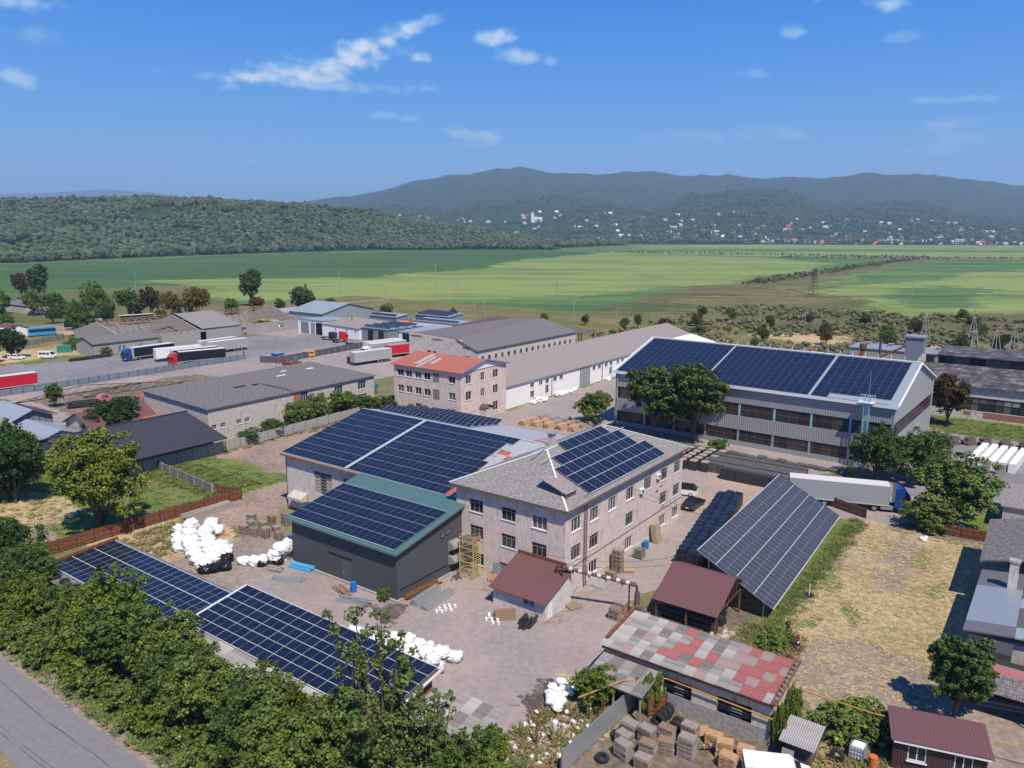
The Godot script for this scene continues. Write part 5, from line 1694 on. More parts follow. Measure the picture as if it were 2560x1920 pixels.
func factory():
	var o := begin("dark_factory", "long factory with a black bitumen roof, raised roof light and grimy window band", "building", 192, -5)
	var v0 := -30.0
	var v1 := 40.0
	var mb := MB.new()
	mb.span(P(192, v0, 0), P(192.4, v1, 1.9))
	mb.span(P(192, v0, 4.9), P(192.5, v1, 7.1))
	mb.face([P(192, v0, 0), P(236, v0, 0), P(236, v0, 7.1), P(214, v0, 10.4), P(192, v0, 7.1)], P(214, 0, 3))
	part(o, "wall", mb, mats.plaster_old)
	mb = MB.new()
	mb.span(P(191.97, -14, 0.5), P(191.99, 0, 1.8))
	mb.span(P(191.97, -17.8, 0.9), P(191.99, -16.4, 1.7))
	part(o, "bare_brick_patch", mb, mats.brick)
	mb = MB.new()
	for k in 47:
		mb.span(P(192.1, v0 + k * 1.5 - 0.05, 1.9), P(192.2, v0 + k * 1.5 + 0.05, 4.9))
	mb.span(P(192.1, v0, 3.55), P(192.2, v1, 3.65))
	var wb := part(o, "window_band", mb, mats.dark_frame)
	for k in 46:
		for j in 2:
			var p := MB.new()
			p.span(P(192.2, v0 + k * 1.5 + 0.06, 1.92 + j * 1.72), P(192.23, v0 + (k + 1) * 1.5 - 0.06, 3.55 + j * 1.33))
			part(wb, "pane", p, [mats.glass, mats.glass_b, mats.glass, mats.glass_teal, mats.glass_c, mats.glass, mats.old_frame][rng.randi() % 7])
	mb = MB.new()
	mb.slab([P(191.4, v0 - 0.4, 7.05), P(191.4, v1, 7.05), P(207, v1, 9.3), P(207, v0 - 0.4, 9.3)], Vector3(0, 0.2, 0))
	mb.slab([P(236, v0 - 0.4, 7.05), P(236, v1, 7.05), P(220, v1, 9.3), P(220, v0 - 0.4, 9.3)], Vector3(0, 0.2, 0))
	part(o, "roof", mb, mats.bitumen)
	mb = MB.new()
	mb.slab([P(206.2, -25.8, 11.4), P(206.2, v1, 11.4), P(221, v1, 11.8), P(221, -25.8, 11.8)], Vector3(0, 0.25, 0))
	part(o, "roof_light_top", mb, mats.bitumen)
	mb = MB.new()
	mb.span(P(207, -25.6, 9.2), P(220, v1, 11.4))
	part(o, "roof_light", mb, mats.dark_frame)
	for k in 40:
		var p := MB.new()
		p.span(P(206.93, -25.4 + k * 1.6, 9.6), P(206.96, -24.0 + k * 1.6, 11.2))
		part(o, "roof_light_pane", p, [mats.glass, mats.glass_b, mats.glass_c, mats.glass][rng.randi() % 4])
	o = pitched("vented_flat_building", "pale grey flat roofed building with small roof vents behind the factory", 250, 262, -55, -24, 5.4, 5.4, 5.4, 5.4, mats.concrete, mats.galvanised)
	for k in 5:
		var mb2 := MB.new()
		mb2.span(P(258, -52 + k * 6.4, 5.5), P(259.2, -50.9 + k * 6.4, 6.3))
		mb2.span(P(257.8, -52.2 + k * 6.4, 6.3), P(259.4, -50.7 + k * 6.4, 6.42))
		part(o, "roof_vent", mb2, mats.concrete)
	o = begin("filter_tower", "blue grey metal filter tower with a rusty duct on the factory roof edge", "filter tower", 222, -33)
	mb = MB.new()
	mb.span(P(221, -35.2, 4.0), P(225, -31.0, 13.2))
	part(o, "housing", mb, mats.fence_blue)
	mb = MB.new()
	mb.slab([P(220.7, -35.5, 13.2), P(225.3, -35.5, 13.2), P(225.3, -30.7, 13.2), P(220.7, -30.7, 13.2)], Vector3(0, 0.4, 0))
	part(o, "cap", mb, mats.galvanised)
	for q in [[221.2, -35.0], [224.5, -31.4]]:
		mb = MB.new()
		mb.span(P(q[0], q[1], 0), P(q[0] + 0.3, q[1] + 0.3, 4))
		part(o, "leg", mb, mats.galvanised)
	mb = MB.new()
	mb.tube(P(219, -46, 3.0), P(220, -45, 9.5), 0.5, 0.5, 8)
	mb.tube(P(219, -45.5, 5.0), P(221, -35, 11.0), 0.28, 0.28, 8)
	mb.tube(P(220, -45, 9.5), P(220, -45, 10.8), 0.9, 0.9, 10)
	part(o, "duct", mb, mats.rust)
	single_tube("chimney_pipe", "thin dark steel chimney beside the factory roof", "chimney", W(226, -42), 12.5, 0.35, mats.post_dark)

func single_tube(called: String, label: String, category: String, at: Vector3, h: float, r: float, m, group := "") -> Node3D:
	var mb := MB.new()
	mb.tube(Vector3.ZERO, Vector3(0, h, 0), r, r * 0.85, 8)
	mb.tube(Vector3(0, h, 0), Vector3(0, h + 0.12, 0), r * 1.2, r * 1.2, 8)
	return single(called, label, category, mb.mesh(), m, at, 0.0, group)

func ruin():
	var o := begin("roofless_hall", "roofless grey block hall with bare rafters and missing wall bays beside the truck yard", "building", 140, -262)
	var prof := func(v: float) -> float:
		var t := fposmod(v + 256.0, 0.001)
		return 3.6 + t
	var mb := MB.new()
	var u := 132.0
	var k := 0
	while u < 205.0:
		var w := 3.4
		if k % 5 == 3:
			mb.span(P(u, -256.2, 0), P(u + 1.0, -255.9, 4.0))
			mb.span(P(u + 1.0, -256.2, 3.2), P(u + w, -255.9, 4.0))
		else:
			mb.span(P(u, -256.2, 0), P(u + w, -255.9, 4.0 + 0.12 * (k % 3)))
		u += w + 0.02
		k += 1
	mb.span(P(132, -290, 0), P(205, -289.7, 4.0))
	for q in [132.0, 160.0, 178.0, 204.5]:
		mb.slab([P(q, -290, 0), P(q, -256, 0), P(q, -256, 4.0), P(q, -273, 8.3), P(q, -290, 4.0)], L(0.35, 0, 0))
	part(o, "block_wall", mb, mats.concrete)
	mb = MB.new()
	for q in 26:
		var uu := 133.5 + q * 2.75
		if q in [10, 11]:
			continue
		mb.bar(P(uu, -255.5, 4.2), P(uu, -273, 8.5), 0.16)
		mb.bar(P(uu, -290.5, 4.2), P(uu, -273, 8.5), 0.16)
	part(o, "rafter", mb, mats.wood_brown)
	mb = MB.new()
	for q in [[4.8, -258.5], [6.0, -263.2], [7.2, -268], [8.5, -273], [7.2, -278], [6.0, -283]]:
		mb.bar(P(132, q[1], q[0] + 0.1), P(157, q[1], q[0] + 0.1), 0.14)
		mb.bar(P(184, q[1], q[0] + 0.1), P(206, q[1], q[0] + 0.1), 0.14)
	part(o, "purlin", mb, mats.wood_new)
	mb = MB.new()
	mb.slab([P(161, -255.6, 4.3), P(177, -255.6, 4.3), P(177, -273, 8.6), P(161, -273, 8.6)], Vector3(0, 0.12, 0))
	mb.slab([P(161, -290.4, 4.3), P(177, -290.4, 4.3), P(177, -273, 8.6), P(161, -273, 8.6)], Vector3(0, 0.12, 0))
	part(o, "remaining_roof", mb, mats.asb_z)
	mb = MB.new()
	for q in [[-262, 4.4], [-266, 4.6]]:
		mb.span(P(131.9, q[0], 1.6), P(132.0, q[0] + 1.6, 3.0))
	part(o, "window_hole", mb, mats.dark)
	gabled("grey_barn", "grey concrete barn with a corrugated gable roof at the edge of the truck yard", 119.6, 141, -262, -250.5, 3.9, 5.6, true, mats.concrete, mats.asb_dark_x, [], [[8.0, 0.3, 0.9, 2.2], [9.4, 0.3, 0.9, 2.2], [15, 1.2, 1.0, 1.2]])

func build_left_site():
	var o := begin("dark_tiled_barn", "long barn with a dark grey tile roof above a concrete panel fence", "building", 66, -133)
	var mb := MB.new()
	mb.span(P(56, -144, 0), P(78.6, -123.8, 3.0))
	for u in [56.0, 78.6]:
		mb.face([P(u, -144, 3.0), P(u, -123.8, 3.0), P(u, -133.6, 5.7)], P(66, -133, 1))
	part(o, "wall", mb, mats.plaster_grey)
	mb = MB.new()
	mb.slab([P(55.2, -120.8, 3.0), P(79.5, -120.8, 3.0), P(79.5, -133.6, 6.1), P(55.2, -133.6, 6.1)], Vector3(0, 0.16, 0))
	mb.slab([P(55.2, -146.0, 3.0), P(79.5, -146.0, 3.0), P(79.5, -133.6, 6.1), P(55.2, -133.6, 6.1)], Vector3(0, 0.16, 0))
	part(o, "roof", mb, mats.tile_dark)
	mb = MB.new()
	mb.span(P(54.9, -133.9, 6.12), P(79.7, -133.3, 6.34))
	part(o, "ridge_cap", mb, mats.tile_dark)
	mb = MB.new()
	mb.slab([P(56.5, -120.9, 2.2), P(60.5, -120.9, 2.2), P(60.5, -123.6, 2.8), P(56.5, -123.6, 2.8)], Vector3(0, 0.1, 0))
	mb.span(P(57, -122.0, 0), P(57.2, -121.8, 2.2))
	part(o, "porch", mb, mats.tile_dark)
	fence_run("concrete_fence", "grey concrete panel fence below the dark tiled barn", 61.5, -122.6, 79.5, -122.4, 2.2, 3.0, mats.concrete, mats.concrete_dark, 0.12)
	fence_run("concrete_fence", "low concrete wall running from the barn to the rusty fence corner", 67.2, -123.5, 65.5, -104.5, 1.5, 2.6, mats.concrete_dark, mats.concrete, 0.14)
	fence_run("concrete_fence", "weedy concrete fence along the bare soil beside the production hall", 80.5, -123.0, 121.0, -124.5, 1.9, 3.0, mats.concrete, mats.concrete_dark, 0.12)
	fence_run("rusty_fence", "rusty red sheet metal fence behind the brick sheds", 36.5, -100.0, 58.5, -99.2, 1.75, 2.2, mats.rust, mats.rust_dark, 0.05)
	fence_run("rusty_fence", "leaning rusty sheet fence at the corner by the bare soil", 58.8, -99.2, 66.6, -98.6, 1.6, 1.9, mats.rust, mats.rust_dark, 0.05)
	fence_run("rusty_fence", "short rusty fence panel closing the garden corner", 66.6, -98.8, 65.8, -103.6, 1.5, 1.6, mats.rust, mats.rust_dark, 0.05)
	o = pitched("white_corner_house", "white house with a rust streaked corrugated roof at the left edge", 46, 58.5, -168, -143.5, 5.6, 3.6, 3.6, 5.2, mats.whitewash, mats.asb_warm_x)
	gabled("pale_metal_shed", "shed with a pale ribbed metal gable roof behind the dark barn", 59.0, 66.5, -160, -147.0, 2.6, 3.9, false, mats.plaster_grey, mats.sheet_grey_z)
	o = gabled("glazed_workshop", "small workshop with grey sheet walls under a half red half pale roof", 62, 69.5, -178, -165.5, 3.0, 4.6, false, mats.fence_blue, mats.sheet_grey_z, [], [], 0.7)
	mb = MB.new()
	mb.slab([P(65.8, -164.7, 4.8), P(70.4, -164.7, 2.95), P(70.4, -174.0, 2.95), P(65.8, -174.0, 4.8)], Vector3(0, 0.16, 0))
	part(o, "red_roof_sheet", mb, mats.maroon_z)
	mb = MB.new()
	for k in 7:
		mb.span(P(62.2 + k * 1.2, -165.48, 0), P(62.3 + k * 1.2, -165.4, 3.0))
	for k in 10:
		mb.span(P(61.93, -177.8 + k * 1.35, 0), P(62.0, -177.7 + k * 1.35, 3.0))
	part(o, "wall_post", mb, mats.rust_dark)
	o = gabled("brown_gable_shed", "shed with an open timber gable and a plum brown sheet roof", 68.5, 82, -157.5, -147, 2.9, 5.2, true, mats.plaster_grey, mats.maroon_z, [], [], 0.6)
	mb = MB.new()
	mb.slab([P(80.5, -155.0, 3.6), P(90.0, -154.5, 3.6), P(88, -146.5, 3.1), P(78, -146.3, 3.1)], Vector3(0, 0.1, 0))
	part(o, "lean_to_roof", mb, mats.old_red_sheet)
	o = begin("orange_canopy", "bright orange red sheet canopy on posts beside the grey roofed works", "canopy", 91, -163)
	mb = MB.new()
	mb.slab([P(87.2, -166.5, 3.3), P(92, -153.2, 3.3), P(98, -153.2, 4.5), P(93.6, -168.0, 4.4)], Vector3(0, 0.08, 0))
	part(o, "roof", mb, mats.orange_sheet)
	for q in [[88, -164], [91.5, -154.5], [93.5, -166], [97, -155]]:
		mb = MB.new()
		mb.bar(P(q[0], q[1], 0), P(q[0], q[1], 3.5), 0.16)
		part(o, "post", mb, mats.rust_dark)
	for k in 4:
		o = begin("roof_truss", ["longest", "second", "third", "shortest"][k] + " rusty roof truss lying along the scrap ground by the fence", "truss", 75 + k * 2.0, -196.5 + k * 2.2, 36.0 + k * 3.0, "trusses on the scrap ground")
		mb = MB.new()
		var l := 30.0 - k * 5
		var peak := 1.7
		for i in 12:
			var a := l * i / 12.0
			var b := l * (i + 1) / 12.0
			var ha := peak * (1.0 - absf(a / l - 0.5) * 2.0)
			var hb := peak * (1.0 - absf(b / l - 0.5) * 2.0)
			mb.bar(L(a, 0, 0.1), L(b, 0, 0.1), 0.14)
			mb.bar(L(a, 0.3, ha + 0.3), L(b, 0.3, hb + 0.3), 0.14)
			mb.bar(L(a, 0, 0.1), L(b, 0.3, hb + 0.3), 0.08)
		part(o, "frame", mb, mats.rust_dark)
	fence_run("yard_fence", "long blue grey sheet fence with dark posts along the truck yard", 60.0, -207.6, 145.0, -208.2, 1.6, 2.6, mats.fence_blue, mats.post_dark, 0.05)
	fence_run("yard_fence", "short blue grey fence return beside the parked trailer at the yard gate", 145.0, -208.2, 150.0, -216.0, 1.6, 2.6, mats.fence_blue, mats.post_dark, 0.05)
	fence_run("dark_fence", "dark slate coloured sheet fence in the middle of the truck yard", 147.4, -194.2, 185.5, -197.2, 2.0, 2.9, mats.fence_dark, mats.galvanised, 0.05)
	fence_run("dark_fence", "corner of dark slate fence beside the little blue hut", 144.4, -199.6, 147.4, -194.2, 2.0, 2.9, mats.fence_dark, mats.fence_dark, 0.05)
	fence_run("maroon_fence", "dark maroon sheet fence below the parked lettered trailers", 158.5, -176.6, 186, -175.6, 2.2, 2.4, mat("maroon_dark", Color(0.055, 0.03, 0.032), 0.6), mats.post_dark, 0.05)
	fence_run("white_fence", "pale sheet fence along the far side of the truck park", 112, -290, 133, -300, 1.7, 3.0, mats.galvanised, mats.post_dark, 0.05)
	fence_run("concrete_fence", "distant concrete fence behind the roofless hall", 205, -330, 260, -300, 2.0, 4.0, mats.concrete, mats.concrete_dark, 0.12)
	fence_run("concrete_fence", "concrete fence along the field behind the solar barns", 255, -250, 262, -190, 2.0, 4.0, mats.concrete, mats.concrete_dark, 0.12)
	fence_run("concrete_fence", "grey concrete fence along the scrub behind the steel hall", 236, -84, 240, -20, 1.9, 4.0, mats.concrete, mats.concrete_dark, 0.12)
	pitched("blue_hut", "little pale blue guard hut behind the dark fence", 147.6, 150, -198.4, -195.4, 2.6, 2.6, 2.7, 2.7, mats.light_blue, mats.galvanised)
	var w := [[3, 1.3, 1.6, 1.4], [9, 1.3, 1.6, 1.4], [3, 4.6, 1.6, 1.4], [9, 4.6, 1.6, 1.4]]
	pitched("pink_block", "two storey pinkish flat roofed block among trees at the far left", 126, 150, -466, -434, 7.4, 7.4, 7.4, 7.4, mats.plaster_pink, mats.asb_dark_z, w, [[4, 4.6, 1.6, 1.4], [12, 4.6, 1.6, 1.4], [4, 1.3, 1.6, 1.4]])
	single_tube("silo", "pale grey steel silo standing before the pinkish block", "silo", W(121, -456), 6.0, 1.9, mats.galvanised)
	pitched("flat_store", "long low store with a grey and white roof behind the bushes at the far left", 162, 182, -436, -400, 3.6, 3.6, 3.8, 3.8, mats.plaster_grey, mats.asb_dark_z)
	gabled("red_roofed_hut", "small white hut with a red roof beside the blue coach", 122, 130, -330, -320, 2.8, 4.4, false, mats.whitewash, mats.maroon_x)
	gabled("green_roofed_house", "beige house with a dark green roof at the left edge of the yard", 86, 98, -275, -262.5, 3.6, 5.4, false, mats.plaster, mat("roof_green", Color(0.05, 0.11, 0.09), 0.6), [[3, 1.2, 1.2, 1.5]], [[4.5, 1.2, 1.3, 1.6]])

func fence_run(called: String, label: String, u0: float, v0: float, u1: float, v1: float, h: float, pitch: float, pm, sm, thick: float):
	var a := W(u0, v0)
	var b := W(u1, v1)
	var dir := (b - a)
	var n := maxi(int(dir.length() / pitch), 1)
	var o := thing(called, label, "fence", a, -atan2(dir.z, dir.x))
	var w := dir.length() / n
	var key := "fence%.2f_%.2f_%.2f" % [w, h, thick]
	if not shapes.has(key):
		var mb := MB.new()
		mb.span(Vector3(0.05, 0.08, -thick * 0.5), Vector3(w - 0.05, h, thick * 0.5))
		if thick < 0.1:
			mb.span(Vector3(0.05, h * 0.3, thick * 0.5), Vector3(w - 0.05, h * 0.3 + 0.06, thick * 0.5 + 0.04))
			mb.span(Vector3(0.05, h * 0.75, thick * 0.5), Vector3(w - 0.05, h * 0.75 + 0.06, thick * 0.5 + 0.04))
		shapes[key] = mb.mesh()
		mb = MB.new()
		mb.span(Vector3(-0.06, 0, -thick * 0.5 - 0.06), Vector3(0.06, h + 0.12, thick * 0.5 + 0.06))
		shapes[key + "p"] = mb.mesh()
	for k in n:
		put(o, "panel", shapes[key], pm, Vector3(w * k, rng.randf_range(-0.02, 0.05), 0), Basis(Vector3.RIGHT, rng.randf_range(-0.02, 0.02)))
	for k in n + 1:
		put(o, "post", shapes[key + "p"], sm, Vector3(w * k, 0, 0))

# ---------------------------------------------------------------- right hand side of the site
func posts(o: Node3D, pts: Array, h: float, w: float, m):
	for q in pts:
		var mb := MB.new()
		mb.bar(P(q[0], q[1], 0), P(q[0], q[1], q[2] if q.size() > 2 else h), w)
		part(o, "post", mb, m)

func build_right_site():
	var near := [[5.6, 0.75, 2.6, 2.0], [10.4, 0.75, 2.9, 2.0]]
	var o := begin("patched_roof_store", "low beige store with a corrugated roof patched in grey and red sheets", "building", 56.5, -23.2)
	var u0 := 56.5
	var u1 := 61.9
	var v0 := -30.6
	var v1 := -15.8
	var mb := MB.new()
	wall(mb, P(u0, v0), Vector3.RIGHT, Vector3(0, 0, 1), v1 - v0, 3.75, near, 0.3)
	wall(mb, P(u0, v1), Vector3(0, 0, -1), Vector3.RIGHT, u1 - u0, 3.75, [], 0.2, 4.4)
	wall(mb, P(u1, v0), Vector3(0, 0, 1), Vector3.LEFT, u1 - u0, 4.4, [], 0.2, 3.75)
	wall(mb, P(u1, v1), Vector3.LEFT, Vector3(0, 0, -1), v1 - v0, 4.4)
	part(o, "wall", mb, mats.plaster_yellow)
	for q in near:
		var w: Node3D = window(o, P(u0, v0), Vector3.RIGHT, Vector3(0, 0, 1), q, 3, mats.dark_frame, false, 0.2, 0.6, mats.glass)
		mb = MB.new()
		for k in 6:
			mb.span(Vector3(q[2] * 0.4, 0.15 + k * 0.27, 0.05), Vector3(q[2] * 0.72, 0.24 + k * 0.27, 0.09))
		part(w, "slats", mb, mats.wood_grey)
	mb = MB.new()
	mb.span(P(u0 - 0.004, v0 + 4.2, 0), P(u0 - 0.03, v1, 1.35))
	part(o, "grey_render", mb, mats.concrete)
	mb = MB.new()
	mb.span(P(u0 - 0.35, v0 - 0.2, 3.55), P(u0 - 0.02, v1 + 0.2, 3.78))
	part(o, "brick_cornice", mb, mats.brick)
	var red := mat("sheet_red", Color(0.40, 0.15, 0.145), 0.8, "patch", 1.2)
	var pink := mat("sheet_faded", Color(0.38, 0.29, 0.275), 0.85, "patch", 1.0)
	var grey: Array = [mats.sheet_pale, mats.sheet_mid, mats.sheet_dark, mats.sheet_mid, mats.sheet_pale]
	var pick := func(i, j):
		if (i == 6 and j in [1, 2, 4]) or (i == 7 and j in [2, 3]) or (i == 5 and j == 1) or (i == 8 and j == 1) or (i == 9 and j == 2) or (i > 11 and (i * 2 + j) % 3 != 0):
			return red
		if (i + j * 3) % 7 == 2 or (i > 10 and j > 1):
			return pink
		return grey[(i * 3 + j * 5 + (i * j) % 3) % 5]
	sheet_roof(o, P(u0 - 0.5, v0 - 0.4, 3.88), Vector3(15.6, 0, 0), L(6.2, 0, 0.72), 16, 5, pick)
	mb = MB.new()
	mb.slab([P(u0 - 0.6, v1 + 0.1, 3.95), P(u1 + 0.4, v1 + 0.1, 4.7), P(u1 + 0.4, v1 + 0.1, 4.85), P(u0 - 0.6, v1 + 0.1, 4.1)], Vector3(0.45, 0, 0))
	part(o, "verge_plate", mb, mats.rust)
	mb = MB.new()
	mb.slab([P(u0 + 0.5, v0 - 0.35, 4.05), P(u1 + 0.6, v0 - 0.35, 4.75), P(u1 + 0.6, v0 - 0.35, 4.95), P(u0 + 0.5, v0 - 0.35, 4.25)], Vector3(0.3, 0, 0))
	part(o, "verge_plate", mb, mats.rust)
	for k in 9:
		mb = MB.new()
		var t := k / 9.0
		mb.box(P(lerpf(u0, u1, t), v1 + 0.35, lerpf(4.1, 4.85, t) + 0.1), Vector3(0.3, 0.2, 0.25), Basis(Vector3.UP, k * 1.3))
		part(o, "stone", mb, mats.concrete_dark)
	o = begin("front_lean_to", "mossy corrugated lean-to roof on posts before the patched store", "lean-to", 54.2, -28.0)
	sheet_roof(o, P(52.7, -30.6, 2.55), Vector3(5.6, 0, 0), L(3.5, 0, 0.55), 5, 2, func(i, j): return [mats.sheet_dark, mats.sheet_mid][(i + j) % 2])
	posts(o, [[52.9, -30.4], [52.9, -27.8], [52.9, -25.3], [56.3, -30.4]], 2.5, 0.14, mats.wood_grey)
	mb = MB.new()
	mb.bar(P(52.9, -30.5, 2.45), P(52.9, -25.2, 2.45), 0.14)
	part(o, "beam", mb, mats.wood_grey)
	o = begin("maroon_canopy", "open canopy with a maroon sheet gable roof on rusty trusses", "canopy", 72.3, -29)
	mb = MB.new()
	mb.slab([P(69.2, -32.2, 2.55), P(69.2, -25.2, 2.55), P(74.6, -25.4, 4.65), P(74.6, -32.5, 4.65)], Vector3(0, 0.06, 0))
	mb.slab([P(77.0, -32.6, 3.75), P(77.0, -25.3, 3.75), P(74.6, -25.4, 4.65), P(74.6, -32.5, 4.65)], Vector3(0, 0.06, 0))
	part(o, "roof", mb, mats.maroon_x)
	posts(o, [[69.6, -31.9], [69.6, -28.6], [69.6, -25.5], [76.6, -32.2, 3.6], [76.6, -25.6, 3.6]], 2.5, 0.17, mats.rust)
	for v in [-25.5, -28.8, -32.1]:
		mb = MB.new()
		mb.bar(P(69.5, v, 2.5), P(76.8, v, 2.75), 0.12)
		mb.bar(P(69.5, v, 2.5), P(74.6, v, 4.55), 0.12)
		mb.bar(P(76.8, v, 3.6), P(74.6, v, 4.55), 0.12)
		for k in 5:
			mb.bar(P(70.8 + k * 1.05, v, 2.6), P(71.3 + k * 1.0, v, 3.05 + k * 0.36), 0.07)
		part(o, "truss", mb, mats.rust_dark)
	o = begin("maroon_cabin", "dark maroon cabin with a red brown ribbed roof and white windows at the lower right", "cabin", 40.2, 19.5, 20.7)
	var cu := 39.8
	var cv := 9.7
	ou = 0.0
	ov = 0.0
	o.position = Vector3.ZERO
	var org := Vector3(28.7, 0, -52.6)
	o.position = org
	mb = MB.new()
	var cw := [[1.0, 0.95, 1.25, 1.25], [4.1, 0.95, 1.2, 1.2]]
	wall(mb, Vector3(0.25, 0, 0), Vector3.RIGHT, Vector3(0, 0, 1), 6.2, 2.55, cw, 0.15)
	wall(mb, Vector3(6.45, 0, 0), Vector3(0, 0, -1), Vector3.RIGHT, 3.1, 2.55, [], 0.1, 2.95)
	wall(mb, Vector3(0.25, 0, -3.1), Vector3(0, 0, 1), Vector3.LEFT, 3.1, 2.95, [], 0.1, 2.55)
	part(o, "wall", mb, mats.cabin_wall)
	windows(o, Vector3(0.25, 0, 0), Vector3.RIGHT, Vector3(0, 0, 1), cw, 2, mats.white_frame, true, 0.08)
	mb = MB.new()
	mb.slab([Vector3(0, 2.6, 0.4), Vector3(6.75, 2.6, 0.4), Vector3(6.75, 3.08, -3.4), Vector3(0, 3.08, -3.4)], Vector3(0, 0.08, 0))
	part(o, "roof", mb, mats.maroon_x)
	mb = MB.new()
	mb.span(Vector3(0.2, 2.42, 0.3), Vector3(6.6, 2.6, 0.38))
	part(o, "eaves_board", mb, mats.white_plastic)
	o = begin("little_shed", "little wooden shed with a pale corrugated roof beside the patched store", "shed", 56.9, -13.3)
	mb = MB.new()
	mb.span(P(55.6, -14.3, 0), P(57.4, -12.4, 1.75))
	part(o, "wall", mb, mats.wood_dark)
	sheet_roof(o, P(55.1, -14.7, 1.8), Vector3(2.7, 0, 0), L(2.8, 0, 0.5), 2, 1, func(_i, _j): return mats.sheet_pale, 8, 0.045)
	mb = MB.new()
	mb.box(P(55.2, -14.0, 0.62), Vector3(0.9, 1.2, 0.05), Basis(Vector3.RIGHT, -0.25))
	part(o, "leaning_board", mb, mats.cardboard)
	o = begin("patchwork_house", "long house with patchwork grey roof sheets and a tall chimney at the right edge", "building", 92, 2)
	mb = MB.new()
	mb.span(P(78.5, -4.7, 0), P(108.5, 9, 3.6))
	part(o, "wall", mb, mats.plaster_grey)
	mb = MB.new()
	mb.slab([P(94, -5.5, 4.9), P(109.5, -5.9, 4.7), P(109.5, 3, 6.9), P(94, 3, 6.9)], Vector3(0, 0.2, 0))
	mb.slab([P(109.5, 3, 6.9), P(94, 3, 6.9), P(94, 10, 5), P(109.5, 10, 5)], Vector3(0, 0.2, 0))
	part(o, "roof", mb, mats.asb_dark_z)
	var slate := mat("slate_felt", Color(0.145, 0.145, 0.155), 0.7, "fine", 2.0)
	var plum := mat("plum_felt", Color(0.13, 0.105, 0.115), 0.7, "fine", 2.0)
	var tints := [slate, plum, slate, mats.sheet_grey_z, slate, mat("green_felt", Color(0.10, 0.135, 0.095), 0.7, "fine", 2.0)]
	for k in 7:
		for j in 3:
			var pu := 78.0 + k * 2.3
			var pv := -5.2 + j * 4.0
			mb = MB.new()
			var hz := func(v): return 3.9 + (v + 5.2) * 0.12
			mb.slab([P(pu, pv, hz.call(pv)), P(pu + 2.28, pv, hz.call(pv)), P(pu + 2.28, pv + 3.98, hz.call(pv + 4)), P(pu, pv + 3.98, hz.call(pv + 4))], Vector3(0, 0.15, 0))
			part(o, "roof_patch", mb, mats.galvanised if j == 0 and k in [1, 2, 3, 4] else tints[(k * 2 + j * 3) % 6])
	mb = MB.new()
	mb.span(P(89.5, -2.6, 4.0), P(90.3, -1.8, 7.2))
	var chm := part(o, "chimney", mb, mats.plaster)
	mb = MB.new()
	mb.span(P(89.4, -2.7, 7.2), P(90.4, -1.7, 7.4))
	part(chm, "cap", mb, mats.concrete)
	o = begin("red_awning_shed", "open shed with a slate and pink corrugated awning before the patchwork house", "shed", 74, 2)
	mb = MB.new()
	mb.slab([P(70.8, -4.6, 2.4), P(70.8, 8, 2.4), P(73.2, 8, 3.0), P(73.2, -4.6, 3.0)], Vector3(0, 0.07, 0))
	part(o, "roof", mb, mats.asb_dark_x)
	mb = MB.new()
	mb.slab([P(73.2, -4.6, 3.02), P(73.2, 8, 3.02), P(74.2, 8, 3.25), P(74.2, -4.6, 3.25)], Vector3(0, 0.07, 0))
	part(o, "pink_strip", mb, red)
	mb = MB.new()
	mb.span(P(73.9, -4.4, 0), P(74.2, 8, 2.9))
	part(o, "back_wall", mb, mats.rust_dark)
	posts(o, [[71.2, -4.2], [71.2, 0.5], [71.2, 5]], 2.4, 0.14, mats.wood_dark)
	mb = MB.new()
	for k in 3:
		mb.bar(P(74.6 + k * 0.3, -5.5, 3.4), P(74.5 + k * 0.3, 6, 3.35), 0.12)
	mb.span(P(75.2, -3.0, 3.2), P(77.6, -1.2, 4.0))
	mb.span(P(75.2, -0.2, 3.2), P(76.6, 1.2, 3.7))
	part(o, "stored_scrap", mb, mats.post_dark)
	pitched("corrugated_roof_hut", "hut with a pale corrugated roof by the right hand yard", 121.5, 131.5, -5.2, 5, 3.2, 3.2, 3.7, 3.7, mats.plaster_grey, mats.asb_x)
	fence_run("maroon_gate", "maroon sheet gate beside the parked blue lorry", 117.2, -27.8, 114.3, -21.0, 1.5, 2.4, mats.maroon_z, mats.rust_dark, 0.05)
	fence_run("maroon_fence", "rusty maroon sheet fence under the big tree at the grass lot", 114.2, -14.6, 114.6, -6.4, 1.5, 2.2, mats.rust, mats.rust_dark, 0.05)
	fence_run("steel_fence", "tall plain steel sheet fence running down to the lower edge", 55.2, -26.7, 44.0, -27.2, 2.1, 3.6, mats.galvanised, mats.galvanised, 0.04)
	fence_run("rust_panel", "rusty sheet panels beside the overgrown lean-to", 54.2, -25.2, 55.6, -24.2, 1.7, 0.9, mats.rust, mats.rust_dark, 0.05)
	gantry()

func pipe_path(mb: MB, pts: Array, r: float, seg := 8):
	for k in range(pts.size() - 1):
		mb.tube(pts[k], pts[k + 1], r, r, seg)

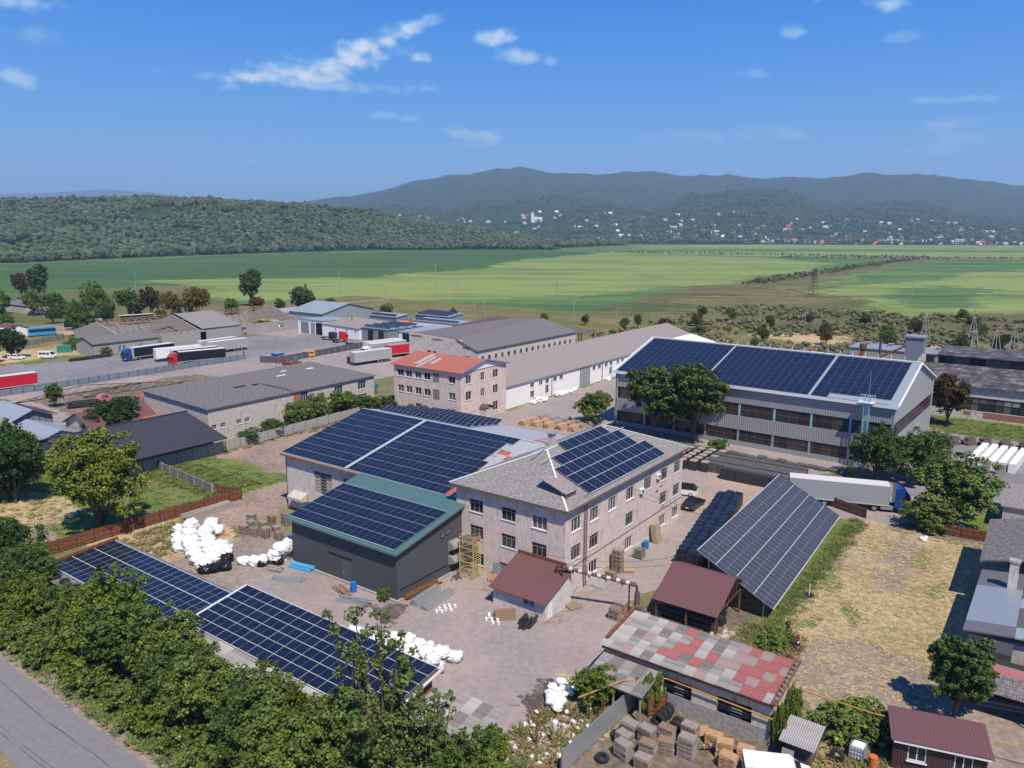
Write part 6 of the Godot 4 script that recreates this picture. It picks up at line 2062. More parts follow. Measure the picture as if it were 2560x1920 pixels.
func gantry():
	var o := begin("steam_pipe", "old lagged steam pipe crossing the alley on a post with torn insulation", "pipe", 69.3, -36.0)
	var a := P(66.6, -41.5, 4.5)
	var b := P(69.6, -34.3, 3.35)
	var mb := MB.new()
	pipe_path(mb, [P(66.4, -42.2, 3.5), P(66.4, -42.2, 4.5), a, b, P(69.6, -34.2, 3.2), P(69.5, -34.0, 1.0), P(68.0, -31.6, 1.05), P(66.6, -29.8, 1.1)], 0.13)
	part(o, "core_pipe", mb, mats.rust_dark)
	mb = MB.new()
	for k in 22:
		var t := k / 22.0
		var p := a.lerp(b, t)
		var q := a.lerp(b, t + 0.047)
		var r := rng.randf_range(0.19, 0.27)
		mb.tube(p, q, r, r * rng.randf_range(0.85, 1.1), 8)
		if k % 5 == 3:
			mb.tube(p + Vector3(0, -0.1, 0), p + Vector3(rng.randf_range(-0.1, 0.1), -0.55, 0), 0.14, 0.05, 5)
	for k in 9:
		var t := k / 9.0
		var p := P(69.5, -34.0, 1.0).lerp(P(66.6, -29.8, 1.1), t)
		var q := P(69.5, -34.0, 1.0).lerp(P(66.6, -29.8, 1.1), t + 0.1)
		mb.tube(p, q, rng.randf_range(0.28, 0.45), rng.randf_range(0.28, 0.42), 7)
	mb.tube(P(69.55, -34.1, 2.6), P(69.5, -34.05, 0.7), 0.3, 0.36, 8)
	part(o, "insulation", mb, mats.insulation)
	mb = MB.new()
	for k in 7:
		var t := 0.08 + k * 0.13
		mb.tube(a.lerp(b, t), a.lerp(b, t + 0.05), 0.285, 0.285, 8)
	for k in 5:
		var p := P(69.5, -34.0, 1.2).lerp(P(66.6, -29.8, 1.35), k / 5.0 + 0.06)
		mb.box(p, Vector3(0.5, 0.18, 0.35), Basis(Vector3.UP, k * 1.1))
	part(o, "torn_foil", mb, mats.foil)
	mb = MB.new()
	mb.bar(P(69.45, -35.0, 0), P(69.45, -35.0, 3.4), 0.13)
	mb.bar(P(66.2, -41.4, 0), P(66.2, -41.4, 4.9), 0.13)
	part(o, "post", mb, mats.rust_dark)
	o = begin("gas_pipe", "thin yellow gas pipe running along the patched store and over the dirt", "pipe", 56.2, -20)
	mb = MB.new()
	pipe_path(mb, [P(50.2, -29.6, 2.2), P(53.6, -27.3, 2.9), P(56.25, -24.6, 2.75), P(56.25, -15.6, 2.55), P(58.6, -15.45, 2.6)], 0.06, 6)
	pipe_path(mb, [P(61.6, -15.4, 2.6), P(61.8, -9.3, 2.55), P(62.2, -7.6, 2.5)], 0.055, 6)
	pipe_path(mb, [P(64.8, -1.2, 1.8), P(65.6, 4, 1.9)], 0.055, 6)
	part(o, "pipe", mb, mats.gas_yellow)
	posts(o, [[51.0, -29.0, 2.5], [61.8, -9.3, 2.6]], 2.5, 0.1, mats.rust)
	for q in [[45.6, -30.6, 1.9], [51.2, -27.9, 2.5], [46.8, -30.0, 0.8]]:
		single_tube("rusty_stake", ["rusty steel stake in the rubbish at the lower edge", "rusty steel stake beside the steel fence", "short rusty stake among the rubbish"][int(q[2]) % 3], "stake", W(q[0], q[1]), q[2], 0.07, mats.rust)

# ---------------------------------------------------------------- solar panels
func panel_mesh(w: float, l: float, dusty := 0, frame := 0) -> ArrayMesh:
	var key := "panel%.2f_%.2f_%d_%d" % [w, l, dusty, frame]
	if shapes.has(key):
		return shapes[key]
	var f := MB.new()
	f.span(Vector3(0, 0, 0), Vector3(w, 0.035, -l))
	var m := f.mesh()
	m.surface_set_material(0, mats.alu_dark if frame == 1 else mats.alu)
	var c := MB.new()
	var b := 0.013
	var long_x := w > l
	for k in 2:
		var lo := Vector3(b, 0.0395, -b)
		var hi := Vector3(w - b, 0.0395, -(l - b))
		if long_x:
			if k == 0: hi.x = w * 0.5 - 0.008
			else: lo.x = w * 0.5 + 0.008
		else:
			if k == 0: hi.z = -(l * 0.5 - 0.008)
			else: lo.z = -(l * 0.5 + 0.008)
		c.face([lo, Vector3(hi.x, lo.y, lo.z), hi, Vector3(lo.x, lo.y, hi.z)], Vector3(w * 0.5, -1, -l * 0.5))
	c.into(m)
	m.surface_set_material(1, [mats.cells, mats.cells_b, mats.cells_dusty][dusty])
	shapes[key] = m
	return m

func solar_array(label: String, parent: Node3D, o: Vector3, across: Vector3, up: Vector3, nc: int, nr: int, pw: float, pl: float, gx: float, gy: float, skip = null, dusty := 0, rails := true, frame := 0, rail_mat = null) -> Node3D:
	var t := thing("solar_array", label, "solar panels", parent.position, parent.rotation.y)
	var n := (-up).cross(across).normalized()
	if n.y < 0:
		n = -n
	var bs := Basis(across, n, across.cross(n))
	var shiny := panel_mesh(pw, pl, dusty, frame)
	for i in nc:
		for j in nr:
			if skip != null and skip.call(i, j):
				continue
			var jit := rng.randf_range(-0.006, 0.006)
			put(t, "panel", panel_mesh(pw, pl, 1, frame) if dusty == 0 and rng.randf() < 0.35 else shiny, null, o + across * (i * (pw + gx)) + up * (j * (pl + gy)) + n * (0.12 + jit), bs)
	if rails:
		var mb := MB.new()
		for j in nr + 1:
			var p := o + up * (j * (pl + gy) - gy * 0.5) + n * 0.118
			mb.box(p + across * (nc * (pw + gx)) * 0.5, Vector3(nc * (pw + gx), 0.04, gy + 0.06), Basis(across, n, across.cross(n)))
		part(t, "rail", mb, rail_mat if rail_mat != null else mats.rail_green)
	return t

func find(called: String) -> Node3D:
	return get_node(called)

func at(o: Node3D, u: float, v: float, h: float, az := 36.0) -> Vector3:
	var a := deg_to_rad(az)
	return o.transform.affine_inverse() * Vector3(u * sin(a) + v * cos(a), h, -(u * cos(a) - v * sin(a)))

func build_panels():
	var X := Vector3.RIGHT
	var slope := func(du: float, dh: float): return L(du, 0, dh).normalized()
	var o := find("production_hall")
	var up: Vector3 = slope.call(16.3, 3.5)
	solar_array("left field of dark blue panels on the production hall roof", o, at(o, 68.45, -90.8, 8.22), X, up, 13, 9, 1.0, 1.78, 0.005, 0.05, null, 0, true, 1)
	solar_array("right field of dark blue panels on the production hall roof", o, at(o, 68.45, -77.0, 8.22), X, up, 17, 9, 1.0, 1.78, 0.005, 0.05, func(i, j): return (i > 15 and j > 4 and j < 8), 0, true, 1)
	var mb := MB.new()
	mb.slab([at(o, 68.4, -77.62, 8.4), at(o, 68.4, -77.1, 8.4), at(o, 84.5, -77.1, 11.85), at(o, 84.5, -77.62, 11.85)], Vector3(0, 0.05, 0))
	part(o, "cable_tray", mb, mats.rail_green)
	for j in 5:
		solar_array(["first", "second", "third", "fourth", "fifth"][j] + " tilted row of blue panels behind the ridge of the production hall", o, at(o, 86.8 + j * 2.6, -89.8 + j * 0.3, 11.25 - j * 0.55), X, slope.call(1.6, 0.55), 19 - j, 1, 0.985, 1.66, 0.02, 0.02, null, 1, false)
	o = find("charcoal_hall")
	solar_array("field of panels on the green roof of the charcoal hall", o, at(o, 56.5, -74.2, 5.95), X, slope.call(11.95, 2.3), 17, 5, 1.025, 1.74, 0.005, 0.05, null, 0, true, 1)
	o = find("office_block")
	var ac := L(1, 0, 0)
	var upv := L(0, -8.25, 3.45).normalized()
	solar_array("panels laid up the right hand slope of the three storey block", o, at(o, 72.6, -41.95, 10.95), ac, upv, 11, 5, 1.72, 1.66, 0.06, 0.05, func(i, j): return (j == 2 and i > 9) or (j == 3 and (i > 9 or i < 1)) or (j == 4 and (i > 8 or i < 3)) or (j == 1 and i > 10) or (j == 0 and i > 10))
	o = find("brick_shed")
	solar_array("three rows of panels on the left brick shed roof", o, at(o, 35.3, -88.7, 3.3), X, slope.call(9.5, 0.54), 21, 3, 1.12, 2.36, 0.03, 0.08)
	o = find("brick_shed_001")
	solar_array("six rows of panels on the taller brick shed roof", o, at(o, 36.7, -64.3, 3.62), X, slope.call(9.1, 1.45), 11, 6, 2.27, 1.1, 0.035, 0.045)
	o = find("steel_hall")
	up = slope.call(16.8, 5.05)
	solar_array("left field of panels on the steel hall roof", o, at(o, 139.4, -79.6, 11.4, 37.5), X, up, 13, 10, 1.41, 1.69, 0.01, 0.02, null, 0, true, 1, mats.alu_dark)
	solar_array("middle field of panels on the steel hall roof", o, at(o, 139.4, -60.7, 11.4, 37.5), X, up, 14, 10, 1.41, 1.69, 0.01, 0.02, null, 0, true, 1, mats.alu_dark)
	solar_array("right field of panels on the steel hall roof, stepped at the eaves", o, at(o, 139.4, -40.3, 11.4, 37.5), X, up, 9, 10, 1.41, 1.69, 0.01, 0.02, func(i, j): return j == 0 and i > 1, 0, true, 1, mats.alu_dark)
	o = begin("solar_carport", "slanting steel carport roofed with grey solar panels beside the grass lot", "carport", 92.5, -26.5, 34.2)
	var lo := [76.3 , 108.8]
	var fr := func(u: float, v: float, h: float) -> Vector3: return at(o, u, v, h)
	mb = MB.new()
	for k in 7:
		var u := lerpf(76.9, 108.2, k / 6.0)
		var vv := lerpf(-30.5, -31.6, k / 6.0)
		mb.bar(fr.call(u, vv, 5.55), fr.call(u, vv + 8.4, 1.35), 0.16)
		mb.bar(fr.call(u, vv + 1.2, 0), fr.call(u, vv + 1.2, 4.9), 0.14)
		mb.bar(fr.call(u, vv + 7.4, 0), fr.call(u, vv + 7.4, 1.85), 0.14)
		mb.bar(fr.call(u, vv + 1.2, 2.4), fr.call(u, vv + 4.2, 3.4), 0.1)
	part(o, "frame", mb, mats.galvanised)
	for k in 5:
		mb = MB.new()
		var t := (k + 0.5) / 5.0
		mb.bar(fr.call(76.5, lerpf(-30.5, -22.1, t), lerpf(5.65, 1.45, t)), fr.call(108.6, lerpf(-31.6, -23.2, t), lerpf(5.65, 1.45, t)), 0.12)
		part(o, "purlin", mb, mats.galvanised)
	var p0: Vector3 = fr.call(76.3, -22.0, 1.5)
	var p1: Vector3 = fr.call(108.8, -23.3, 1.5)
	var p2: Vector3 = fr.call(76.3, -30.5, 5.8)
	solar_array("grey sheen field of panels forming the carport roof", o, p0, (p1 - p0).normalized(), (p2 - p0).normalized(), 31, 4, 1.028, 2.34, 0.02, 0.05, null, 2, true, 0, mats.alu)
	o = find("solar_garage")
	for j in 4:
		solar_array(["nearest", "second", "third", "farthest"][j] + " tilted panel row on the solar garage roof", o, at(o, 198.6 + j * 4.2, -212.0 + j * 0.2, 4.95), X, slope.call(1.6, 0.5), 13, 1, 1.0, 1.7, 0.05, 0.02, null, 0, false)
	o = find("solar_hut")
	solar_array("single panel row on the solar hut roof", o, at(o, 236.6, -247.5, 3.8), X, slope.call(1.6, 0.7), 14, 1, 1.0, 1.7, 0.05, 0.02, null, 0, false)
	o = find("solar_barn")
	for j in 3:
		solar_array(["front", "middle", "back"][j] + " panel row on the grey blue barn", o, at(o, 249.4 + j * 2.8, -232.5, 4.0 + j * 0.3), X, slope.call(1.6, 0.6), 17, 1, 1.0, 1.7, 0.05, 0.02, null, 0, false)
	o = find("solar_lean_to")
	solar_array("panel row along the low lean-to by the barn", o, at(o, 238.6, -223.5, 3.1), X, slope.call(1.6, 0.5), 22, 1, 1.0, 1.7, 0.05, 0.02, null, 0, false)

# ---------------------------------------------------------------- vehicles: local front at the origin, looking along -z
func wheel(parent: Node3D, at_: Vector3, r: float, wide: float):
	var key := "wheel%.2f_%.2f" % [r, wide]
	if not shapes.has(key):
		var mb := MB.new()
		mb.torus(Vector3.ZERO, Vector3.RIGHT, r, r * 0.42, wide * 0.5, 16)
		shapes[key] = mb.mesh()
		mb = MB.new()
		mb.tube(Vector3(-wide * 0.38, 0, 0), Vector3(wide * 0.38, 0, 0), r * 0.6, r * 0.6, 12)
		shapes[key + "r"] = mb.mesh()
	var w := put(parent, "wheel", shapes[key], mats.rubber, at_)
	put(w, "rim", shapes[key + "r"], mats.rim)

func vehicle(called: String, label: String, cat: String, x: float, d: float, az: float) -> Node3D:
	return thing(called, label, cat, Vector3(x, 0, -d), -deg_to_rad(az))

func add_cab(o: Node3D, m, roof_h := 3.75):
	var mb := MB.new()
	var p := [Vector3(-1.24, 0.45, 0.12), Vector3(-1.24, 1.7, 0.0), Vector3(-1.24, 2.75, 0.22), Vector3(-1.24, roof_h - 0.25, 0.75), Vector3(-1.24, roof_h, 1.5), Vector3(-1.24, roof_h, 2.15), Vector3(-1.24, 1.0, 2.2), Vector3(-1.24, 0.45, 1.2)]
	mb.slab(p, Vector3(2.48, 0, 0))
	var cab := part(o, "cab", mb, m)
	mb = MB.new()
	mb.slab([Vector3(-1.1, 1.75, -0.015), Vector3(1.1, 1.75, -0.015), Vector3(1.1, 2.72, 0.19), Vector3(-1.1, 2.72, 0.19)], Vector3(0, 0.01, -0.02))
	part(cab, "windscreen", mb, mats.glass)
	for s in [-1.0, 1.0]:
		mb = MB.new()
		mb.slab([Vector3(1.245 * s, 1.7, 0.25), Vector3(1.245 * s, 1.7, 1.15), Vector3(1.245 * s, 2.6, 1.15), Vector3(1.245 * s, 2.6, 0.4)], Vector3(0.012 * s, 0, 0))
		part(cab, "side_window", mb, mats.glass)
		mb = MB.new()
		mb.span(Vector3(1.28 * s, 1.85, 0.12), Vector3(1.5 * s, 2.6, 0.25))
		part(cab, "mirror", mb, mats.post_dark)
		mb = MB.new()
		mb.span(Vector3(0.75 * s, 0.6, -0.02), Vector3(1.12 * s, 0.85, 0.13))
		part(cab, "headlight", mb, mats.white_trim)
	mb = MB.new()
	mb.span(Vector3(-0.95, 0.95, -0.03), Vector3(0.95, 1.45, 0.06))
	part(cab, "grille", mb, mats.chassis)
	mb = MB.new()
	for s in [-0.55, 0.4]:
		mb.span(Vector3(s, 0.75, 0.6), Vector3(s + 0.15, 1.0, 6.1))
	mb.span(Vector3(-0.6, 1.02, 3.6), Vector3(0.6, 1.12, 5.2))
	part(o, "chassis", mb, mats.chassis)
	for s in [-1.0, 1.0]:
		mb = MB.new()
		mb.span(Vector3(0.6 * s, 0.45, 2.3), Vector3(1.15 * s, 1.0, 3.9))
		part(o, "fuel_tank", mb, mats.galvanised)
		wheel(o, Vector3(1.02 * s, 0.5, 1.25), 0.5, 0.34)
		wheel(o, Vector3(0.95 * s, 0.5, 4.75), 0.5, 0.52)

func add_box(o: Node3D, z0: float, side, roof = null, front = null, refrigerated := false, len := 13.6):
	var mb := MB.new()
	mb.span(Vector3(-1.25, 1.15, z0), Vector3(1.25, 3.92, z0 + len))
	var b := part(o, "trailer_body", mb, side)
	mb = MB.new()
	mb.span(Vector3(-1.27, 3.92, z0 - 0.02), Vector3(1.27, 4.0, z0 + len + 0.02))
	part(b, "roof", mb, roof if roof != null else mats.roof_white)
	mb = MB.new()
	mb.span(Vector3(-1.26, 1.1, z0 - 0.04), Vector3(1.26, 3.96, z0 - 0.005))
	part(b, "front_wall", mb, front if front != null else mats.roof_white)
	mb = MB.new()
	mb.span(Vector3(-1.26, 1.1, z0 + len + 0.005), Vector3(1.26, 3.96, z0 + len + 0.05))
	part(b, "rear_door", mb, front if front != null else mats.curtain_silver)
	mb = MB.new()
	mb.span(Vector3(-1.27, 1.0, z0), Vector3(1.27, 1.16, z0 + len))
	part(o, "side_rail", mb, mats.alu)
	mb = MB.new()
	for s in [-0.6, 0.45]:
		mb.span(Vector3(s, 0.7, z0 + 1), Vector3(s + 0.15, 1.0, z0 + len))
	for s in [-0.9, 0.8]:
		mb.span(Vector3(s, 0.05, z0 + 3.3), Vector3(s + 0.12, 1.0, z0 + 3.45))
	part(o, "frame", mb, mats.chassis)
	for k in 3:
		for s in [-1.0, 1.0]:
			wheel(o, Vector3(1.0 * s, 0.5, z0 + 8.6 + k * 1.32), 0.5, 0.36)
	return b

func lorry(label: String, x: float, d: float, az: float, cabm, side, roof = null, front = null) -> Node3D:
	var o := vehicle("lorry", label, "lorry", x, d, az)
	add_cab(o, cabm)
	add_box(o, 2.9, side, roof, front)
	return o

func trailer(label: String, x: float, d: float, az: float, side, roof = null, front = null, len := 13.6) -> Node3D:
	var o := vehicle("semi_trailer", label, "trailer", x, d, az)
	add_box(o, 0.0, side, roof, front, false, len)
	return o

func lettering(parent: Node3D, text: String, m, size: float, at_: Vector3, side: float, slant := false):
	var t := TextMesh.new()
	t.text = text
	var f := SystemFont.new()
	f.font_names = PackedStringArray(["Droid Sans"])
	f.font_weight = 700
	f.font_italic = slant
	t.font = f
	t.font_size = 64
	t.pixel_size = size / 46.0
	t.depth = 0.02
	var b := Basis(Vector3.UP, PI * 0.5 * side)
	put(parent, "lettering", t, m, at_, b)

func car(called: String, label: String, x: float, d: float, az: float, m, suv := false, roofm = null) -> Node3D:
	var o := vehicle(called, label, "car", x, d, az)
	var l := 4.75 if not suv else 4.7
	var wd := 0.92
	var hb := 0.92 if not suv else 1.02
	var ht := 1.45 if not suv else 1.66
	var mb := MB.new()
	mb.slab([Vector3(-wd, 0.28, 0.05), Vector3(-wd, 0.62, 0.0), Vector3(-wd, hb - 0.12, 0.25), Vector3(-wd, hb, 1.2), Vector3(-wd, hb + 0.02, l - 0.6), Vector3(-wd, hb - 0.05, l - 0.05), Vector3(-wd, 0.5, l), Vector3(-wd, 0.28, l - 0.15)], Vector3(wd * 2, 0, 0))
	var body := part(o, "body", mb, m)
	var z := [1.25, 2.0, 3.4 if not suv else 4.0, 4.25 if not suv else 4.6]
	mb = MB.new()
	var t := wd - 0.2
	var lo := [Vector3(-wd + 0.06, hb - 0.02, z[0]), Vector3(wd - 0.06, hb - 0.02, z[0]), Vector3(wd - 0.06, hb - 0.02, z[3]), Vector3(-wd + 0.06, hb - 0.02, z[3])]
	var hi := [Vector3(-t, ht - 0.06, z[1]), Vector3(t, ht - 0.06, z[1]), Vector3(t, ht - 0.06, z[2]), Vector3(-t, ht - 0.06, z[2])]
	var c := Vector3(0, hb + 0.2, 2.6)
	for k in 4:
		mb.face([lo[k], lo[(k + 1) % 4], hi[(k + 1) % 4], hi[k]], c)
	part(o, "windows", mb, mats.glass)
	mb = MB.new()
	mb.slab([hi[0] + Vector3(-0.02, 0, -0.05), hi[1] + Vector3(0.02, 0, -0.05), hi[2] + Vector3(0.02, 0, 0.05), hi[3] + Vector3(-0.02, 0, 0.05)], Vector3(0, 0.06, 0))
	for k in 4:
		mb.bar(lo[k], hi[k], 0.09)
	for s in [-1.0, 1.0]:
		mb.bar(Vector3((wd - 0.08) * s, hb, 2.75), Vector3(t * s, ht - 0.05, 2.75), 0.08)
	part(o, "roof", mb, roofm if roofm != null else m)
	for s in [-1.0, 1.0]:
		wheel(o, Vector3((wd - 0.1) * s, 0.34, 0.85), 0.34, 0.22)
		wheel(o, Vector3((wd - 0.1) * s, 0.34, l - 0.95), 0.34, 0.22)
		mb = MB.new()
		mb.span(Vector3(0.5 * s, 0.62, 0.02), Vector3(0.85 * s, 0.78, 0.2))
		part(body, "headlight", mb, mats.white_trim)
		mb = MB.new()
		mb.span(Vector3(0.45 * s, 0.66, l - 0.12), Vector3(0.86 * s, 0.82, l + 0.02))
		part(body, "tail_light", mb, mats.lettering_red)
	mb = MB.new()
	mb.span(Vector3(-0.26, 0.5, l - 0.01), Vector3(0.26, 0.61, l + 0.015))
	part(body, "number_plate", mb, mats.lettering_white)
	return o

func van(called: String, label: String, x: float, d: float, az: float, m, l := 5.2, ht := 2.2, cat := "van") -> Node3D:
	var o := vehicle(called, label, cat, x, d, az)
	var mb := MB.new()
	mb.slab([Vector3(-0.98, 0.35, 0.1), Vector3(-0.98, 0.95, 0.0), Vector3(-0.98, 1.15, 0.75), Vector3(-0.98, ht, 1.5), Vector3(-0.98, ht, l), Vector3(-0.98, 0.35, l)], Vector3(1.96, 0, 0))
	var b := part(o, "body", mb, m)
	mb = MB.new()
	mb.slab([Vector3(-0.85, 1.22, 0.78), Vector3(0.85, 1.22, 0.78), Vector3(0.85, ht - 0.15, 1.4), Vector3(-0.85, ht - 0.15, 1.4)], Vector3(0, 0.02, -0.03))
	part(b, "windscreen", mb, mats.glass)
	for s in [-1.0, 1.0]:
		for q in [[1.5, 2.4], [2.6, 3.7], [3.85, l - 0.3]]:
			mb = MB.new()
			mb.span(Vector3(0.98 * s, 1.25, q[0]), Vector3(0.995 * s, ht - 0.3, q[1]))
			part(b, "side_window", mb, mats.glass)
		wheel(o, Vector3(0.88 * s, 0.35, 0.9), 0.35, 0.24)
		wheel(o, Vector3(0.88 * s, 0.35, l - 1.0), 0.35, 0.24)
	mb = MB.new()
	mb.span(Vector3(-0.8, 1.25, l), Vector3(0.8, ht - 0.3, l + 0.015))
	part(b, "rear_window", mb, mats.glass)
	return o

func coach(label: String, x: float, d: float, az: float, m, l := 11.0, roof = null) -> Node3D:
	var o := vehicle("coach", label, "coach", x, d, az)
	var mb := MB.new()
	mb.span(Vector3(-1.25, 0.4, 0), Vector3(1.25, 1.6, l))
	mb.span(Vector3(-1.22, 2.7, 0.1), Vector3(1.22, 3.1, l))
	part(o, "body", mb, m)
	mb = MB.new()
	mb.span(Vector3(-1.23, 1.6, 0.05), Vector3(1.23, 2.7, l - 0.05))
	part(o, "window_band", mb, mats.glass)
	mb = MB.new()
	mb.span(Vector3(-1.2, 3.1, 0.2), Vector3(1.2, 3.18, l - 0.1))
	part(o, "roof", mb, roof if roof != null else m)
	for s in [-1.0, 1.0]:
		wheel(o, Vector3(1.1 * s, 0.48, 2.2), 0.48, 0.3)
		wheel(o, Vector3(1.1 * s, 0.48, l - 2.8), 0.48, 0.3)
	return o

func build_vehicles():
	lorry("blue lorry with a long grey tarpaulin trailer on the lane by the steel hall", 57.6, 107.4, 107.6, mats.paint_blue, mats.curtain_grey, mats.roof_white, mats.curtain_grey)
	lorry("blue lorry with a black curtain trailer and white roof in the truck yard", -118.6, 234.6, 214.4, mats.paint_blue, mats.curtain_black, mats.roof_white)
	lorry("red lorry with a black curtain trailer behind the blue grey fence", -101.6, 227.3, 230.7, mats.paint_red, mats.curtain_black, mats.roof_white, mats.curtain_black)
	trailer("plain white box trailer standing between the blue and the red lorry", -108.7, 234.4, 228.6, mats.white_plastic, mats.white_plastic, mats.white_plastic)
	trailer("black curtain trailer half hidden behind the red lorry's trailer", -102.6, 232.2, 226.5, mats.curtain_black, mats.roof_white)
	var t := trailer("silver curtain trailer with lime stripes and dark lettering near the roofless hall", -97.9, 249.5, 215.9, mats.curtain_silver, mats.roof_white)
	lettering(t, "hartl", mats.lettering_dark, 1.15, Vector3(1.262, 2.55, 11.4), 1.0)
	for k in 7:
		var mb := MB.new()
		mb.slab([Vector3(1.255, 1.7, 1.0 + k * 0.62), Vector3(1.255, 1.7, 1.42 + k * 0.62), Vector3(1.255, 2.55 + k * 0.12, 1.5 + k * 0.62), Vector3(1.255, 2.5 + k * 0.12, 1.05 + k * 0.62)], Vector3(0.012, 0, 0))
		part(t, "lime_stripe", mb, mats.stripe_lime)
	for k in 2:
		var mb := MB.new()
		mb.span(Vector3(1.255, 2.35, 7.6 + k * 0.65), Vector3(1.267, 2.95, 8.05 + k * 0.65))
		part(t, "lime_mark", mb, mats.stripe_lime)
	trailer("second silver trailer with a white roof behind the lime striped one", -101.9, 251.7, 213.0, mats.curtain_silver, mats.roof_white)
	trailer("bright red curtain trailer at the left edge of the truck yard", -121.6, 195.4, 40.0, mats.curtain_red, mats.roof_white, mats.curtain_red)
	t = trailer("silver trailer with slanted red lettering behind the maroon fence", -47.5, 229.1, 224.1, mats.curtain_silver, mats.roof_white, mats.curtain_silver)
	lettering(t, "SCHWARZMULLER", mats.lettering_red, 1.05, Vector3(1.262, 2.5, 7.3), 1.0, true)
	t = trailer("red trailer with large white lettering beside the beige works", -39.6, 244.0, 229.0, mats.curtain_red, mats.cardboard, mats.curtain_red, 10.6)
	lettering(t, "Has", mats.lettering_white, 1.5, Vector3(1.262, 2.6, 8.2), 1.0)
	t = vehicle("lorry", "white lorry with a grey trailer nose to the dark fence", "lorry", -47.4, 245.0, 224.0)
	add_cab(t, mats.paint_white, 3.3)
	add_box(t, 2.9, mats.curtain_silver, mats.roof_white)
	trailer("long white roofed trailer behind the white lorry at the dark fence", -47.8, 251.1, 223.7, mats.white_plastic, mats.roof_white)
	t = vehicle("tractor_unit", "red tractor unit without a trailer before the white workshop", "tractor unit", -60.4, 280.6, 34.0)
	add_cab(t, mats.paint_red)
	t = vehicle("tractor_unit", "stripped black tractor unit beside the red one", "tractor unit", -64.6, 283.0, 110.0)
	add_cab(t, mats.paint_black, 3.0)
	t = vehicle("tractor_unit", "white tractor unit next to the yellow bus", "tractor unit", -95.8, 318.0, 40.0)
	add_cab(t, mats.paint_white)
	coach("small yellow bus parked by the roofless hall", -98.6, 321.0, 106.6, mats.paint_yellow, 7.2)
	coach("bright blue coach beside the red roofed hut at the far left", -174.1, 295.2, 46.2, mats.paint_bus_blue, 9.0)
	coach("pale coach with a white roof at the left edge behind the trees", -187.0, 297.0, 19.0, mats.paint_green, 11.0, mats.white_plastic)
	trailer("black curtain trailer half hidden by the tree at the far truck park", -165.5, 313.5, 72.0, mats.curtain_black, mats.roof_white)
	t = lorry("pale lorry with a black trailer on blue chassis at the far truck park", -152.5, 337.0, 48.0, mats.paint_white, mats.curtain_black, mats.roof_white)
	van("van", "white van parked on the dry grass by the grey barn", -142.3, 240.2, 95.0, mats.paint_white)
	van("van", "bright yellow van behind the dark fence", -66.5, 242.6, 225.0, mats.paint_yellow, 4.4, 2.0)
	car("parked_car", "white car at the left edge of the truck yard", -151.2, 238.4, 95.0, mats.paint_white)
	car("parked_car", "dark red car beside the white one at the left edge", -154.6, 232.6, 95.0, mats.paint_darkred)
	car("parked_car", "dark grey car near the metal shed at the far end", -91.2, 327.5, 95.0, mats.paint_grey)
	t = car("parked_car", "black car with its bonnet up at the dark fence", -57.5, 264.8, 225.0, mats.paint_black)
	var mb := MB.new()
	mb.slab([Vector3(-0.8, 0.95, 1.2), Vector3(0.8, 0.95, 1.2), Vector3(0.8, 1.95, 0.6), Vector3(-0.8, 1.95, 0.6)], Vector3(0, 0.03, 0.03))
	part(t, "bonnet", mb, mats.paint_black)
	car("parked_car", "white hatchback with a black roof beside the three storey block", 24.2, 115.9, 292.0, mats.paint_white, true, mats.paint_black)
	car("parked_car", "black saloon parked behind the white hatchback", 28.2, 111.2, 36.0, mats.paint_black)
	van("van", "white van cut off by the lower edge of the view", 22.1, 50.4, 100.0, mats.paint_white, 4.9, 1.75)
	car("parked_car", "blue car under the big tree behind the rusty fence", 61.5, 100.0, 110.0, mats.paint_blue)
	t = vehicle("lorry_cab", "detached pink lorry cab lying on the scrap ground", "lorry cab", -93.2, 171.4, 215.0)
	mb = MB.new()
	mb.slab([Vector3(-1.24, 0.15, 0.12), Vector3(-1.24, 1.2, 0.0), Vector3(-1.24, 2.2, 0.22), Vector3(-1.24, 2.9, 0.6), Vector3(-1.24, 3.0, 1.5), Vector3(-1.24, 2.95, 2.3), Vector3(-1.24, 0.15, 2.3)], Vector3(2.48, 0, 0))
	part(t, "shell", mb, mats.paint_pink)
	mb = MB.new()
	mb.slab([Vector3(-1.05, 1.25, -0.02), Vector3(1.05, 1.25, -0.02), Vector3(1.05, 2.15, 0.17), Vector3(-1.05, 2.15, 0.17)], Vector3(0, 0.01, -0.02))
	part(t, "windscreen", mb, mats.glass)
	for s in [-1.0, 1.0]:
		mb = MB.new()
		mb.span(Vector3(1.24 * s, 1.3, 0.35), Vector3(1.26 * s, 2.1, 1.2))
		part(t, "side_window", mb, mats.glass)
	t = vehicle("farm_machine", "red farm machine with folded booms standing behind the grey roofed works", "farm machine", -62.0, 226.6, 70.0)
	mb = MB.new()
	mb.span(Vector3(-0.9, 0.9, 0), Vector3(0.9, 1.6, 5.5))
	part(t, "body", mb, mats.rust)
	mb = MB.new()
	mb.span(Vector3(-0.8, 1.6, 1.0), Vector3(0.8, 3.0, 2.6))
	part(t, "cabin", mb, mats.glass_c)
	mb = MB.new()
	for k in 6:
		mb.bar(Vector3(-1.2, 1.0, 3.0 + k * 0.8), Vector3(-1.0, 2.6, 4.0 + k * 0.8), 0.12)
		mb.bar(Vector3(1.2, 1.0, 3.0 + k * 0.8), Vector3(1.0, 2.6, 4.0 + k * 0.8), 0.12)
	mb.bar(Vector3(-1.1, 2.5, 3.0), Vector3(-1.1, 2.7, 9.0), 0.15)
	mb.bar(Vector3(1.1, 2.5, 3.0), Vector3(1.1, 2.7, 9.0), 0.15)
	part(t, "boom", mb, mats.paint_darkred)
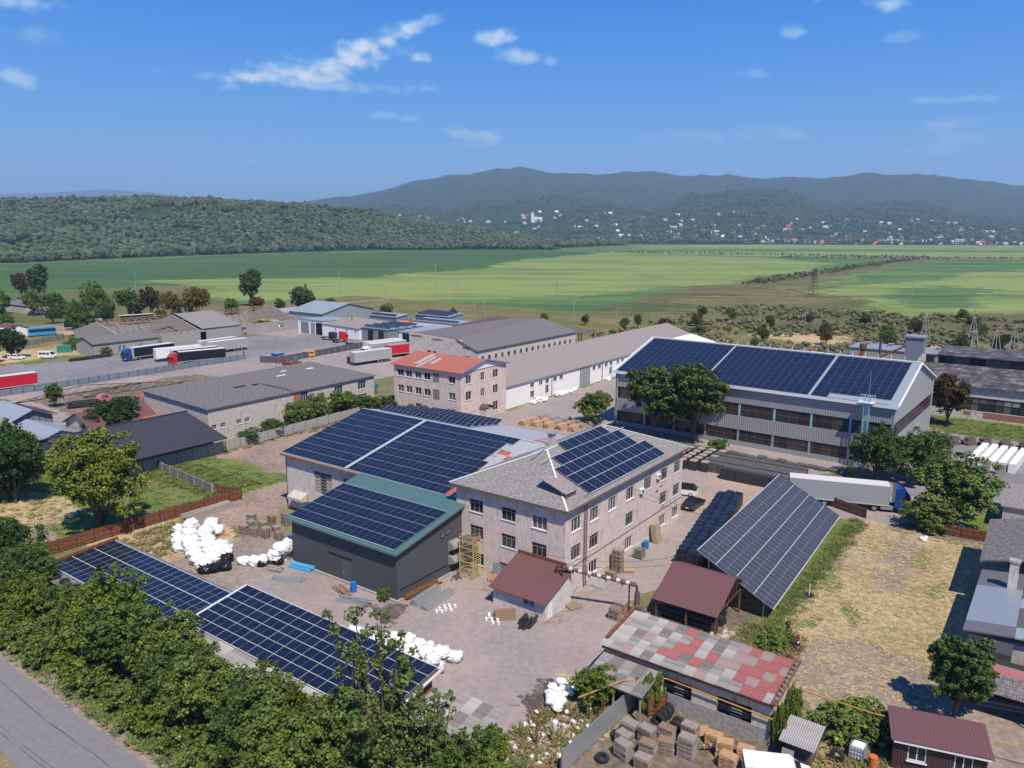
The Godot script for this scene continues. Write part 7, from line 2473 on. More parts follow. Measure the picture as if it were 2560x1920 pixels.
	for s in [-1.0, 1.0]:
		wheel(t, Vector3(1.0 * s, 0.7, 1.2), 0.7, 0.4)
		wheel(t, Vector3(1.0 * s, 0.7, 4.4), 0.7, 0.4)
	t = vehicle("tipping_trailer", "old green tipping trailer beside the red roofed block", "trailer", -34.0, 190.0, 36.0)
	mb = MB.new()
	mb.span(Vector3(-1.1, 1.1, 0), Vector3(1.1, 2.4, 4.6))
	part(t, "box", mb, mats.paint_green)
	for s in [-1.0, 1.0]:
		wheel(t, Vector3(0.95 * s, 0.5, 0.9), 0.5, 0.3)
		wheel(t, Vector3(0.95 * s, 0.5, 3.6), 0.5, 0.3)
	t = vehicle("loader", "orange loader crane standing beyond the dark factory", "loader", 163.0, 231.0, 60.0)
	mb = MB.new()
	mb.span(Vector3(-1.2, 0.6, 0), Vector3(1.2, 2.0, 4.0))
	part(t, "body", mb, mats.orange_paint)
	mb = MB.new()
	mb.bar(Vector3(0, 2.0, 2.5), Vector3(0.4, 6.5, 2.0), 0.3)
	mb.bar(Vector3(0.4, 6.5, 2.0), Vector3(-0.4, 5.0, -0.5), 0.25)
	part(t, "arm", mb, mats.alu)
	for s in [-1.0, 1.0]:
		wheel(t, Vector3(1.1 * s, 0.6, 0.8), 0.6, 0.4)
		wheel(t, Vector3(1.1 * s, 0.6, 3.2), 0.6, 0.4)

# ---------------------------------------------------------------- trees and bushes
func leaves(clumps: Array, per: int, size: float, base: Color, alt: Color, seed: int) -> ArrayMesh:
	var r := RandomNumberGenerator.new()
	r.seed = seed
	var v := PackedVector3Array()
	var n := PackedVector3Array()
	var c := PackedColorArray()
	var ix := PackedInt32Array()
	for q in clumps:
		var ctr: Vector3 = q[0]
		var rad: float = q[1]
		var tone := r.randf_range(0.78, 1.22)
		var mix := clampf(r.randf_range(-0.25, 0.75), 0, 1)
		for k in int(per * clampf(rad * rad / 0.6, 0.5, 2.2)):
			var d := Vector3(r.randfn(), r.randfn() * 0.85 + 0.15, r.randfn()).normalized()
			var p := ctr + d * rad * pow(r.randf(), 0.4)
			var m := (d + Vector3(r.randfn(), r.randfn() + 0.5, r.randfn()) * 0.6).normalized()
			var x := m.cross(Vector3(r.randfn(), r.randfn(), r.randfn())).normalized()
			var y := m.cross(x)
			var s := size * r.randf_range(0.6, 1.35)
			var col := base.lerp(alt, clampf(mix + r.randf_range(-0.3, 0.3), 0, 1)) * (tone * r.randf_range(0.72, 1.3))
			var i := v.size()
			v.append(p - x * s * 0.5)
			v.append(p + y * s * 0.38 + m * s * 0.1)
			v.append(p + x * s * 0.5)
			v.append(p - y * s * 0.38 + m * s * 0.1)
			for t in 4:
				n.append(m)
				c.append(col)
			ix.append_array(PackedInt32Array([i, i + 1, i + 2, i, i + 2, i + 3]))
	var a := []
	a.resize(Mesh.ARRAY_MAX)
	a[Mesh.ARRAY_VERTEX] = v
	a[Mesh.ARRAY_NORMAL] = n
	a[Mesh.ARRAY_COLOR] = c
	a[Mesh.ARRAY_INDEX] = ix
	var m2 := ArrayMesh.new()
	m2.add_surface_from_arrays(Mesh.PRIMITIVE_TRIANGLES, a)
	return m2

func tree_kind(style: String, h: float, lo: float, rx: float, n: int, per: int, leaf: float, base: Color, alt: Color, seed: int) -> Array:
	var r := RandomNumberGenerator.new()
	r.seed = seed
	var clumps := []
	var wood := MB.new()
	var mid := (h + lo) * 0.5
	var ry := (h - lo) * 0.5
	if style == "poplar":
		for b in 9:
			var a := TAU * b / 9.0 + r.randf()
			var top := h * r.randf_range(0.6, 1.0)
			var spread := rx * r.randf_range(0.3, 1.0)
			var p := Vector3(0, h * 0.12 + b * 0.18, 0)
			var e := Vector3(cos(a) * spread, top, sin(a) * spread)
			wood.tube(p, e, h * 0.011, 0.02, 5, false)
			for k in 16:
				var t := 0.2 + 0.8 * k / 15.0
				clumps.append([p.lerp(e, t) + Vector3(r.randfn(), r.randfn() * 0.6, r.randfn()) * 0.4, r.randf_range(0.28, 0.55) * (1.35 - t * 0.5)])
		for k in n:
			var a := r.randf() * TAU
			var y := h * r.randf_range(0.06, 0.5)
			clumps.append([Vector3(cos(a), 0, sin(a)) * rx * r.randf_range(0.3, 1.15) * (1.15 - y / h) + Vector3(0, y, 0), r.randf_range(0.5, 0.85)])
		wood.tube(Vector3.ZERO, Vector3(0, h * 0.55, 0), h * 0.02, h * 0.008, 7, false)
	elif style == "spruce":
		wood.tube(Vector3.ZERO, Vector3(0, h * 0.95, 0), h * 0.022, 0.02, 6, false)
		for k in n:
			var t := r.randf()
			var a := r.randf() * TAU
			clumps.append([Vector3(cos(a), 0, sin(a)) * rx * (1.0 - t) * r.randf_range(0.4, 1.0) + Vector3(0, lo + (h - lo) * t, 0), r.randf_range(0.3, 0.5) * (1.15 - t * 0.6)])
	else:
		wood.tube(Vector3.ZERO, Vector3(0, maxf(lo, 0.4) + ry * 0.5, 0), h * 0.024, h * 0.013, 7, false)
		var lobes := []
		for k in 7:
			var a := TAU * k / 7.0 + r.randf()
			lobes.append([Vector3(cos(a) * rx * 0.52, mid + ry * r.randf_range(-0.45, 0.55), sin(a) * rx * 0.52), r.randf_range(0.45, 0.66)])
		lobes.append([Vector3(0, mid + ry * 0.45, 0), 0.6])
		for q in lobes:
			wood.tube(Vector3(0, maxf(lo, 0.4) * r.randf_range(0.7, 1.0), 0), q[0], h * 0.011, 0.025, 5, false)
		for k in n:
			var q: Array = lobes[r.randi() % lobes.size()]
			var d := Vector3(r.randfn(), r.randfn(), r.randfn()).normalized() * pow(r.randf(), 0.3)
			var p: Vector3 = q[0] + Vector3(d.x * rx, d.y * ry * 1.05, d.z * rx) * q[1]
			p.y = maxf(p.y, lo * 0.6 + 0.15)
			clumps.append([p, r.randf_range(0.3, 0.62) * clampf(rx / 3.0, 0.65, 1.5)])
	return [wood.mesh(), leaves(clumps, per, leaf, base, alt, seed + 1)]

var kinds := {}
func plant(kind: String, called: String, label: String, at_: Vector3, scale: Vector3, turn: float, tint := "", group := ""):
	var k: Array = kinds[kind]
	var o := thing(called, label, "tree" if called.ends_with("tree") else "bush", at_, turn, group)
	put(o, "trunk", k[0], mats.bark, Vector3.ZERO, Basis.from_scale(scale))
	put(o, "crown", k[1], mats["leaf" + tint], Vector3.ZERO, Basis.from_scale(scale))
	return o

func build_trees():
	for q in [["_gold", Color(1.0, 0.80, 0.42)], ["_light", Color(1.0, 1.0, 0.85)], ["_dark", Color(0.72, 0.80, 0.78)], ["_brown", Color(1.0, 0.70, 0.50)]]:
		var m: StandardMaterial3D = mats.leaf.duplicate()
		m.albedo_color = q[1]
		mats["leaf" + q[0]] = m
	var g1 := Color(0.085, 0.130, 0.026)
	var g2 := Color(0.155, 0.20, 0.040)
	var g3 := Color(0.060, 0.098, 0.023)
	kinds["maple"] = tree_kind("round", 13.0, 1.2, 5.4, 360, 70, 0.36, Color(0.12, 0.16, 0.022), Color(0.21, 0.225, 0.035), 1)
	kinds["round"] = tree_kind("round", 8.0, 1.0, 3.2, 230, 110, 0.27, g1, g2, 2)
	kinds["round2"] = tree_kind("round", 8.0, 0.8, 3.4, 230, 110, 0.27, g3, g1, 3)
	kinds["tall"] = tree_kind("round", 13.0, 2.2, 3.6, 260, 66, 0.44, g3, Color(0.075, 0.11, 0.026), 4)
	kinds["shrub"] = tree_kind("round", 6.0, 0.2, 2.7, 210, 130, 0.23, g1, g2, 5)
	kinds["shrub2"] = tree_kind("round", 6.0, 0.2, 2.6, 210, 130, 0.21, g3, g1, 6)
	kinds["bush"] = tree_kind("round", 2.6, 0.0, 2.0, 120, 75, 0.24, g1, g2, 7)
	kinds["poplar"] = tree_kind("poplar", 14.0, 1.0, 3.6, 90, 90, 0.26, Color(0.080, 0.115, 0.03), Color(0.15, 0.18, 0.06), 8)
	kinds["spruce"] = tree_kind("spruce", 7.0, 0.6, 2.3, 130, 60, 0.38, Color(0.03, 0.05, 0.022), Color(0.05, 0.075, 0.03), 9)
	kinds["pear"] = tree_kind("round", 7.0, 1.0, 2.2, 200, 110, 0.25, g3, Color(0.065, 0.105, 0.022), 10)
	var one := Vector3.ONE
	plant("maple", "maple_tree", "big yellow green maple standing before the dark tiled barn", W(47.2, -101.6), one * 1.05, 0.4)
	plant("round2", "leafy_tree", "dark spreading tree at the left edge beside the white corner house", Vector3(-73.5, 0, -110.0), Vector3(1.5, 1.3, 1.5), 0.3, "_dark")
	plant("round", "leafy_tree", "smaller dark tree behind the barn at the left edge", Vector3(-79.5, 0, -118.5), Vector3(1.3, 1.25, 1.3), 1.3, "_dark")
	plant("round2", "walnut_tree", "walnut tree growing behind the ridge of the dark tiled barn", Vector3(-77.5, 0, -147.5), Vector3(1.45, 1.0, 1.45), 2.0, "_dark")
	plant("tall", "lime_tree", "left of the two tall trees before the steel hall", W(137.0, -65.0), Vector3(1.35, 1.08, 1.35), 0.0)
	plant("tall", "lime_tree", "right and denser of the two tall trees before the steel hall", W(137.6, -57.0), Vector3(1.6, 1.2, 1.6), 2.2)
	plant("shrub", "leafy_bush", "bright bushes beside the timber stacks at the corner of the steel hall", W(139.5, -80.0), Vector3(1.45, 1.1, 1.3), 0.7)
	plant("bush", "leafy_bush", "small grey green bush at the foot of the steel hall", W(135.0, -51.0), Vector3(0.9, 0.9, 0.9), 0.2)
	plant("round", "leafy_tree", "tree beside the ladder tower at the right end of the steel hall", W(134.2, -23.8), Vector3(1.3, 1.15, 1.3), 0.5, "_dark")
	plant("round2", "leafy_tree", "tree between the ladder tower and the right hand yard", W(137.0, -17.5), Vector3(1.35, 1.1, 1.35), 1.4)
	plant("round", "leafy_tree", "largest of the trees behind the rusty maroon fence", W(119.8, -10.5), Vector3(1.75, 1.2, 1.75), 2.9)
	plant("shrub", "leafy_bush", "bush spreading under the large tree at the maroon fence", W(115.6, -13.4), Vector3(1.3, 0.7, 1.3), 0.9)
	plant("tall", "leafy_tree", "sparse tree between the steel hall and the dark factory", Vector3(91.0, 0, -158.5), Vector3(1.0, 0.86, 1.0), 0.9, "_brown")
	plant("pear", "pear_tree", "dense pointed tree beside the red brown cabin", Vector3(37.2, 0, -58.8), Vector3(1.15, 1.0, 1.15), 0.4)
	plant("bush", "leafy_bush", "thick leafy bush behind the little shed", W(61.6, -11.4), Vector3(1.7, 1.0, 1.2), 0.5)
	plant("bush", "leafy_bush", "leafy bush between the cabin and the gas pipe", W(62.2, -9.0), Vector3(1.3, 0.95, 1.1), 2.2)
	plant("bush", "leafy_bush", "low green bush at the edge of the grass lot by the two people", W(72.4, -20.4), Vector3(1.3, 0.45, 0.9), 1.0)
	plant("shrub", "leafy_bush", "bright green bush growing under the mossy lean-to", W(53.2, -29.6), Vector3(0.75, 0.55, 0.75), 0.6, "_light")
	plant("bush", "creeper_bush", "yellowing creeper climbing over the end of the mossy lean-to", W(55.0, -25.6), Vector3(0.65, 1.35, 0.55), 0.3, "_light")
	plant("bush", "creeper_bush", "creeper hanging on the right corner of the patched store", W(56.6, -15.2), Vector3(0.28, 1.5, 0.35), 0.9)
	plant("bush", "creeper_bush", "creeper on the back corner of the patched store", W(60.5, -15.2), Vector3(0.26, 1.3, 0.5), 1.9)
	plant("bush", "leafy_bush", "weedy shrub at the front corner of the charcoal hall", W(55.9, -57.9), Vector3(0.38, 0.62, 0.38), 0.1)
	plant("shrub", "leafy_bush", "leafy creeper bush at the end of the grey lean-to by the lower edge", W(40.6, -31.6), Vector3(0.55, 0.62, 0.6), 1.1, "_light")
	plant("shrub2", "leafy_bush", "yellow bush on the scrap ground by the trusses", Vector3(-103.8, 0, -172.9), Vector3(0.75, 0.85, 0.75), 0.0, "_light")
	plant("spruce", "spruce_tree", "small dark spruce behind the long beige works", W(240, -158), one * 1.05, 0.0)
	for q in [[100.6, -127.8, 1.1, 0.8, "round bush before the white wall of the grey roofed works"], [105.5, -127.5, 1.0, 0.95, "creeper covered bush by the bare brick strip"], [112.3, -127.0, 1.2, 0.9, "tall bush under the window of the grey roofed works"], [117.6, -125.6, 1.3, 0.6, "low bush at the right end of the grey roofed works"], [93.0, -125.8, 1.1, 0.5, "weedy bush at the left part of the grey roofed works"], [86.5, -124.6, 0.9, 0.42, "brownish weeds at the corner of the dark tiled barn"], [122.5, -123.0, 1.4, 0.5, "creeping greenery at the corner of the red roofed block"], [119.5, -113.0, 1.6, 0.45, "long low greenery along the front of the red roofed block"], [121.0, -103.6, 0.7, 0.5, "round bush at the right corner of the red roofed block"]]:
		plant("shrub" if rng.randf() < 0.6 else "shrub2", "leafy_bush", q[4], W(q[0], q[1]), Vector3(q[2], q[3], q[2]), rng.randf() * TAU, ["", "_light"][rng.randi() % 2])
	var hedge := [
		[34.0, -95.5, 1.0, "round2", "_dark", "first tall tree of the roadside hedge at the left edge"], [33.4, -91.0, 1.0, "shrub", "", "second tree of the roadside hedge, at the rusty fence"], [32.6, -87.0, 1.15, "shrub2", "", "third hedge tree, beside the end of the left brick shed"],
		[30.8, -83.6, 0.85, "shrub", "_light", "pale rounded hedge tree before the brick gable"], [32.6, -79.6, 0.8, "shrub2", "", "low dark hedge tree before the shed tyres"], [31.6, -75.2, 1.0, "shrub", "", "hedge tree left of the tall yellow green one"],
		[32.4, -70.4, 1.12, "round", "_light", "tall yellow green hedge tree before the left shed roof"], [31.4, -65.6, 1.0, "round2", "", "dark hedge tree right of the yellow green one"], [32.8, -60.2, 1.08, "round", "", "tall hedge tree where the two sheds meet"],
		[31.2, -57.0, 1.05, "shrub2", "", "hedge tree before the left end of the taller shed"], [31.0, -52.6, 1.2, "shrub", "", "broad hedge tree before the taller shed"], [33.2, -49.6, 0.95, "shrub2", "", "hedge tree reaching the eaves of the taller shed"],
		[32.6, -45.6, 1.1, "shrub", "", "full green hedge tree left of the small golden one"], [33.5, -43.0, 0.95, "shrub2", "_gold", "small golden leaved hedge tree before the pale eaves"], [33.2, -40.2, 1.18, "shrub", "", "large hedge tree left of the poplar"],
		[30.6, -46.8, 1.1, "shrub2", "", "lower hedge tree at the bottom edge"], [30.4, -41.8, 1.15, "shrub", "", "leafy hedge tree at the bottom edge before the poplar"], [37.0, -31.0, 0.95, "shrub2", "", "hedge tree right of the poplar below the grey lean-to"],
		[36.2, -28.6, 0.9, "shrub", "_light", "last hedge tree at the bottom edge beside the rubbish"], [29.4, -88.6, 0.75, "shrub2", "", "lower bush of the hedge toward the lane at the left edge"]]
	for q in hedge:
		plant(q[3], "hedge_tree", q[5], W(q[0], q[1]), Vector3(q[2], q[2] * 0.95, q[2]), rng.randf() * TAU, q[4], "trees of the roadside hedge")
	plant("poplar", "poplar_tree", "tall loose poplar with bare rising branches over the shed roof", W(34.0, -35.6), Vector3(1.0, 1.06, 1.0), 0.8)
	plant("poplar", "poplar_tree", "smaller poplar shoot at the right of the tall loose one", W(36.4, -33.0), Vector3(0.75, 0.66, 0.75), 2.1)
	var names := ["first", "second", "third", "fourth", "fifth", "sixth", "seventh", "eighth", "ninth", "tenth", "eleventh", "twelfth", "thirteenth", "fourteenth"]
	for k in 14:
		plant("bush", "hedge_bush", names[k] + " low bush from the left along the lane side of the hedge", W(28.6 + rng.randf_range(-0.3, 1.0), -92.0 + k * 4.3), Vector3(1.1, 0.85, 1.0) * rng.randf_range(0.85, 1.2), rng.randf() * TAU, ["", "", "_light"][k % 3], "bushes at the foot of the hedge")
	var mid := [[-137, 410, "tall", 1.5, "", "tall slim tree at the field edge behind the roofless hall"], [-100, 371, "round2", 1.75, "", "round dark tree at the field edge left of the metal hangar"], [-141, 348, "maple", 1.1, "_gold", "large golden brown tree behind the roofless hall"], [-151, 346, "maple", 0.95, "_gold", "second golden brown tree left of the larger one"], [-188, 352, "round", 2.0, "_light", "pale green broad tree behind the truck park"], [-172, 350, "round2", 1.7, "", "dark green tree between the pale and the golden ones"], [-163, 352, "tall", 1.1, "_brown", "slim brownish tree beside the golden ones"], [-178, 340, "round", 1.3, "", "middle sized tree before the pale broad tree"], [-205, 350, "round2", 1.5, "", "dark tree right of the flat store"], [-222, 362, "round", 1.5, "_light", "bright tree before the flat store"], [-240, 366, "round", 1.4, "", "bushy tree left of the flat store"], [-256, 372, "round2", 1.3, "_dark", "dark tree before the pinkish block"], [-266, 440, "tall", 1.55, "", "tall tree behind the pinkish block"], [-280, 446, "tall", 1.15, "_brown", "second tall tree behind the pinkish block"], [-299, 440, "tall", 1.0, "_brown", "small tall tree left of the pinkish block"], [-160, 288, "round2", 1.75, "", "dark dense tree standing before the black trailers"], [-156, 240, "round2", 1.25, "_dark", "dark tree at the left edge behind the green roofed house"], [-230, 345, "shrub", 1.6, "", "wide bush at the left of the far truck park"], [-248, 340, "shrub2", 1.7, "_dark", "wide dark bush at the far left"], [-131, 365, "shrub", 1.3, "_light", "yellowish bush right of the golden trees"], [-122, 372, "shrub", 1.3, "_brown", "brownish bush left of the round dark tree"], [-112, 376, "shrub2", 1.1, "_light", "pale bush beside the round dark tree"], [-88, 376, "shrub", 1.2, "_light", "yellow green bush right of the round dark tree"], [-195, 330, "shrub2", 1.3, "", "bush in front of the pale broad tree"], [-168, 322, "shrub2", 1.2, "_dark", "dark bush behind the black trailers"], [-149, 330, "shrub", 1.0, "_gold", "small golden bush behind the black trailers"], [-210, 322, "bush", 2.0, "_light", "low bush beside the straw coloured ground"], [-131, 247, "bush", 1.1, "_light", "low bush by the green container"], [-146, 258, "bush", 1.6, "", "low bush behind the green container"], [-107, 300, "bush", 1.6, "", "weeds at the end of the roofless hall"], [-57, 352, "shrub2", 1.1, "", "dark bush behind the metal hangar"], [-26, 345, "shrub2", 0.9, "", "bush at the field edge behind the solar barn"]]
	for q in mid:
		var s: float = q[3]
		plant(q[2], "far_tree" if q[2] in ["tall", "round", "round2", "maple"] else "far_bush", q[5], Vector3(q[0], 0, -q[1]), Vector3(s, s, s), rng.randf() * TAU, q[4], "trees beyond the truck yard")
	var sc := [[52, 322, "tall", 0.45], [60, 306, "round2", 0.75], [46, 318, "shrub", 0.8], [88, 360, "shrub2", 0.9], [99, 352, "shrub", 0.95], [78, 330, "shrub", 0.9], [105, 316, "tall", 0.5], [121, 300, "round", 0.7], [92, 285, "round2", 0.7], [112, 276, "round", 0.8], [130, 268, "round2", 0.8], [146, 252, "round", 0.9], [138, 284, "shrub", 1.0], [156, 300, "shrub2", 1.1], [175, 290, "shrub", 1.0], [150, 330, "shrub", 0.9], [190, 320, "shrub2", 1.0], [128, 336, "shrub2", 0.8], [204, 352, "shrub", 0.9], [72, 300, "bush", 1.5], [84, 268, "round", 0.5], [31, 332, "shrub2", 0.7], [14, 340, "shrub", 0.7], [166, 262, "round2", 0.8]]
	for k in sc.size():
		var q: Array = sc[k]
		plant(q[2], "scrub_tree" if q[2] in ["tall", "round", "round2"] else "scrub_bush", "young tree or bush rising from the scrub between the works and the fields", Vector3(q[0], 0, -q[1]), Vector3(q[3], q[3], q[3]), rng.randf() * TAU, ["", "_brown", "_light", "_dark"][k % 4], "young growth in the scrub")
	grass()
	poles()

func grass():
	var mb := MB.new()
	for k in 7:
		var a := k * 2.4
		var d := Vector3(cos(a), 0, sin(a))
		mb.tri(d * 0.08 + d.cross(Vector3.UP) * 0.04, d * 0.08 - d.cross(Vector3.UP) * 0.04, d * (0.32 + 0.08 * (k % 3)) + Vector3(0, 0.2 + 0.08 * (k % 2), 0), Vector3(0, -1, 0))
	var tuft := mb.mesh()
	var r := RandomNumberGenerator.new()
	r.seed = 77
	var lot := []
	for k in 9000:
		lot.append(W(r.randf_range(64, 113), r.randf_range(-21.5, -5.4), 0.0))
	scatter("dry_grass", "straw coloured cut grass covering the lot beside the carport", "grass", tuft, mats.straw, lot, [0.4, 1.0], [Color(0.50, 0.37, 0.19), Color(0.55, 0.42, 0.23), Color(0.38, 0.28, 0.14), Color(0.25, 0.25, 0.09), Color(0.46, 0.35, 0.2)], 1, 0.45)
	var green := []
	for k in 9000:
		var z := r.randi() % 5
		match z:
			0: green.append(W(r.randf_range(37, 76), r.randf_range(-140, -100.5)))
			1: green.append(W(r.randf_range(26.6, 30), r.randf_range(-110, -26)))
			2: green.append(W(r.randf_range(66, 113), -22.4 + 2.6 * r.randf() * r.randf()))
			3: green.append(W(r.randf_range(176, 191), r.randf_range(-24, 20)))
			4: green.append(W(r.randf_range(64, 73), r.randf_range(-127, -103)))
	scatter("green_grass", "green grass and weeds on the verge, the garden and the lot edges", "grass", tuft, mats.straw, green, [0.7, 1.9], [Color(0.095, 0.15, 0.03), Color(0.13, 0.18, 0.045), Color(0.20, 0.18, 0.07), Color(0.07, 0.12, 0.03)], 2, 0.8)
	var weeds := []
	for k in 2200:
		var z := r.randi() % 5
		match z:
			0: weeds.append(W(r.randf_range(42, 56), r.randf_range(-33, -27.4)))
			1: weeds.append(W(r.randf_range(45, 57), r.randf_range(-98, -88)))
			2: weeds.append(W(r.randf_range(78, 122), r.randf_range(-127, -121.5)))
			3: weeds.append(W(r.randf_range(66, 75), r.randf_range(-24, -18)))
			4: weeds.append(W(r.randf_range(52, 62), r.randf_range(-15, -5)))
	scatter("weeds", "brown and green weeds growing between the rubbish and along the walls", "weeds", tuft, mats.straw, weeds, [0.8, 2.4], [Color(0.14, 0.155, 0.045), Color(0.24, 0.16, 0.075), Color(0.19, 0.13, 0.06), Color(0.10, 0.14, 0.04)], 3, 0.9)

func poles():
	var far := [[-108, 490, 14.4], [-45, 460, 20.2], [24, 420, 21.0], [149, 453, 15.0], [-72, 443, 7.5], [-17, 352, 8.0], [28, 354, 8.5], [42, 313, 8.5], [92, 356, 8.0], [113, 357, 8.5], [143, 400, 8.5], [119, 316, 8.0], [108, 339, 8.0], [-13, 366, 8.0], [240, 470, 12.0], [300, 800, 14.0], [205, 345, 8.5], [345, 900, 14.0], [-250, 520, 12.0]]
	var names := ["leftmost tall", "second tall", "third tall, highest", "fourth tall", "short leaning", "short", "slim short", "short, nearest the white store", "grey short", "second grey short", "short roadside", "scrub", "second scrub", "thin short", "far right", "distant", "right hand scrub", "farther distant", "far left"]
	for k in far.size():
		var q: Array = far[k]
		var o := thing("utility_pole", names[k] + " concrete utility pole on the plain", "pole", Vector3(q[0], 0, -q[1]), 0.4, "utility poles on the plain")
		var mb := MB.new()
		mb.tube(Vector3.ZERO, Vector3(0, q[2], 0), 0.2, 0.13, 6)
		part(o, "shaft", mb, mats.pole)
		mb = MB.new()
		for j in 2:
			mb.bar(Vector3(-1.0, q[2] - 0.4 - j * 1.0, 0), Vector3(1.0, q[2] - 0.4 - j * 1.0, 0), 0.14)
		part(o, "cross_arm", mb, mats.pole)
	for q in [[142, 238, "leftmost pair of braced poles beyond the factory"], [150, 240, "middle pair of braced poles beyond the factory"], [162, 250, "tall braced pole at the right edge"], [-33, 470, "braced pole in the middle of the pale field"], [165, 278, "dark braced pole in the scrub at the right"], [150, 282, "small braced pole in the scrub at the right"]]:
		var o := thing("braced_pole", q[2], "pole", Vector3(q[0], 0, -q[1]), 0.2)
		for k in 3:
			var mb := MB.new()
			mb.tube(Vector3(-2.0 + k * 2.0, 0, k * 0.6), Vector3(-0.2 + k * 0.25, 10.5, 0), 0.19, 0.13, 6)
			part(o, "leg", mb, mats.pole)
		var mb := MB.new()
		mb.bar(Vector3(-1.3, 9.8, 0), Vector3(1.3, 9.8, 0), 0.15)
		part(o, "cross_arm", mb, mats.pole)
	var o := thing("lattice_pylon", "rusty lattice pylon at the edge of the right hand field", "pylon", Vector3(187, 0, -487), 0.3)
	var mb := MB.new()
	for sx in [-1, 1]:
		for sz in [-1, 1]:
			mb.bar(Vector3(2.2 * sx, 0, 2.2 * sz), Vector3(0.5 * sx, 17, 0.5 * sz), 0.2)
	part(o, "leg", mb, mats.rust_dark)
	mb = MB.new()
	for k in 9:
		var t0 := k / 9.0
		var t1 := (k + 1) / 9.0
		var a := lerpf(2.2, 0.5, t0)
		var b := lerpf(2.2, 0.5, t1)
		for s in [-1, 1]:
			mb.bar(Vector3(-a, 17 * t0, a * s), Vector3(b, 17 * t1, b * s), 0.11)
			mb.bar(Vector3(a, 17 * t0, a * s), Vector3(-b, 17 * t1, b * s), 0.11)
			mb.bar(Vector3(a * s, 17 * t0, -a), Vector3(b * s, 17 * t1, b), 0.11)
	part(o, "bracing", mb, mats.rust_dark)
	mb = MB.new()
	for y in [12.0, 14.2, 16.4]:
		mb.bar(Vector3(-2.6, y, 0), Vector3(2.6, y, 0), 0.2)
	part(o, "cross_arm", mb, mats.rust_dark)
	var runs := [[Vector3(142, 9.8, -238), Vector3(96, 7.5, -262), "long wires sagging from the braced poles across the scrub"], [Vector3(162, 9.8, -250), Vector3(142, 9.8, -238), "short wires between the braced poles at the right"], [W(83.5, -42.0, 8.6), W(92.0, -30.6, 5.2), "black cables from the three storey block to the carport"], [W(64.2, -42.2, 0.6) + Vector3(0, 6.0, 0), W(77.5, -32.0, 4.6), "thin cable over the alley to the maroon canopy"]]
	for q in runs:
		mb = MB.new()
		var a: Vector3 = q[0]
		var b: Vector3 = q[1]
		var r := 0.03 if a.distance_to(b) > 30 or a.z < -200 else 0.02
		for w in 3 if a.z < -200 else 2:
			var off := Vector3(0, -0.5 * w, 0.5 * w)
			for k in 10:
				var t0 := k / 10.0
				var t1 := (k + 1) / 10.0
				var sag := a.distance_to(b) * 0.05
				mb.tube(a.lerp(b, t0) + off - Vector3(0, sag * 4.0 * t0 * (1.0 - t0), 0), a.lerp(b, t1) + off - Vector3(0, sag * 4.0 * t1 * (1.0 - t1), 0), r, r, 4, false)
		single("overhead_wire", q[2], "wire", mb.mesh(), mats.dark_frame, Vector3.ZERO, 0.0)

# ---------------------------------------------------------------- things lying about the yards
func pallet_mesh() -> ArrayMesh:
	if not shapes.has("pallet"):
		var mb := MB.new()
		for k in 7:
			mb.span(Vector3(-0.6, 0.118, -0.4 + k * 0.117), Vector3(0.6, 0.14, -0.4 + k * 0.117 + 0.085))
		for z in [-0.4, -0.05, 0.3]:
			mb.span(Vector3(-0.6, 0.0, z), Vector3(0.6, 0.022, z + 0.1))
			for x in [-0.6, -0.07, 0.46]:
				mb.span(Vector3(x, 0.022, z), Vector3(x + 0.14, 0.118, z + 0.1))
		shapes["pallet"] = mb.mesh()
	return shapes["pallet"]

func stack(u: float, v: float, n: int, where: String, m = null, turn := 0.0, scale := 1.0):
	for k in n:
		var o := single("pallet", ("topmost" if k == n - 1 else "wooden") + " pallet in the stack " + where, "pallet", pallet_mesh(), m if m != null else [mats.wood_grey, mats.wood_grey, mats.wood_brown][rng.randi() % 3], W(u + rng.randf_range(-0.03, 0.03), v + rng.randf_range(-0.03, 0.03), k * 0.144 * scale + 0.01), TURN + turn + rng.randf_range(-0.05, 0.05), "pallets in the stack " + where)
		o.scale = Vector3.ONE * scale

func sack(seed: int) -> ArrayMesh:
	var key := "sack%d" % seed
	if shapes.has(key):
		return shapes[key]
	var nz := FastNoiseLite.new()
	nz.seed = seed
	nz.frequency = 0.9
	nz.fractal_octaves = 3
	var nu := 20
	var nv := 13
	var pts := []
	for j in nv + 1:
		var row := []
		for i in nu + 1:
			var a := TAU * (i % nu) / nu
			var b := PI * (float(j) / nv - 0.5)
			var d := Vector3(cos(a) * cos(b), sin(b), sin(a) * cos(b))
			var box := d / maxf(maxf(absf(d.x), absf(d.y)), absf(d.z))
			var p := d.lerp(box * 0.8, 0.4) * (1.0 + 0.45 * nz.get_noise_3dv(d * 2.2) + 0.26 * nz.get_noise_3dv(d * 6.0))
			row.append(Vector3(p.x, (p.y + 0.8) * 0.8, p.z))
		pts.append(row)
	var st := SurfaceTool.new()
	st.begin(Mesh.PRIMITIVE_TRIANGLES)
	st.set_smooth_group(0)
	for j in nv:
		for i in nu:
			for q in [[0, 0], [1, 0], [1, 1], [0, 0], [1, 1], [0, 1]]:
				st.add_vertex(pts[j + q[1]][i + q[0]])
	st.generate_normals()
	shapes[key] = st.commit()
	return shapes[key]

func heap(spots: Array, label: String, group: String, m, size: Array, cat := "bag", called := "big_bag"):
	for q in spots:
		var s := rng.randf_range(size[0], size[1])
		var o := single(called, label, cat, sack(rng.randi() % 6), m, W(q[0], q[1], q[2] if q.size() > 2 else -0.03), rng.randf() * TAU, group)
		o.scale = Vector3(s, s * rng.randf_range(0.75, 1.0), s)

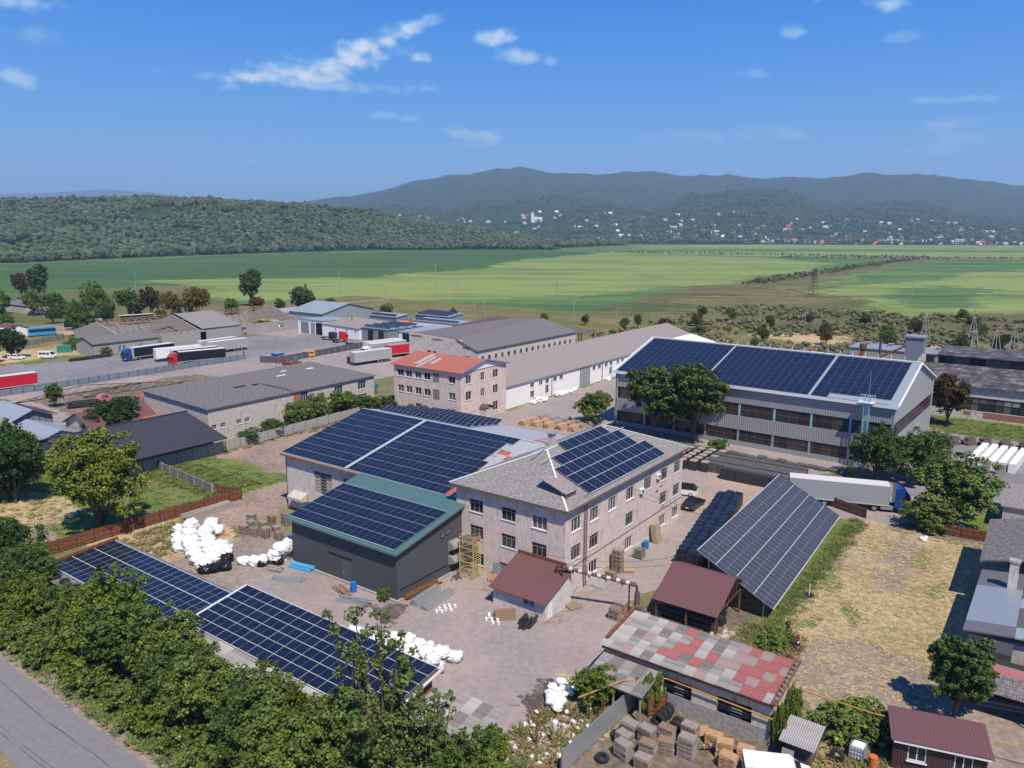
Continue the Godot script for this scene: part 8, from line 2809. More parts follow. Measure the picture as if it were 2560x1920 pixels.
func block_mesh(sx: float, sy: float, sz: float, c := 0.08) -> ArrayMesh:
	var key := "block%.2f_%.2f_%.2f" % [sx, sy, sz]
	if not shapes.has(key):
		var mb := MB.new()
		var lo := [Vector3(-sx, 0, -sz) * 0.5, Vector3(sx, 0, -sz) * 0.5, Vector3(sx, 0, sz) * 0.5, Vector3(-sx, 0, sz) * 0.5]
		var top := Vector3(0, sy, 0)
		var ctr := Vector3(0, sy * 0.5, 0)
		var a := []
		var b := []
		for q in lo:
			a.append(q * 1.0 + Vector3(0, sy - c, 0))
			b.append(q - Vector3(signf(q.x) * c, 0, signf(q.z) * c) + top)
		for k in 4:
			var k2 := (k + 1) % 4
			mb.face([lo[k], lo[k2], a[k2], a[k]], ctr)
			mb.face([a[k], a[k2], b[k2], b[k]], ctr)
		mb.face(b, ctr)
		mb.face(lo, ctr)
		shapes[key] = mb.mesh()
	return shapes[key]

func cylinder_thing(called: String, label: String, cat: String, at_: Vector3, r: float, h: float, m, group := ""):
	var mb := MB.new()
	mb.tube(Vector3.ZERO, Vector3(0, h, 0), r, r, 12)
	for y in [0.3, 0.66]:
		mb.tube(Vector3(0, h * y, 0), Vector3(0, h * y + 0.03, 0), r * 1.03, r * 1.03, 12)
	return single(called, label, cat, mb.mesh(), m, at_, 0.0, group)

func bundle(called: String, label: String, cat: String, u: float, v: float, az: float, n: int, layers: int, l: float, w: float, m, mess := 0.05):
	var mb := MB.new()
	for j in layers:
		for k in n - j:
			var x := (k - (n - j) * 0.5) * w * 1.08 + rng.randf_range(-mess, mess)
			var z := rng.randf_range(-mess, mess) * 4.0
			mb.box(Vector3(x, w * 0.5 + j * w, z), Vector3(w * 0.9, w * 0.92, l), Basis(Vector3.UP, rng.randf_range(-mess, mess) * 0.6))
	var o := single(called, label, cat, mb.mesh(), m, W(u, v), -deg_to_rad(az))
	o.set_meta("kind", "thing")
	o.remove_meta("kind")
	return o

func build_yard_things():
	var k := 0
	for q in [[58.5, -86.6, 9], [58.9, -84.9, 8], [59.4, -83.2, 10], [60.1, -81.4, 7], [60.2, -87.4, 8], [60.8, -85.6, 9], [61.4, -83.6, 6], [62.8, -86.4, 9], [63.8, -84.6, 12], [62.0, -89.8, 7]]:
		stack(q[0], q[1], q[2], ["at the front left corner", "second in front", "third in front", "nearest the charcoal hall", "behind the corner", "in the middle", "low behind the hall corner", "at the back", "tallest at the back", "at the far left"][k] + " of the pallet yard", null, rng.randf_range(-0.2, 0.2))
		k += 1
	stack(77.8, -40.85, 20, "standing tall against the block")
	stack(76.0, -40.7, 5, "lying low beside the tall one")
	stack(78.6, -39.7, 2, "of new wood beside the tall one", mats.wood_new, 0.5)
	stack(69.1, -35.7, 8, "under the steam pipe")
	stack(67.4, -35.5, 9, "at the rear corner of the patched store")
	stack(58.6, -31.7, 7, "at the left end of the patched store", mats.wood_dark)
	k = 0
	for q in [[48.4, -24.4, 9], [49.8, -23.0, 8], [49.7, -25.0, 8], [51.2, -23.8, 9], [51.4, -25.4, 7], [50.9, -22.0, 8], [52.6, -22.7, 7], [48.2, -22.6, 7], [52.9, -20.9, 12], [51.4, -20.5, 12]]:
		stack(q[0], q[1], q[2], ["at the front of", "right of the front of", "second row of", "in the middle of", "by the steel fence in", "right middle of", "at the back of", "nearest the lower edge of", "tallest back one of", "tallest front one of"][k] + " the grey pallet pile", null, rng.randf_range(-0.25, 0.25), 1.05)
		k += 1
	k = 0
	for q in [[54.2, -19.4, 6], [53.2, -18.2, 9], [52.0, -17.4, 8], [53.8, -16.7, 7]]:
		stack(q[0], q[1], q[2], ["by the store wall", "middle", "front", "right"][k] + " of pale wood beside the pile", mats.wood_new, rng.randf_range(-0.3, 0.3), 1.05)
		k += 1
	for q in [[54.4, -20.6, 0.7, "pale pallet tipped on edge beside the tall grey stack"], [53.0, -19.2, -0.9, "pale pallet leaning between the stacks at the bottom"], [66.9, -51.2, 1.2, "pallet leaning by the block's front door"]]:
		var o := single("pallet", q[3], "pallet", pallet_mesh(), mats.wood_new, W(q[0], q[1], 0.5), TURN)
		o.rotation = Vector3(q[2], TURN + 0.4, 0.2)
	k = 0
	for i in 5:
		for j in 3:
			var nw := j == 0 or (i < 2 and j == 1)
			bundle("timber_stack", ["first", "second", "third", "fourth", "fifth"][i] + (" stack of new pale boards from the left, " if nw else " stack of weathered boards from the left, ") + ["front", "middle", "back"][j] + " row behind the hall", "timber", 130.0 + j * 3.2 + i * 0.5, -91.0 + i * 2.7, 36.0 + rng.randf_range(-4, 4), 9, 5 if j == 0 else 4, 2.6, 0.2, mats.wood_new if nw else mats.wood_grey)
	for q in [[123.0, -100.0, "low pile of new boards at the corner of the red roofed block"], [125.2, -98.2, "larger pile of new boards before the porch of the red roofed block"], [122.4, -97.6, "third pile of new boards beside the red roofed block"]]:
		bundle("timber_stack", q[2], "timber", q[0], q[1], 60, 8, 5, 2.4, 0.2, mats.wood_new)
	var spots := []
	for q in [[56.6, -91.6], [57.8, -93.0], [55.0, -92.6], [53.6, -93.6], [55.6, -90.6], [53.8, -91.4], [52.4, -91.8], [51.4, -90.2], [53.2, -89.6], [54.8, -89.2], [56.2, -89.6], [50.4, -88.6], [52.0, -88.0], [53.6, -87.4], [51.0, -86.6], [52.6, -85.8], [50.2, -85.0], [53.8, -84.6], [51.6, -83.6], [49.6, -83.0], [52.8, -82.6], [50.8, -81.8], [49.0, -81.0], [54.2, -92.0, 0.8], [52.6, -89.8, 0.8], [54.2, -88.6, 0.7], [51.4, -87.6, 0.7]]:
		spots.append(q)
	heap(spots, "white bulk bag in the heap on the grass behind the brick shed", "white bags behind the brick shed", mats.white_plastic, [0.85, 1.15])
	heap([[50.8, -79.8], [49.4, -79.4], [51.8, -80.6], [50.4, -78.8], [48.6, -80.0]], "black plastic sack at the foot of the white bag heap", "black sacks by the white bag heap", mats.black_film, [0.6, 0.85], "sack", "black_sack")
	heap([[52.8, -78.4], [53.4, -77.3], [54.3, -76.6], [55.6, -76.2], [56.6, -75.8], [57.6, -76.0], [56.0, -75.4, 1.0], [57.0, -75.6, 0.9], [55.0, -75.6, 0.5], [58.4, -75.8], [57.4, -75.4, 1.6]], "white bulk bag piled at the left corner of the charcoal hall", "white bags at the charcoal hall", mats.white_plastic, [0.7, 1.0])
	heap([[55.2, -75.0], [54.4, -75.6], [53.6, -76.2]], "black sack lying by the corner of the charcoal hall", "black sacks at the charcoal hall", mats.black_film, [0.5, 0.65], "sack", "black_sack")
	spots = []
	var r := RandomNumberGenerator.new()
	r.seed = 12
	for i in 130:
		var t := r.randf()
		var v := lerpf(-59.0, -43.2, t)
		var wide := lerpf(1.8, 7.0, minf(t * 1.6, 1.0))
		var s := r.randf()
		spots.append([44.4 + s * wide, v, sin(PI * (0.25 + s * 0.75)) * lerpf(0.8, 1.7, minf(t * 1.6, 1.0)) * r.randf_range(0.2, 1.0)])
	heap(spots, "bulging white plastic bundle in the long heap against the taller brick shed", "white bundles against the brick shed", mats.white_plastic, [0.45, 0.85], "bundle", "plastic_bundle")
	spots = []
	for i in 26:
		spots.append([51.9 + r.randf_range(-1.7, 1.7), -32.5 + r.randf_range(-0.9, 0.9), r.randf_range(0, 0.55)])
	heap(spots, "white scrap of plastic foam in the heap beside the oily stain", "foam scraps by the oily stain", mats.white_plastic, [0.25, 0.5], "scrap", "foam_scrap")
	spots = []
	for i in 46:
		spots.append([r.randf_range(43.5, 52.5), r.randf_range(-33.4, -27.8), -0.04])
	heap(spots, "small white piece of rubbish scattered at the lower edge", "rubbish at the lower edge", mats.white_plastic, [0.07, 0.26], "rubbish", "rubbish_piece")
	heap([[110.5, -13.2], [110.9, -12.8, 0.2], [110.2, -12.9]], "crumpled white plastic on the grass lot near the fence", "plastic on the grass lot", mats.white_plastic, [0.3, 0.55], "rubbish", "rubbish_piece")
	heap([[147, -100.6], [149.5, -100.9], [151, -100.2], [157.5, -100.2], [159.5, -100.4], [161.5, -100.8], [163.4, -100.6], [166, -101], [183, -100.8]], "flattened white sheeting along the foot of the white store", "sheeting by the white store", mats.white_plastic, [0.6, 1.2], "sheeting", "plastic_sheeting")
	for i in 17:
		for j in 3:
			var u := 84.6 + i * 1.5
			var hgt := 2.0 - 0.45 * (1 if i > 10 and j == 0 else 0)
			single("wrapped_bale", "glossy dark film wrapped bale in the rows beside the carport", "bale", block_mesh(1.15, hgt, 1.38, 0.16), mats.navy_film if (i + j) % 3 else mats.black_film, W(u + rng.randf_range(-0.08, 0.08), -35.6 - i * 0.28 + j * 1.25, 0.0), TURN + rng.randf_range(-0.04, 0.04), "wrapped bales beside the carport")
	for i in 13:
		for j in 7:
			if i < 3 and j < 2:
				continue
			single("black_crate", "black plastic crate stack with a grey top in the block before the steel hall", "crate", block_mesh(1.18, 1.9 - 0.1 * ((i * 3 + j) % 3), 1.18, 0.05), mats.black_plastic if j == 0 else mats.grey_top, W(119.8 + j * 1.25 + rng.randf_range(-0.05, 0.05), -47.4 + i * 1.22 - j * 0.1, 0.0), TURN + rng.randf_range(-0.03, 0.03), "crate stacks before the steel hall")
	for i in 5:
		for j in 5:
			var p := W(120.5 + j * 2.0 + i * 0.3, -55.6 + i * 1.9, 0.0)
			single("covered_stack", "black crate stack with a cardboard lid left of the crate block", "crate", block_mesh(1.2, 1.6, 1.2, 0.06), mats.black_plastic, p, TURN, "lidded crate stacks before the steel hall")
			single("cardboard_lid", "tan cardboard lid lying on a black crate stack", "lid", block_mesh(1.15, 0.22, 1.15, 0.1), mats.cardboard, p + Vector3(0, 1.6, 0), TURN + rng.randf_range(-0.2, 0.2), "lids on the crate stacks")
	for i in 20:
		single("dark_bundle", "dark flat bundle lying along the wall of the steel hall", "bundle", block_mesh(1.6, 0.5, 1.3, 0.1), mats.grey_top, W(134.4 + rng.randf_range(-0.6, 0.6), -62.0 + i * 1.75), TURN + rng.randf_range(-0.1, 0.1), "flat bundles along the steel hall")
	for i in 5:
		for j in 9:
			single("white_stack", "white wrapped stack in the rows on the right hand yard", "stack", block_mesh(1.1, 1.7, 1.25, 0.1), mats.white_plastic, W(152.4 + j * 1.42, -12.0 + i * 1.5 + 0.12 * j, 0.0), TURN, "white wrapped stacks on the yard")
	for q in [[150.2, -9.6, "left"], [149.8, -7.4, "right"]]:
		single("film_stack", q[2] + " of the two brown film wrapped stacks before the white ones", "stack", block_mesh(1.3, 1.9, 1.3, 0.06), mats.film_grey, W(q[0], q[1]), TURN)
	for q in [[166.5, -16.5, 1.6, "leftmost grey pallet heap"], [168.2, -14.0, 1.4, "second grey pallet heap"], [169.0, -11.4, 1.2, "third grey pallet heap"], [169.6, -8.2, 1.5, "fourth grey pallet heap"], [170.4, -5.2, 1.2, "fifth grey pallet heap"]]:
		bundle("timber_heap", q[3] + " at the back of the right hand yard", "timber", q[0], q[1], 70, 8, 7, 2.0, 0.22, mats.wood_dark, 0.12)
	for q in [[160.4, -20.0, mats.blue_drum, "blue"], [158.9, -18.6, mats.paint_red, "red"], [158.4, -17.8, mats.paint_red, "second red"], [174.0, -4.6, mats.light_blue, "bright blue"]]:
		cylinder_thing("drum", q[3] + " drum on the right hand yard", "drum", W(q[0], q[1]), 0.4, 0.95, q[2])
	cylinder_thing("drum", "blue plastic drum before the charcoal hall door", "drum", W(55.5, -62.2), 0.36, 1.15, mats.blue_drum)
	cylinder_thing("drum", "blue drum standing by the wall of the three storey block", "drum", W(86.2, -41.3), 0.38, 1.0, mats.blue_drum)
	cylinder_thing("drum", "orange rusty drum beside the caged tank at the bottom", "drum", W(58.6, -8.6), 0.33, 1.0, mats.orange_paint)
	bundle("steel_profiles", "long grey steel profiles lying left of the charcoal hall door", "steel", 52.9, -70.4, 100, 7, 2, 3.6, 0.16, mats.galvanised)
	bundle("steel_profiles", "mixed grey steel profiles lying by the blue drum", "steel", 53.8, -60.4, 110, 8, 2, 3.4, 0.14, mats.galvanised, 0.12)
	bundle("steel_profiles", "left bundle of galvanised purlins at the charcoal hall corner", "steel", 59.2, -54.6, 30, 6, 4, 4.6, 0.18, mats.galvanised, 0.02)
	bundle("steel_profiles", "right bundle of galvanised purlins at the charcoal hall corner", "steel", 59.4, -53.0, 32, 6, 3, 5.0, 0.18, mats.galvanised, 0.02)
	bundle("steel_rack", "rusty steel rack beside the corner of the charcoal hall", "steel", 60.2, -56.0, 36, 4, 2, 5.2, 0.24, mats.rust, 0.06)
	bundle("timber_scrap", "pile of brown scrap boards behind the blue drum", "timber", 54.6, -63.2, 140, 6, 2, 2.4, 0.16, mats.wood_brown, 0.18)
	bundle("timber_scrap", "scrap pallet boards left of the steel profiles", "timber", 53.8, -74.0, 110, 7, 2, 1.9, 0.16, mats.wood_grey, 0.14)
	bundle("blue_sheeting", "rolled bright blue sheeting at the wall of the charcoal hall", "sheeting", 55.8, -71.6, 115, 3, 2, 3.2, 0.3, mats.light_blue, 0.04)
	bundle("plank_stack", "long weathered planks stacked against the rusty fence", "timber", 60.0, -97.4, 36, 7, 3, 7.4, 0.26, mats.wood_grey, 0.05)
	bundle("roofing_sheets", "flat grey sheets lying at the foot of the three storey block", "sheets", 73.6, -40.6, 40, 8, 1, 2.2, 0.2, mats.concrete, 0.04)
	bundle("floor_board", "brown board lying at the corner of the annex", "board", 67.0, -40.3, 60, 6, 1, 1.5, 0.22, mats.wood_brown, 0.0)
	bundle("timber_box", "stack of new planed boards before the annex", "timber", 60.7, -44.9, 80, 6, 5, 2.2, 0.2, mats.wood_brown, 0.02)
	bundle("steel_scrap", "grey car panels and scrap beside the annex", "scrap", 61.0, -42.2, 20, 6, 2, 1.9, 0.26, mats.black_plastic, 0.2)
	k = 0
	for q in [[58.0, -51.6], [58.3, -51.0], [58.7, -51.5], [58.9, -50.9], [59.2, -51.3], [57.7, -51.0], [59.5, -50.7], [58.5, -50.4], [57.4, -51.5]]:
		cylinder_thing("bucket", "white bucket in the group beside the galvanised purlins", "bucket", W(q[0], q[1]), 0.16, 0.3, mats.white_plastic, "buckets by the purlins")
	for q in [[59.2, -46.2], [59.5, -45.7], [59.8, -46.3], [60.2, -46.6], [59.0, -45.2], [59.7, -45.1], [60.4, -46.0], [59.3, -44.7]]:
		cylinder_thing("bucket", "white bucket in the group beside the planed boards", "bucket", W(q[0], q[1]), 0.16, 0.3, mats.white_plastic, "buckets by the planed boards")
	for q in [[59.2, -9.8, "caged white tank on a pallet beside the maroon cabin"], [83.0, -40.6, "steel cage crate by the wall of the three storey block"], [133.6, -73.0, "caged tank at the left end of the steel hall"], [134.6, -71.6, "second caged tank at the left end of the steel hall"]]:
		var o := begin("caged_tank", q[2], "tank", q[0], q[1])
		put(o, "tank", block_mesh(1.0, 1.05, 0.95, 0.1), mats.white_plastic if q[0] < 70 else mats.glass_c, Vector3(0, 0.15, 0))
		var mb := MB.new()
		for i in 6:
			var x := -0.55 + i * 0.22
			for z in [-0.53, 0.53]:
				mb.bar(Vector3(x, 0.12, z), Vector3(x, 1.25, z), 0.03)
				mb.bar(Vector3(z, 0.12, x), Vector3(z, 1.25, x), 0.03)
		for y in [0.3, 0.62, 0.95, 1.25]:
			for z in [-0.53, 0.53]:
				mb.bar(Vector3(-0.55, y, z), Vector3(0.55, y, z), 0.03)
				mb.bar(Vector3(z, y, -0.55), Vector3(z, y, 0.55), 0.03)
		part(o, "cage", mb, mats.galvanised)
		put(o, "pallet_base", pallet_mesh(), mats.wood_grey)
	var o := begin("scaffold_tower", "yellow scaffold tower standing at the front of the three storey block", "scaffold", 66.4, -54.2)
	var mb := MB.new()
	for a in [-1.0, 1.0]:
		for b in [-0.7, 0.7]:
			mb.bar(Vector3(a, 0, b), Vector3(a, 5.0, b), 0.06)
	part(o, "upright", mb, mats.yellow_paint)
	mb = MB.new()
	for i in 6:
		var y := 0.3 + i * 0.85
		for b in [-0.7, 0.7]:
			mb.bar(Vector3(-1.0, y, b), Vector3(1.0, y, b), 0.045)
			mb.bar(Vector3(-1.0, y, b), Vector3(1.0, y + 0.8, b), 0.035)
		for a in [-1.0, 1.0]:
			for j in 3:
				mb.bar(Vector3(a, y + j * 0.28, -0.7), Vector3(a, y + j * 0.28, 0.7), 0.04)
	part(o, "brace", mb, mats.yellow_paint)
	mb = MB.new()
	mb.span(Vector3(-1.1, 4.7, -0.75), Vector3(1.1, 4.76, 0.75))
	part(o, "platform", mb, mats.wood_dark)
	o = begin("offcut_bale", "tall bale of short wood offcuts leaning on the three storey block", "bale", 88.9, -41.0)
	put(o, "bale", block_mesh(0.7, 2.6, 1.5, 0.05), mat("offcuts", Color(0.46, 0.36, 0.26), 0.9, "grain", 0.8), Vector3.ZERO, Basis(Vector3.BACK, 0.18))
	k = 0
	for q in [[55.6, -24.0, 0.5, 1], [55.0, -23.9, 0.5, 1], [54.4, -24.0, 0.5, 1], [53.8, -24.0, 0.5, 1], [54.3, -22.5, 0.5, 1], [53.7, -22.5, 0.5, 1], [50.4, -26.0, 0.2, 0], [47.2, -25.6, 0.2, 0], [57.8, -11.0, 0.5, 1]]:
		var t := single("tyre", ["rearmost", "second", "third", "front"][k] + " tyre of the row standing by the store wall" if k < 4 else ["back tyre of the pair beside the row", "front tyre of the pair beside the row", "tyre lying by the steel fence", "tyre lying at the lower edge", "tyre standing by the caged tank"][k - 4], "tyre", tyre_mesh(), mats.rubber, W(q[0], q[1], q[2]), TURN, "tyres by the patched store")
		if q[3] == 1:
			t.rotation = Vector3(PI * 0.5 - 0.12, TURN, 0)
		t.scale = Vector3(1.1, 1.3, 1.1)
		k += 1
	for i in 6:
		single("tyre", ["first", "second", "third", "fourth", "fifth", "sixth"][i] + " tyre on the verge behind the grey roofed works", "tyre", tyre_mesh(), mats.rubber, W(121 + i * 1.5, -163.5 + (i % 2) * 0.8, 0.2 + (0.3 if i == 4 else 0.0)), 0.0, "tyres on the verge")
	single("concrete_trough", "long grey concrete trough behind the patched store", "trough", block_mesh(2.6, 1.0, 0.8, 0.06), mats.wood_dark, W(68.6, -22.0), TURN - 0.3)
	bundle("steel_bench", "long low steel bench in the rubble behind the patched store", "bench", 67.0, -20.0, 105, 3, 2, 4.0, 0.24, mats.wood_dark, 0.03)
	bundle("rusty_sheet", "rusty sheet lying on the grass near the carport", "sheet", 71.6, -20.8, 20, 7, 1, 1.4, 0.18, mats.rust, 0.0)
	single("concrete_block", "broken concrete block by the red awning shed", "block", block_mesh(3.2, 1.3, 1.4, 0.2), mats.concrete, W(74.6, -3.4), TURN - 0.5)
	mb = MB.new()
	mb.tube(Vector3(-1.8, 0.7, 0), Vector3(1.8, 0.7, 0), 0.7, 0.7, 14)
	single("steel_tank", "brown steel tank lying beside the concrete block", "tank", mb.mesh(), mats.maroon_z, W(76.0, -0.6), TURN - 0.3)
	bundle("log_pile", "weathered logs lying below the brown tank", "logs", 73.6, -0.6, 110, 4, 2, 5.0, 0.28, mats.wood_grey, 0.05)
	o = begin("marker_post", "white post standing in a tyre on the grass lot", "post", 84.9, -20.6)
	put(o, "tyre_base", tyre_mesh(), mats.rubber, Vector3(0, 0.14, 0))
	mb = MB.new()
	mb.tube(Vector3.ZERO, Vector3(0, 1.5, 0), 0.05, 0.05, 8)
	part(o, "post", mb, mats.lettering_white)
	single("container", "green metal container on the dry grass by the white van", "container", block_mesh(4.2, 2.3, 2.4, 0.05), mats.paint_green, Vector3(-146.5, 0, -252.5), 0.4)
	bundle("scrap_axles", "row of scrapped axles lying before the grey barn", "scrap", 117.0, -247.0, 36, 6, 2, 12.0, 0.4, mats.chassis, 0.3)
	bundle("scrap_heap", "dark scrap beside the pink lorry cab", "scrap", 84.0, -181.0, 60, 10, 3, 6.0, 0.4, mats.chassis, 0.4)
	mb = MB.new()
	mb.tube(Vector3(-5, 0.9, 0), Vector3(5, 0.9, 0), 0.9, 0.9, 12)
	single("rusty_tank", "long rusty tank lying beside the orange canopy", "tank", mb.mesh(), mats.rust_dark, W(94.5, -172.0), TURN - 0.5)
	single("orange_tank", "orange tank behind the solar hut", "tank", mb.mesh(), mats.orange_paint, W(238.0, -229.0), TURN).scale = Vector3(0.6, 1.3, 1.3)
	for i in 8:
		single("brick_pile", ["first", "second", "third", "fourth", "fifth", "sixth", "seventh", "eighth"][i] + " brick pile from the left along the road behind the grey roofed works", "bricks", block_mesh(1.6, 0.6, 1.2, 0.2), mats.brick if i % 3 else mats.concrete, W(104 + i * 2.3, -163.0 + rng.randf_range(-0.8, 0.8)), rng.randf() * TAU, "brick piles along the road")
	bundle("dark_junk", "dark bundled junk stored under the maroon canopy", "junk", 71.8, -29.0, 126, 9, 3, 5.4, 0.5, mats.black_plastic, 0.15)

# ---------------------------------------------------------------- people: one smooth skin over tapered bones
func figure(bones: Array, cell: float) -> ArrayMesh:
	var lo := Vector3(9, 9, 9)
	var hi := -lo
	for q in bones:
		for e in 2:
			var rr: float = q[2 + e] + cell * 2.5
			lo = lo.min(q[e] - Vector3.ONE * rr)
			hi = hi.max(q[e] + Vector3.ONE * rr)
	var n := Vector3i(((hi - lo) / cell).ceil()) + Vector3i.ONE
	var f := PackedFloat32Array()
	f.resize(n.x * n.y * n.z)
	f.fill(1.0)
	for q in bones:
		var a: Vector3 = q[0]
		var ab: Vector3 = q[1] - q[0]
		var l2 := maxf(ab.length_squared(), 1e-6)
		var pad := maxf(q[2], q[3]) + 0.09
		var i0 := Vector3i(((a.min(q[1]) - Vector3.ONE * pad - lo) / cell).floor()).clamp(Vector3i.ZERO, n - Vector3i.ONE)
		var i1 := Vector3i(((a.max(q[1]) + Vector3.ONE * pad - lo) / cell).ceil()).clamp(Vector3i.ZERO, n - Vector3i.ONE)
		for z in range(i0.z, i1.z + 1):
			for y in range(i0.y, i1.y + 1):
				for x in range(i0.x, i1.x + 1):
					var p := lo + Vector3(x, y, z) * cell
					var t := clampf((p - a).dot(ab) / l2, 0, 1)
					var d: float = p.distance_to(a + ab * t) - lerpf(q[2], q[3], t)
					var k := (z * n.y + y) * n.x + x
					var h := clampf(0.5 + 0.5 * (f[k] - d) / 0.03, 0, 1)
					f[k] = lerpf(f[k], d, h) - 0.03 * h * (1.0 - h)
	var vert := {}
	var st := SurfaceTool.new()
	st.begin(Mesh.PRIMITIVE_TRIANGLES)
	var step := [1, n.x, n.x * n.y]
	var cols := []
	var pos := []
	for z in n.z - 1:
		for y in n.y - 1:
			for x in n.x - 1:
				var k := (z * n.y + y) * n.x + x
				var sum := Vector3.ZERO
				var cnt := 0
				for e in [[0, 0, 0, 0], [0, 1, 0, 0], [0, 0, 1, 0], [0, 1, 1, 0], [1, 0, 0, 0], [1, 0, 0, 1], [1, 1, 0, 0], [1, 1, 0, 1], [2, 0, 0, 0], [2, 1, 0, 0], [2, 0, 1, 0], [2, 1, 1, 0]]:
					var c: Vector3i
					match e[0]:
						0: c = Vector3i(0, e[1], e[2])
						1: c = Vector3i(e[1], 0, e[3])
						_: c = Vector3i(e[1], e[2], 0)
					var ka: int = k + c.x + c.y * step[1] + c.z * step[2]
					var va := f[ka]
					var vb := f[ka + step[e[0]]]
					if (va < 0.0) != (vb < 0.0):
						var o := Vector3(c)
						o[e[0]] += va / (va - vb)
						sum += o
						cnt += 1
				if cnt == 0:
					continue
				var p := lo + (Vector3(x, y, z) + sum / cnt) * cell
				var best := 9.0
				var col := Color.WHITE
				for q in bones:
					var t := clampf((p - q[0]).dot(q[1] - q[0]) / maxf((q[1] - q[0]).length_squared(), 1e-6), 0, 1)
					var d: float = p.distance_to(q[0].lerp(q[1], t)) - lerpf(q[2], q[3], t)
					if d < best:
						best = d
						col = q[4]
				vert[k] = pos.size()
				pos.append(p)
				cols.append(col)
	for k in vert:
		var x: int = k % n.x
		var y: int = (k / n.x) % n.y
		var z: int = k / (n.x * n.y)
		if x == 0 or y == 0 or z == 0:
			continue
		for ax in 3:
			var va := f[k]
			var vb := f[k + step[ax]]
			if (va < 0.0) == (vb < 0.0):
				continue
			var s1: int = step[(ax + 1) % 3]
			var s2: int = step[(ax + 2) % 3]
			var q := [k, k - s1, k - s1 - s2, k - s2]
			if not (vert.has(q[1]) and vert.has(q[2]) and vert.has(q[3])):
				continue
			var order := [0, 1, 2, 0, 2, 3] if vb < 0.0 else [0, 2, 1, 0, 3, 2]
			for i in order:
				st.set_color(cols[vert[q[i]]])
				st.set_smooth_group(0)
				st.add_vertex(pos[vert[q[i]]])
	st.generate_normals()
	return st.commit()

func fingers(b: Array, wrist: Vector3, dir: Vector3, side: Vector3, skin: Color):
	var palm := wrist + dir * 0.085
	b.append([wrist, palm, 0.03, 0.036, skin])
	for k in 4:
		var s := side * (0.03 - k * 0.02)
		var tip := palm + s * 1.1 + dir * (0.075 - absf(k - 1.3) * 0.012)
		b.append([palm + s, tip, 0.0105, 0.009, skin])
	b.append([wrist + dir * 0.03 + side * 0.03, wrist + dir * 0.07 + side * 0.065, 0.012, 0.01, skin])

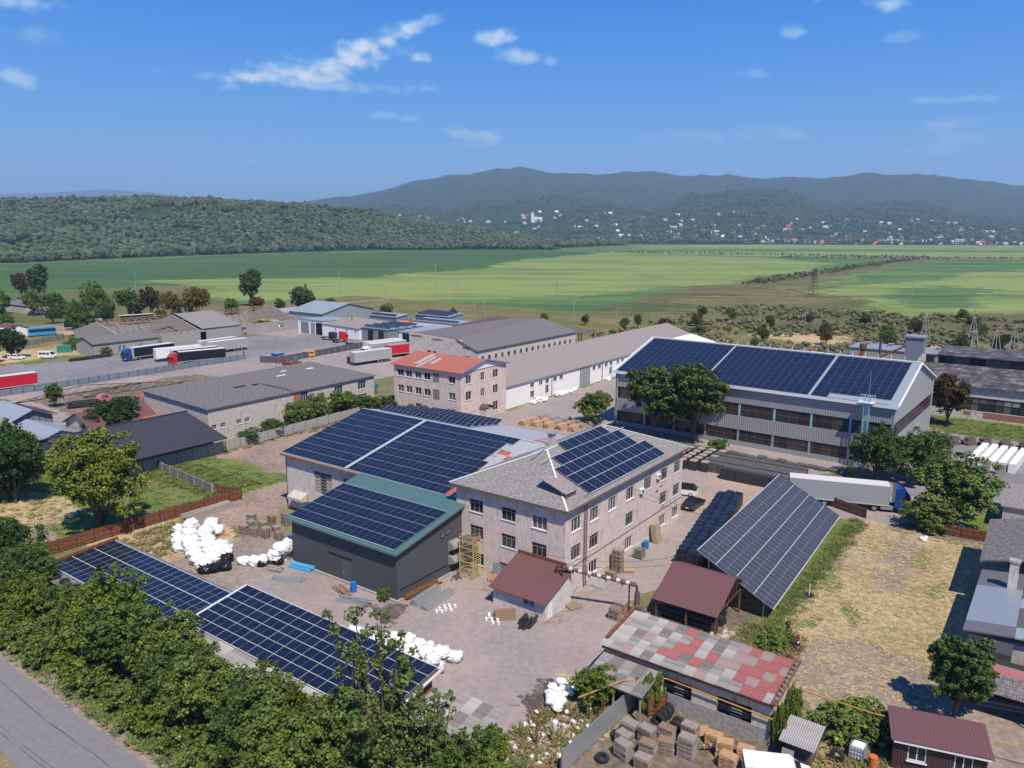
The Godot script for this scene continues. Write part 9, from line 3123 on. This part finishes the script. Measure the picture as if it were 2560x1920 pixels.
func build_people():
	var skin := Color(0.44, 0.25, 0.17)
	var black := Color(0.014, 0.014, 0.017)
	var jean := Color(0.022, 0.026, 0.036)
	var b := []
	b.append([Vector3(0, 1.02, 0), Vector3(0, 1.22, 0.0), 0.15, 0.155, black])
	b.append([Vector3(-0.1, 1.36, 0), Vector3(0.1, 1.36, 0), 0.125, 0.125, black])
	b.append([Vector3(0, 1.22, 0), Vector3(0, 1.38, 0), 0.16, 0.14, black])
	b.append([Vector3(-0.08, 0.96, 0), Vector3(0.08, 0.96, 0), 0.125, 0.125, jean])
	b.append([Vector3(0, 1.46, 0), Vector3(0, 1.56, 0.01), 0.06, 0.055, skin])
	b.append([Vector3(0, 1.64, 0.02), Vector3(0, 1.70, 0.0), 0.085, 0.088, skin])
	b.append([Vector3(0, 1.635, 0.1), Vector3(0, 1.655, 0.095), 0.014, 0.01, skin])
	b.append([Vector3(0, 1.585, 0.055), Vector3(0, 1.6, 0.04), 0.04, 0.05, skin])
	for s in [-1.0, 1.0]:
		b.append([Vector3(0.085 * s, 1.66, 0), Vector3(0.095 * s, 1.645, -0.005), 0.018, 0.014, skin])
		b.append([Vector3(0.2 * s, 1.41, 0), Vector3(0.27 * s, 1.22, 0.0), 0.068, 0.062, black])
		b.append([Vector3(0.27 * s, 1.22, 0), Vector3(0.285 * s, 1.14, 0.0), 0.05, 0.046, skin])
		b.append([Vector3(0.285 * s, 1.14, 0), Vector3(0.29 * s, 0.9, 0.06), 0.044, 0.032, skin])
		fingers(b, Vector3(0.29 * s, 0.9, 0.06), Vector3(0, -0.98, 0.18), Vector3(0, 0.1, 1).normalized(), skin)
		b.append([Vector3(0.1 * s, 0.93, 0), Vector3(0.13 * s, 0.5, 0.02), 0.098, 0.064, jean])
		b.append([Vector3(0.13 * s, 0.5, 0.02), Vector3(0.14 * s, 0.1, -0.01), 0.062, 0.045, jean])
		b.append([Vector3(0.14 * s, 0.045, -0.04), Vector3(0.165 * s, 0.04, 0.15), 0.046, 0.04, black])
	var o := thing("person", "person in a black T-shirt and dark trousers standing on the grass", "person", W(74.9, -19.95), deg_to_rad(12))
	put(o, "body", figure(b, 0.017), mats.vertex)
	var mb := MB.new()
	for k in 8:
		for j in 3:
			var a0 := TAU * k / 8.0
			var a1 := TAU * (k + 1) / 8.0
			var r0: float = [0.098, 0.085, 0.05][j]
			var r1: float = [0.085, 0.05, 0.0][j]
			var y0: float = [1.70, 1.765, 1.792][j]
			var y1: float = [1.765, 1.792, 1.798][j]
			mb.face([Vector3(cos(a0) * r0, y0, sin(a0) * r0 - 0.012), Vector3(cos(a1) * r0, y0, sin(a1) * r0 - 0.012), Vector3(cos(a1) * r1, y1, sin(a1) * r1 - 0.012), Vector3(cos(a0) * r1, y1, sin(a0) * r1 - 0.012)], Vector3(0, 1.65, 0))
	part(o, "hair", mb, mats.chassis)
	mb = MB.new()
	mb.box(Vector3(0, 1.33, 0.155), Vector3(0.2, 0.06, 0.012))
	part(o, "shirt_print", mb, mats.curtain_silver)
	b = []
	var dark := Color(0.016, 0.016, 0.03)
	var white := Color(0.74, 0.74, 0.74)
	b.append([Vector3(0, 1.0, 0), Vector3(0, 1.2, 0), 0.115, 0.12, dark])
	b.append([Vector3(-0.08, 1.3, 0), Vector3(0.08, 1.3, 0), 0.105, 0.105, dark])
	b.append([Vector3(0, 0.92, 0), Vector3(0, 0.98, 0), 0.145, 0.13, white])
	b.append([Vector3(-0.06, 0.8, 0), Vector3(0.06, 0.8, 0), 0.145, 0.145, dark])
	b.append([Vector3(-0.07, 0.66, 0), Vector3(0.07, 0.66, 0), 0.13, 0.13, dark])
	b.append([Vector3(0, 1.36, 0), Vector3(0, 1.47, 0.01), 0.05, 0.045, skin])
	b.append([Vector3(0, 1.55, 0.015), Vector3(0, 1.6, 0), 0.078, 0.08, skin])
	b.append([Vector3(0, 1.545, 0.09), Vector3(0, 1.56, 0.085), 0.012, 0.009, skin])
	for s in [-1.0, 1.0]:
		b.append([Vector3(0.16 * s, 1.32, 0), Vector3(0.22 * s, 1.1, 0), 0.048, 0.038, skin])
		var w := Vector3(0.14 * s, 1.0, 0.18) if s > 0 else Vector3(-0.2, 1.42, 0.14)
		b.append([Vector3(0.22 * s, 1.1, 0), w, 0.038, 0.027, skin])
		fingers(b, w, Vector3(0, -0.3, 0.95).normalized() if s > 0 else Vector3(0.2, 0.95, 0).normalized(), Vector3(-s, 0.2, 0).normalized(), skin)
		b.append([Vector3(0.08 * s, 0.66, 0), Vector3(0.09 * s, 0.46, 0.01), 0.075, 0.052, skin])
		b.append([Vector3(0.09 * s, 0.46, 0.01), Vector3(0.095 * s, 0.08, -0.01), 0.052, 0.034, skin])
		b.append([Vector3(0.095 * s, 0.035, -0.03), Vector3(0.11 * s, 0.03, 0.12), 0.036, 0.03, white])
	o = thing("person", "person with long red hair in a dark skirt with a white waistband on the grass", "person", W(72.4, -18.25), deg_to_rad(160))
	put(o, "body", figure(b, 0.016), mats.vertex)
	b = [[Vector3(0, 1.6, -0.02), Vector3(0, 1.63, -0.02), 0.095, 0.085, Color(0.22, 0.03, 0.025)], [Vector3(0, 1.55, -0.06), Vector3(0, 1.2, -0.1), 0.09, 0.12, Color(0.22, 0.03, 0.025)], [Vector3(0, 1.2, -0.1), Vector3(0, 1.05, -0.1), 0.12, 0.08, Color(0.22, 0.03, 0.025)]]
	put(o, "hair", figure(b, 0.02), mats.vertex)
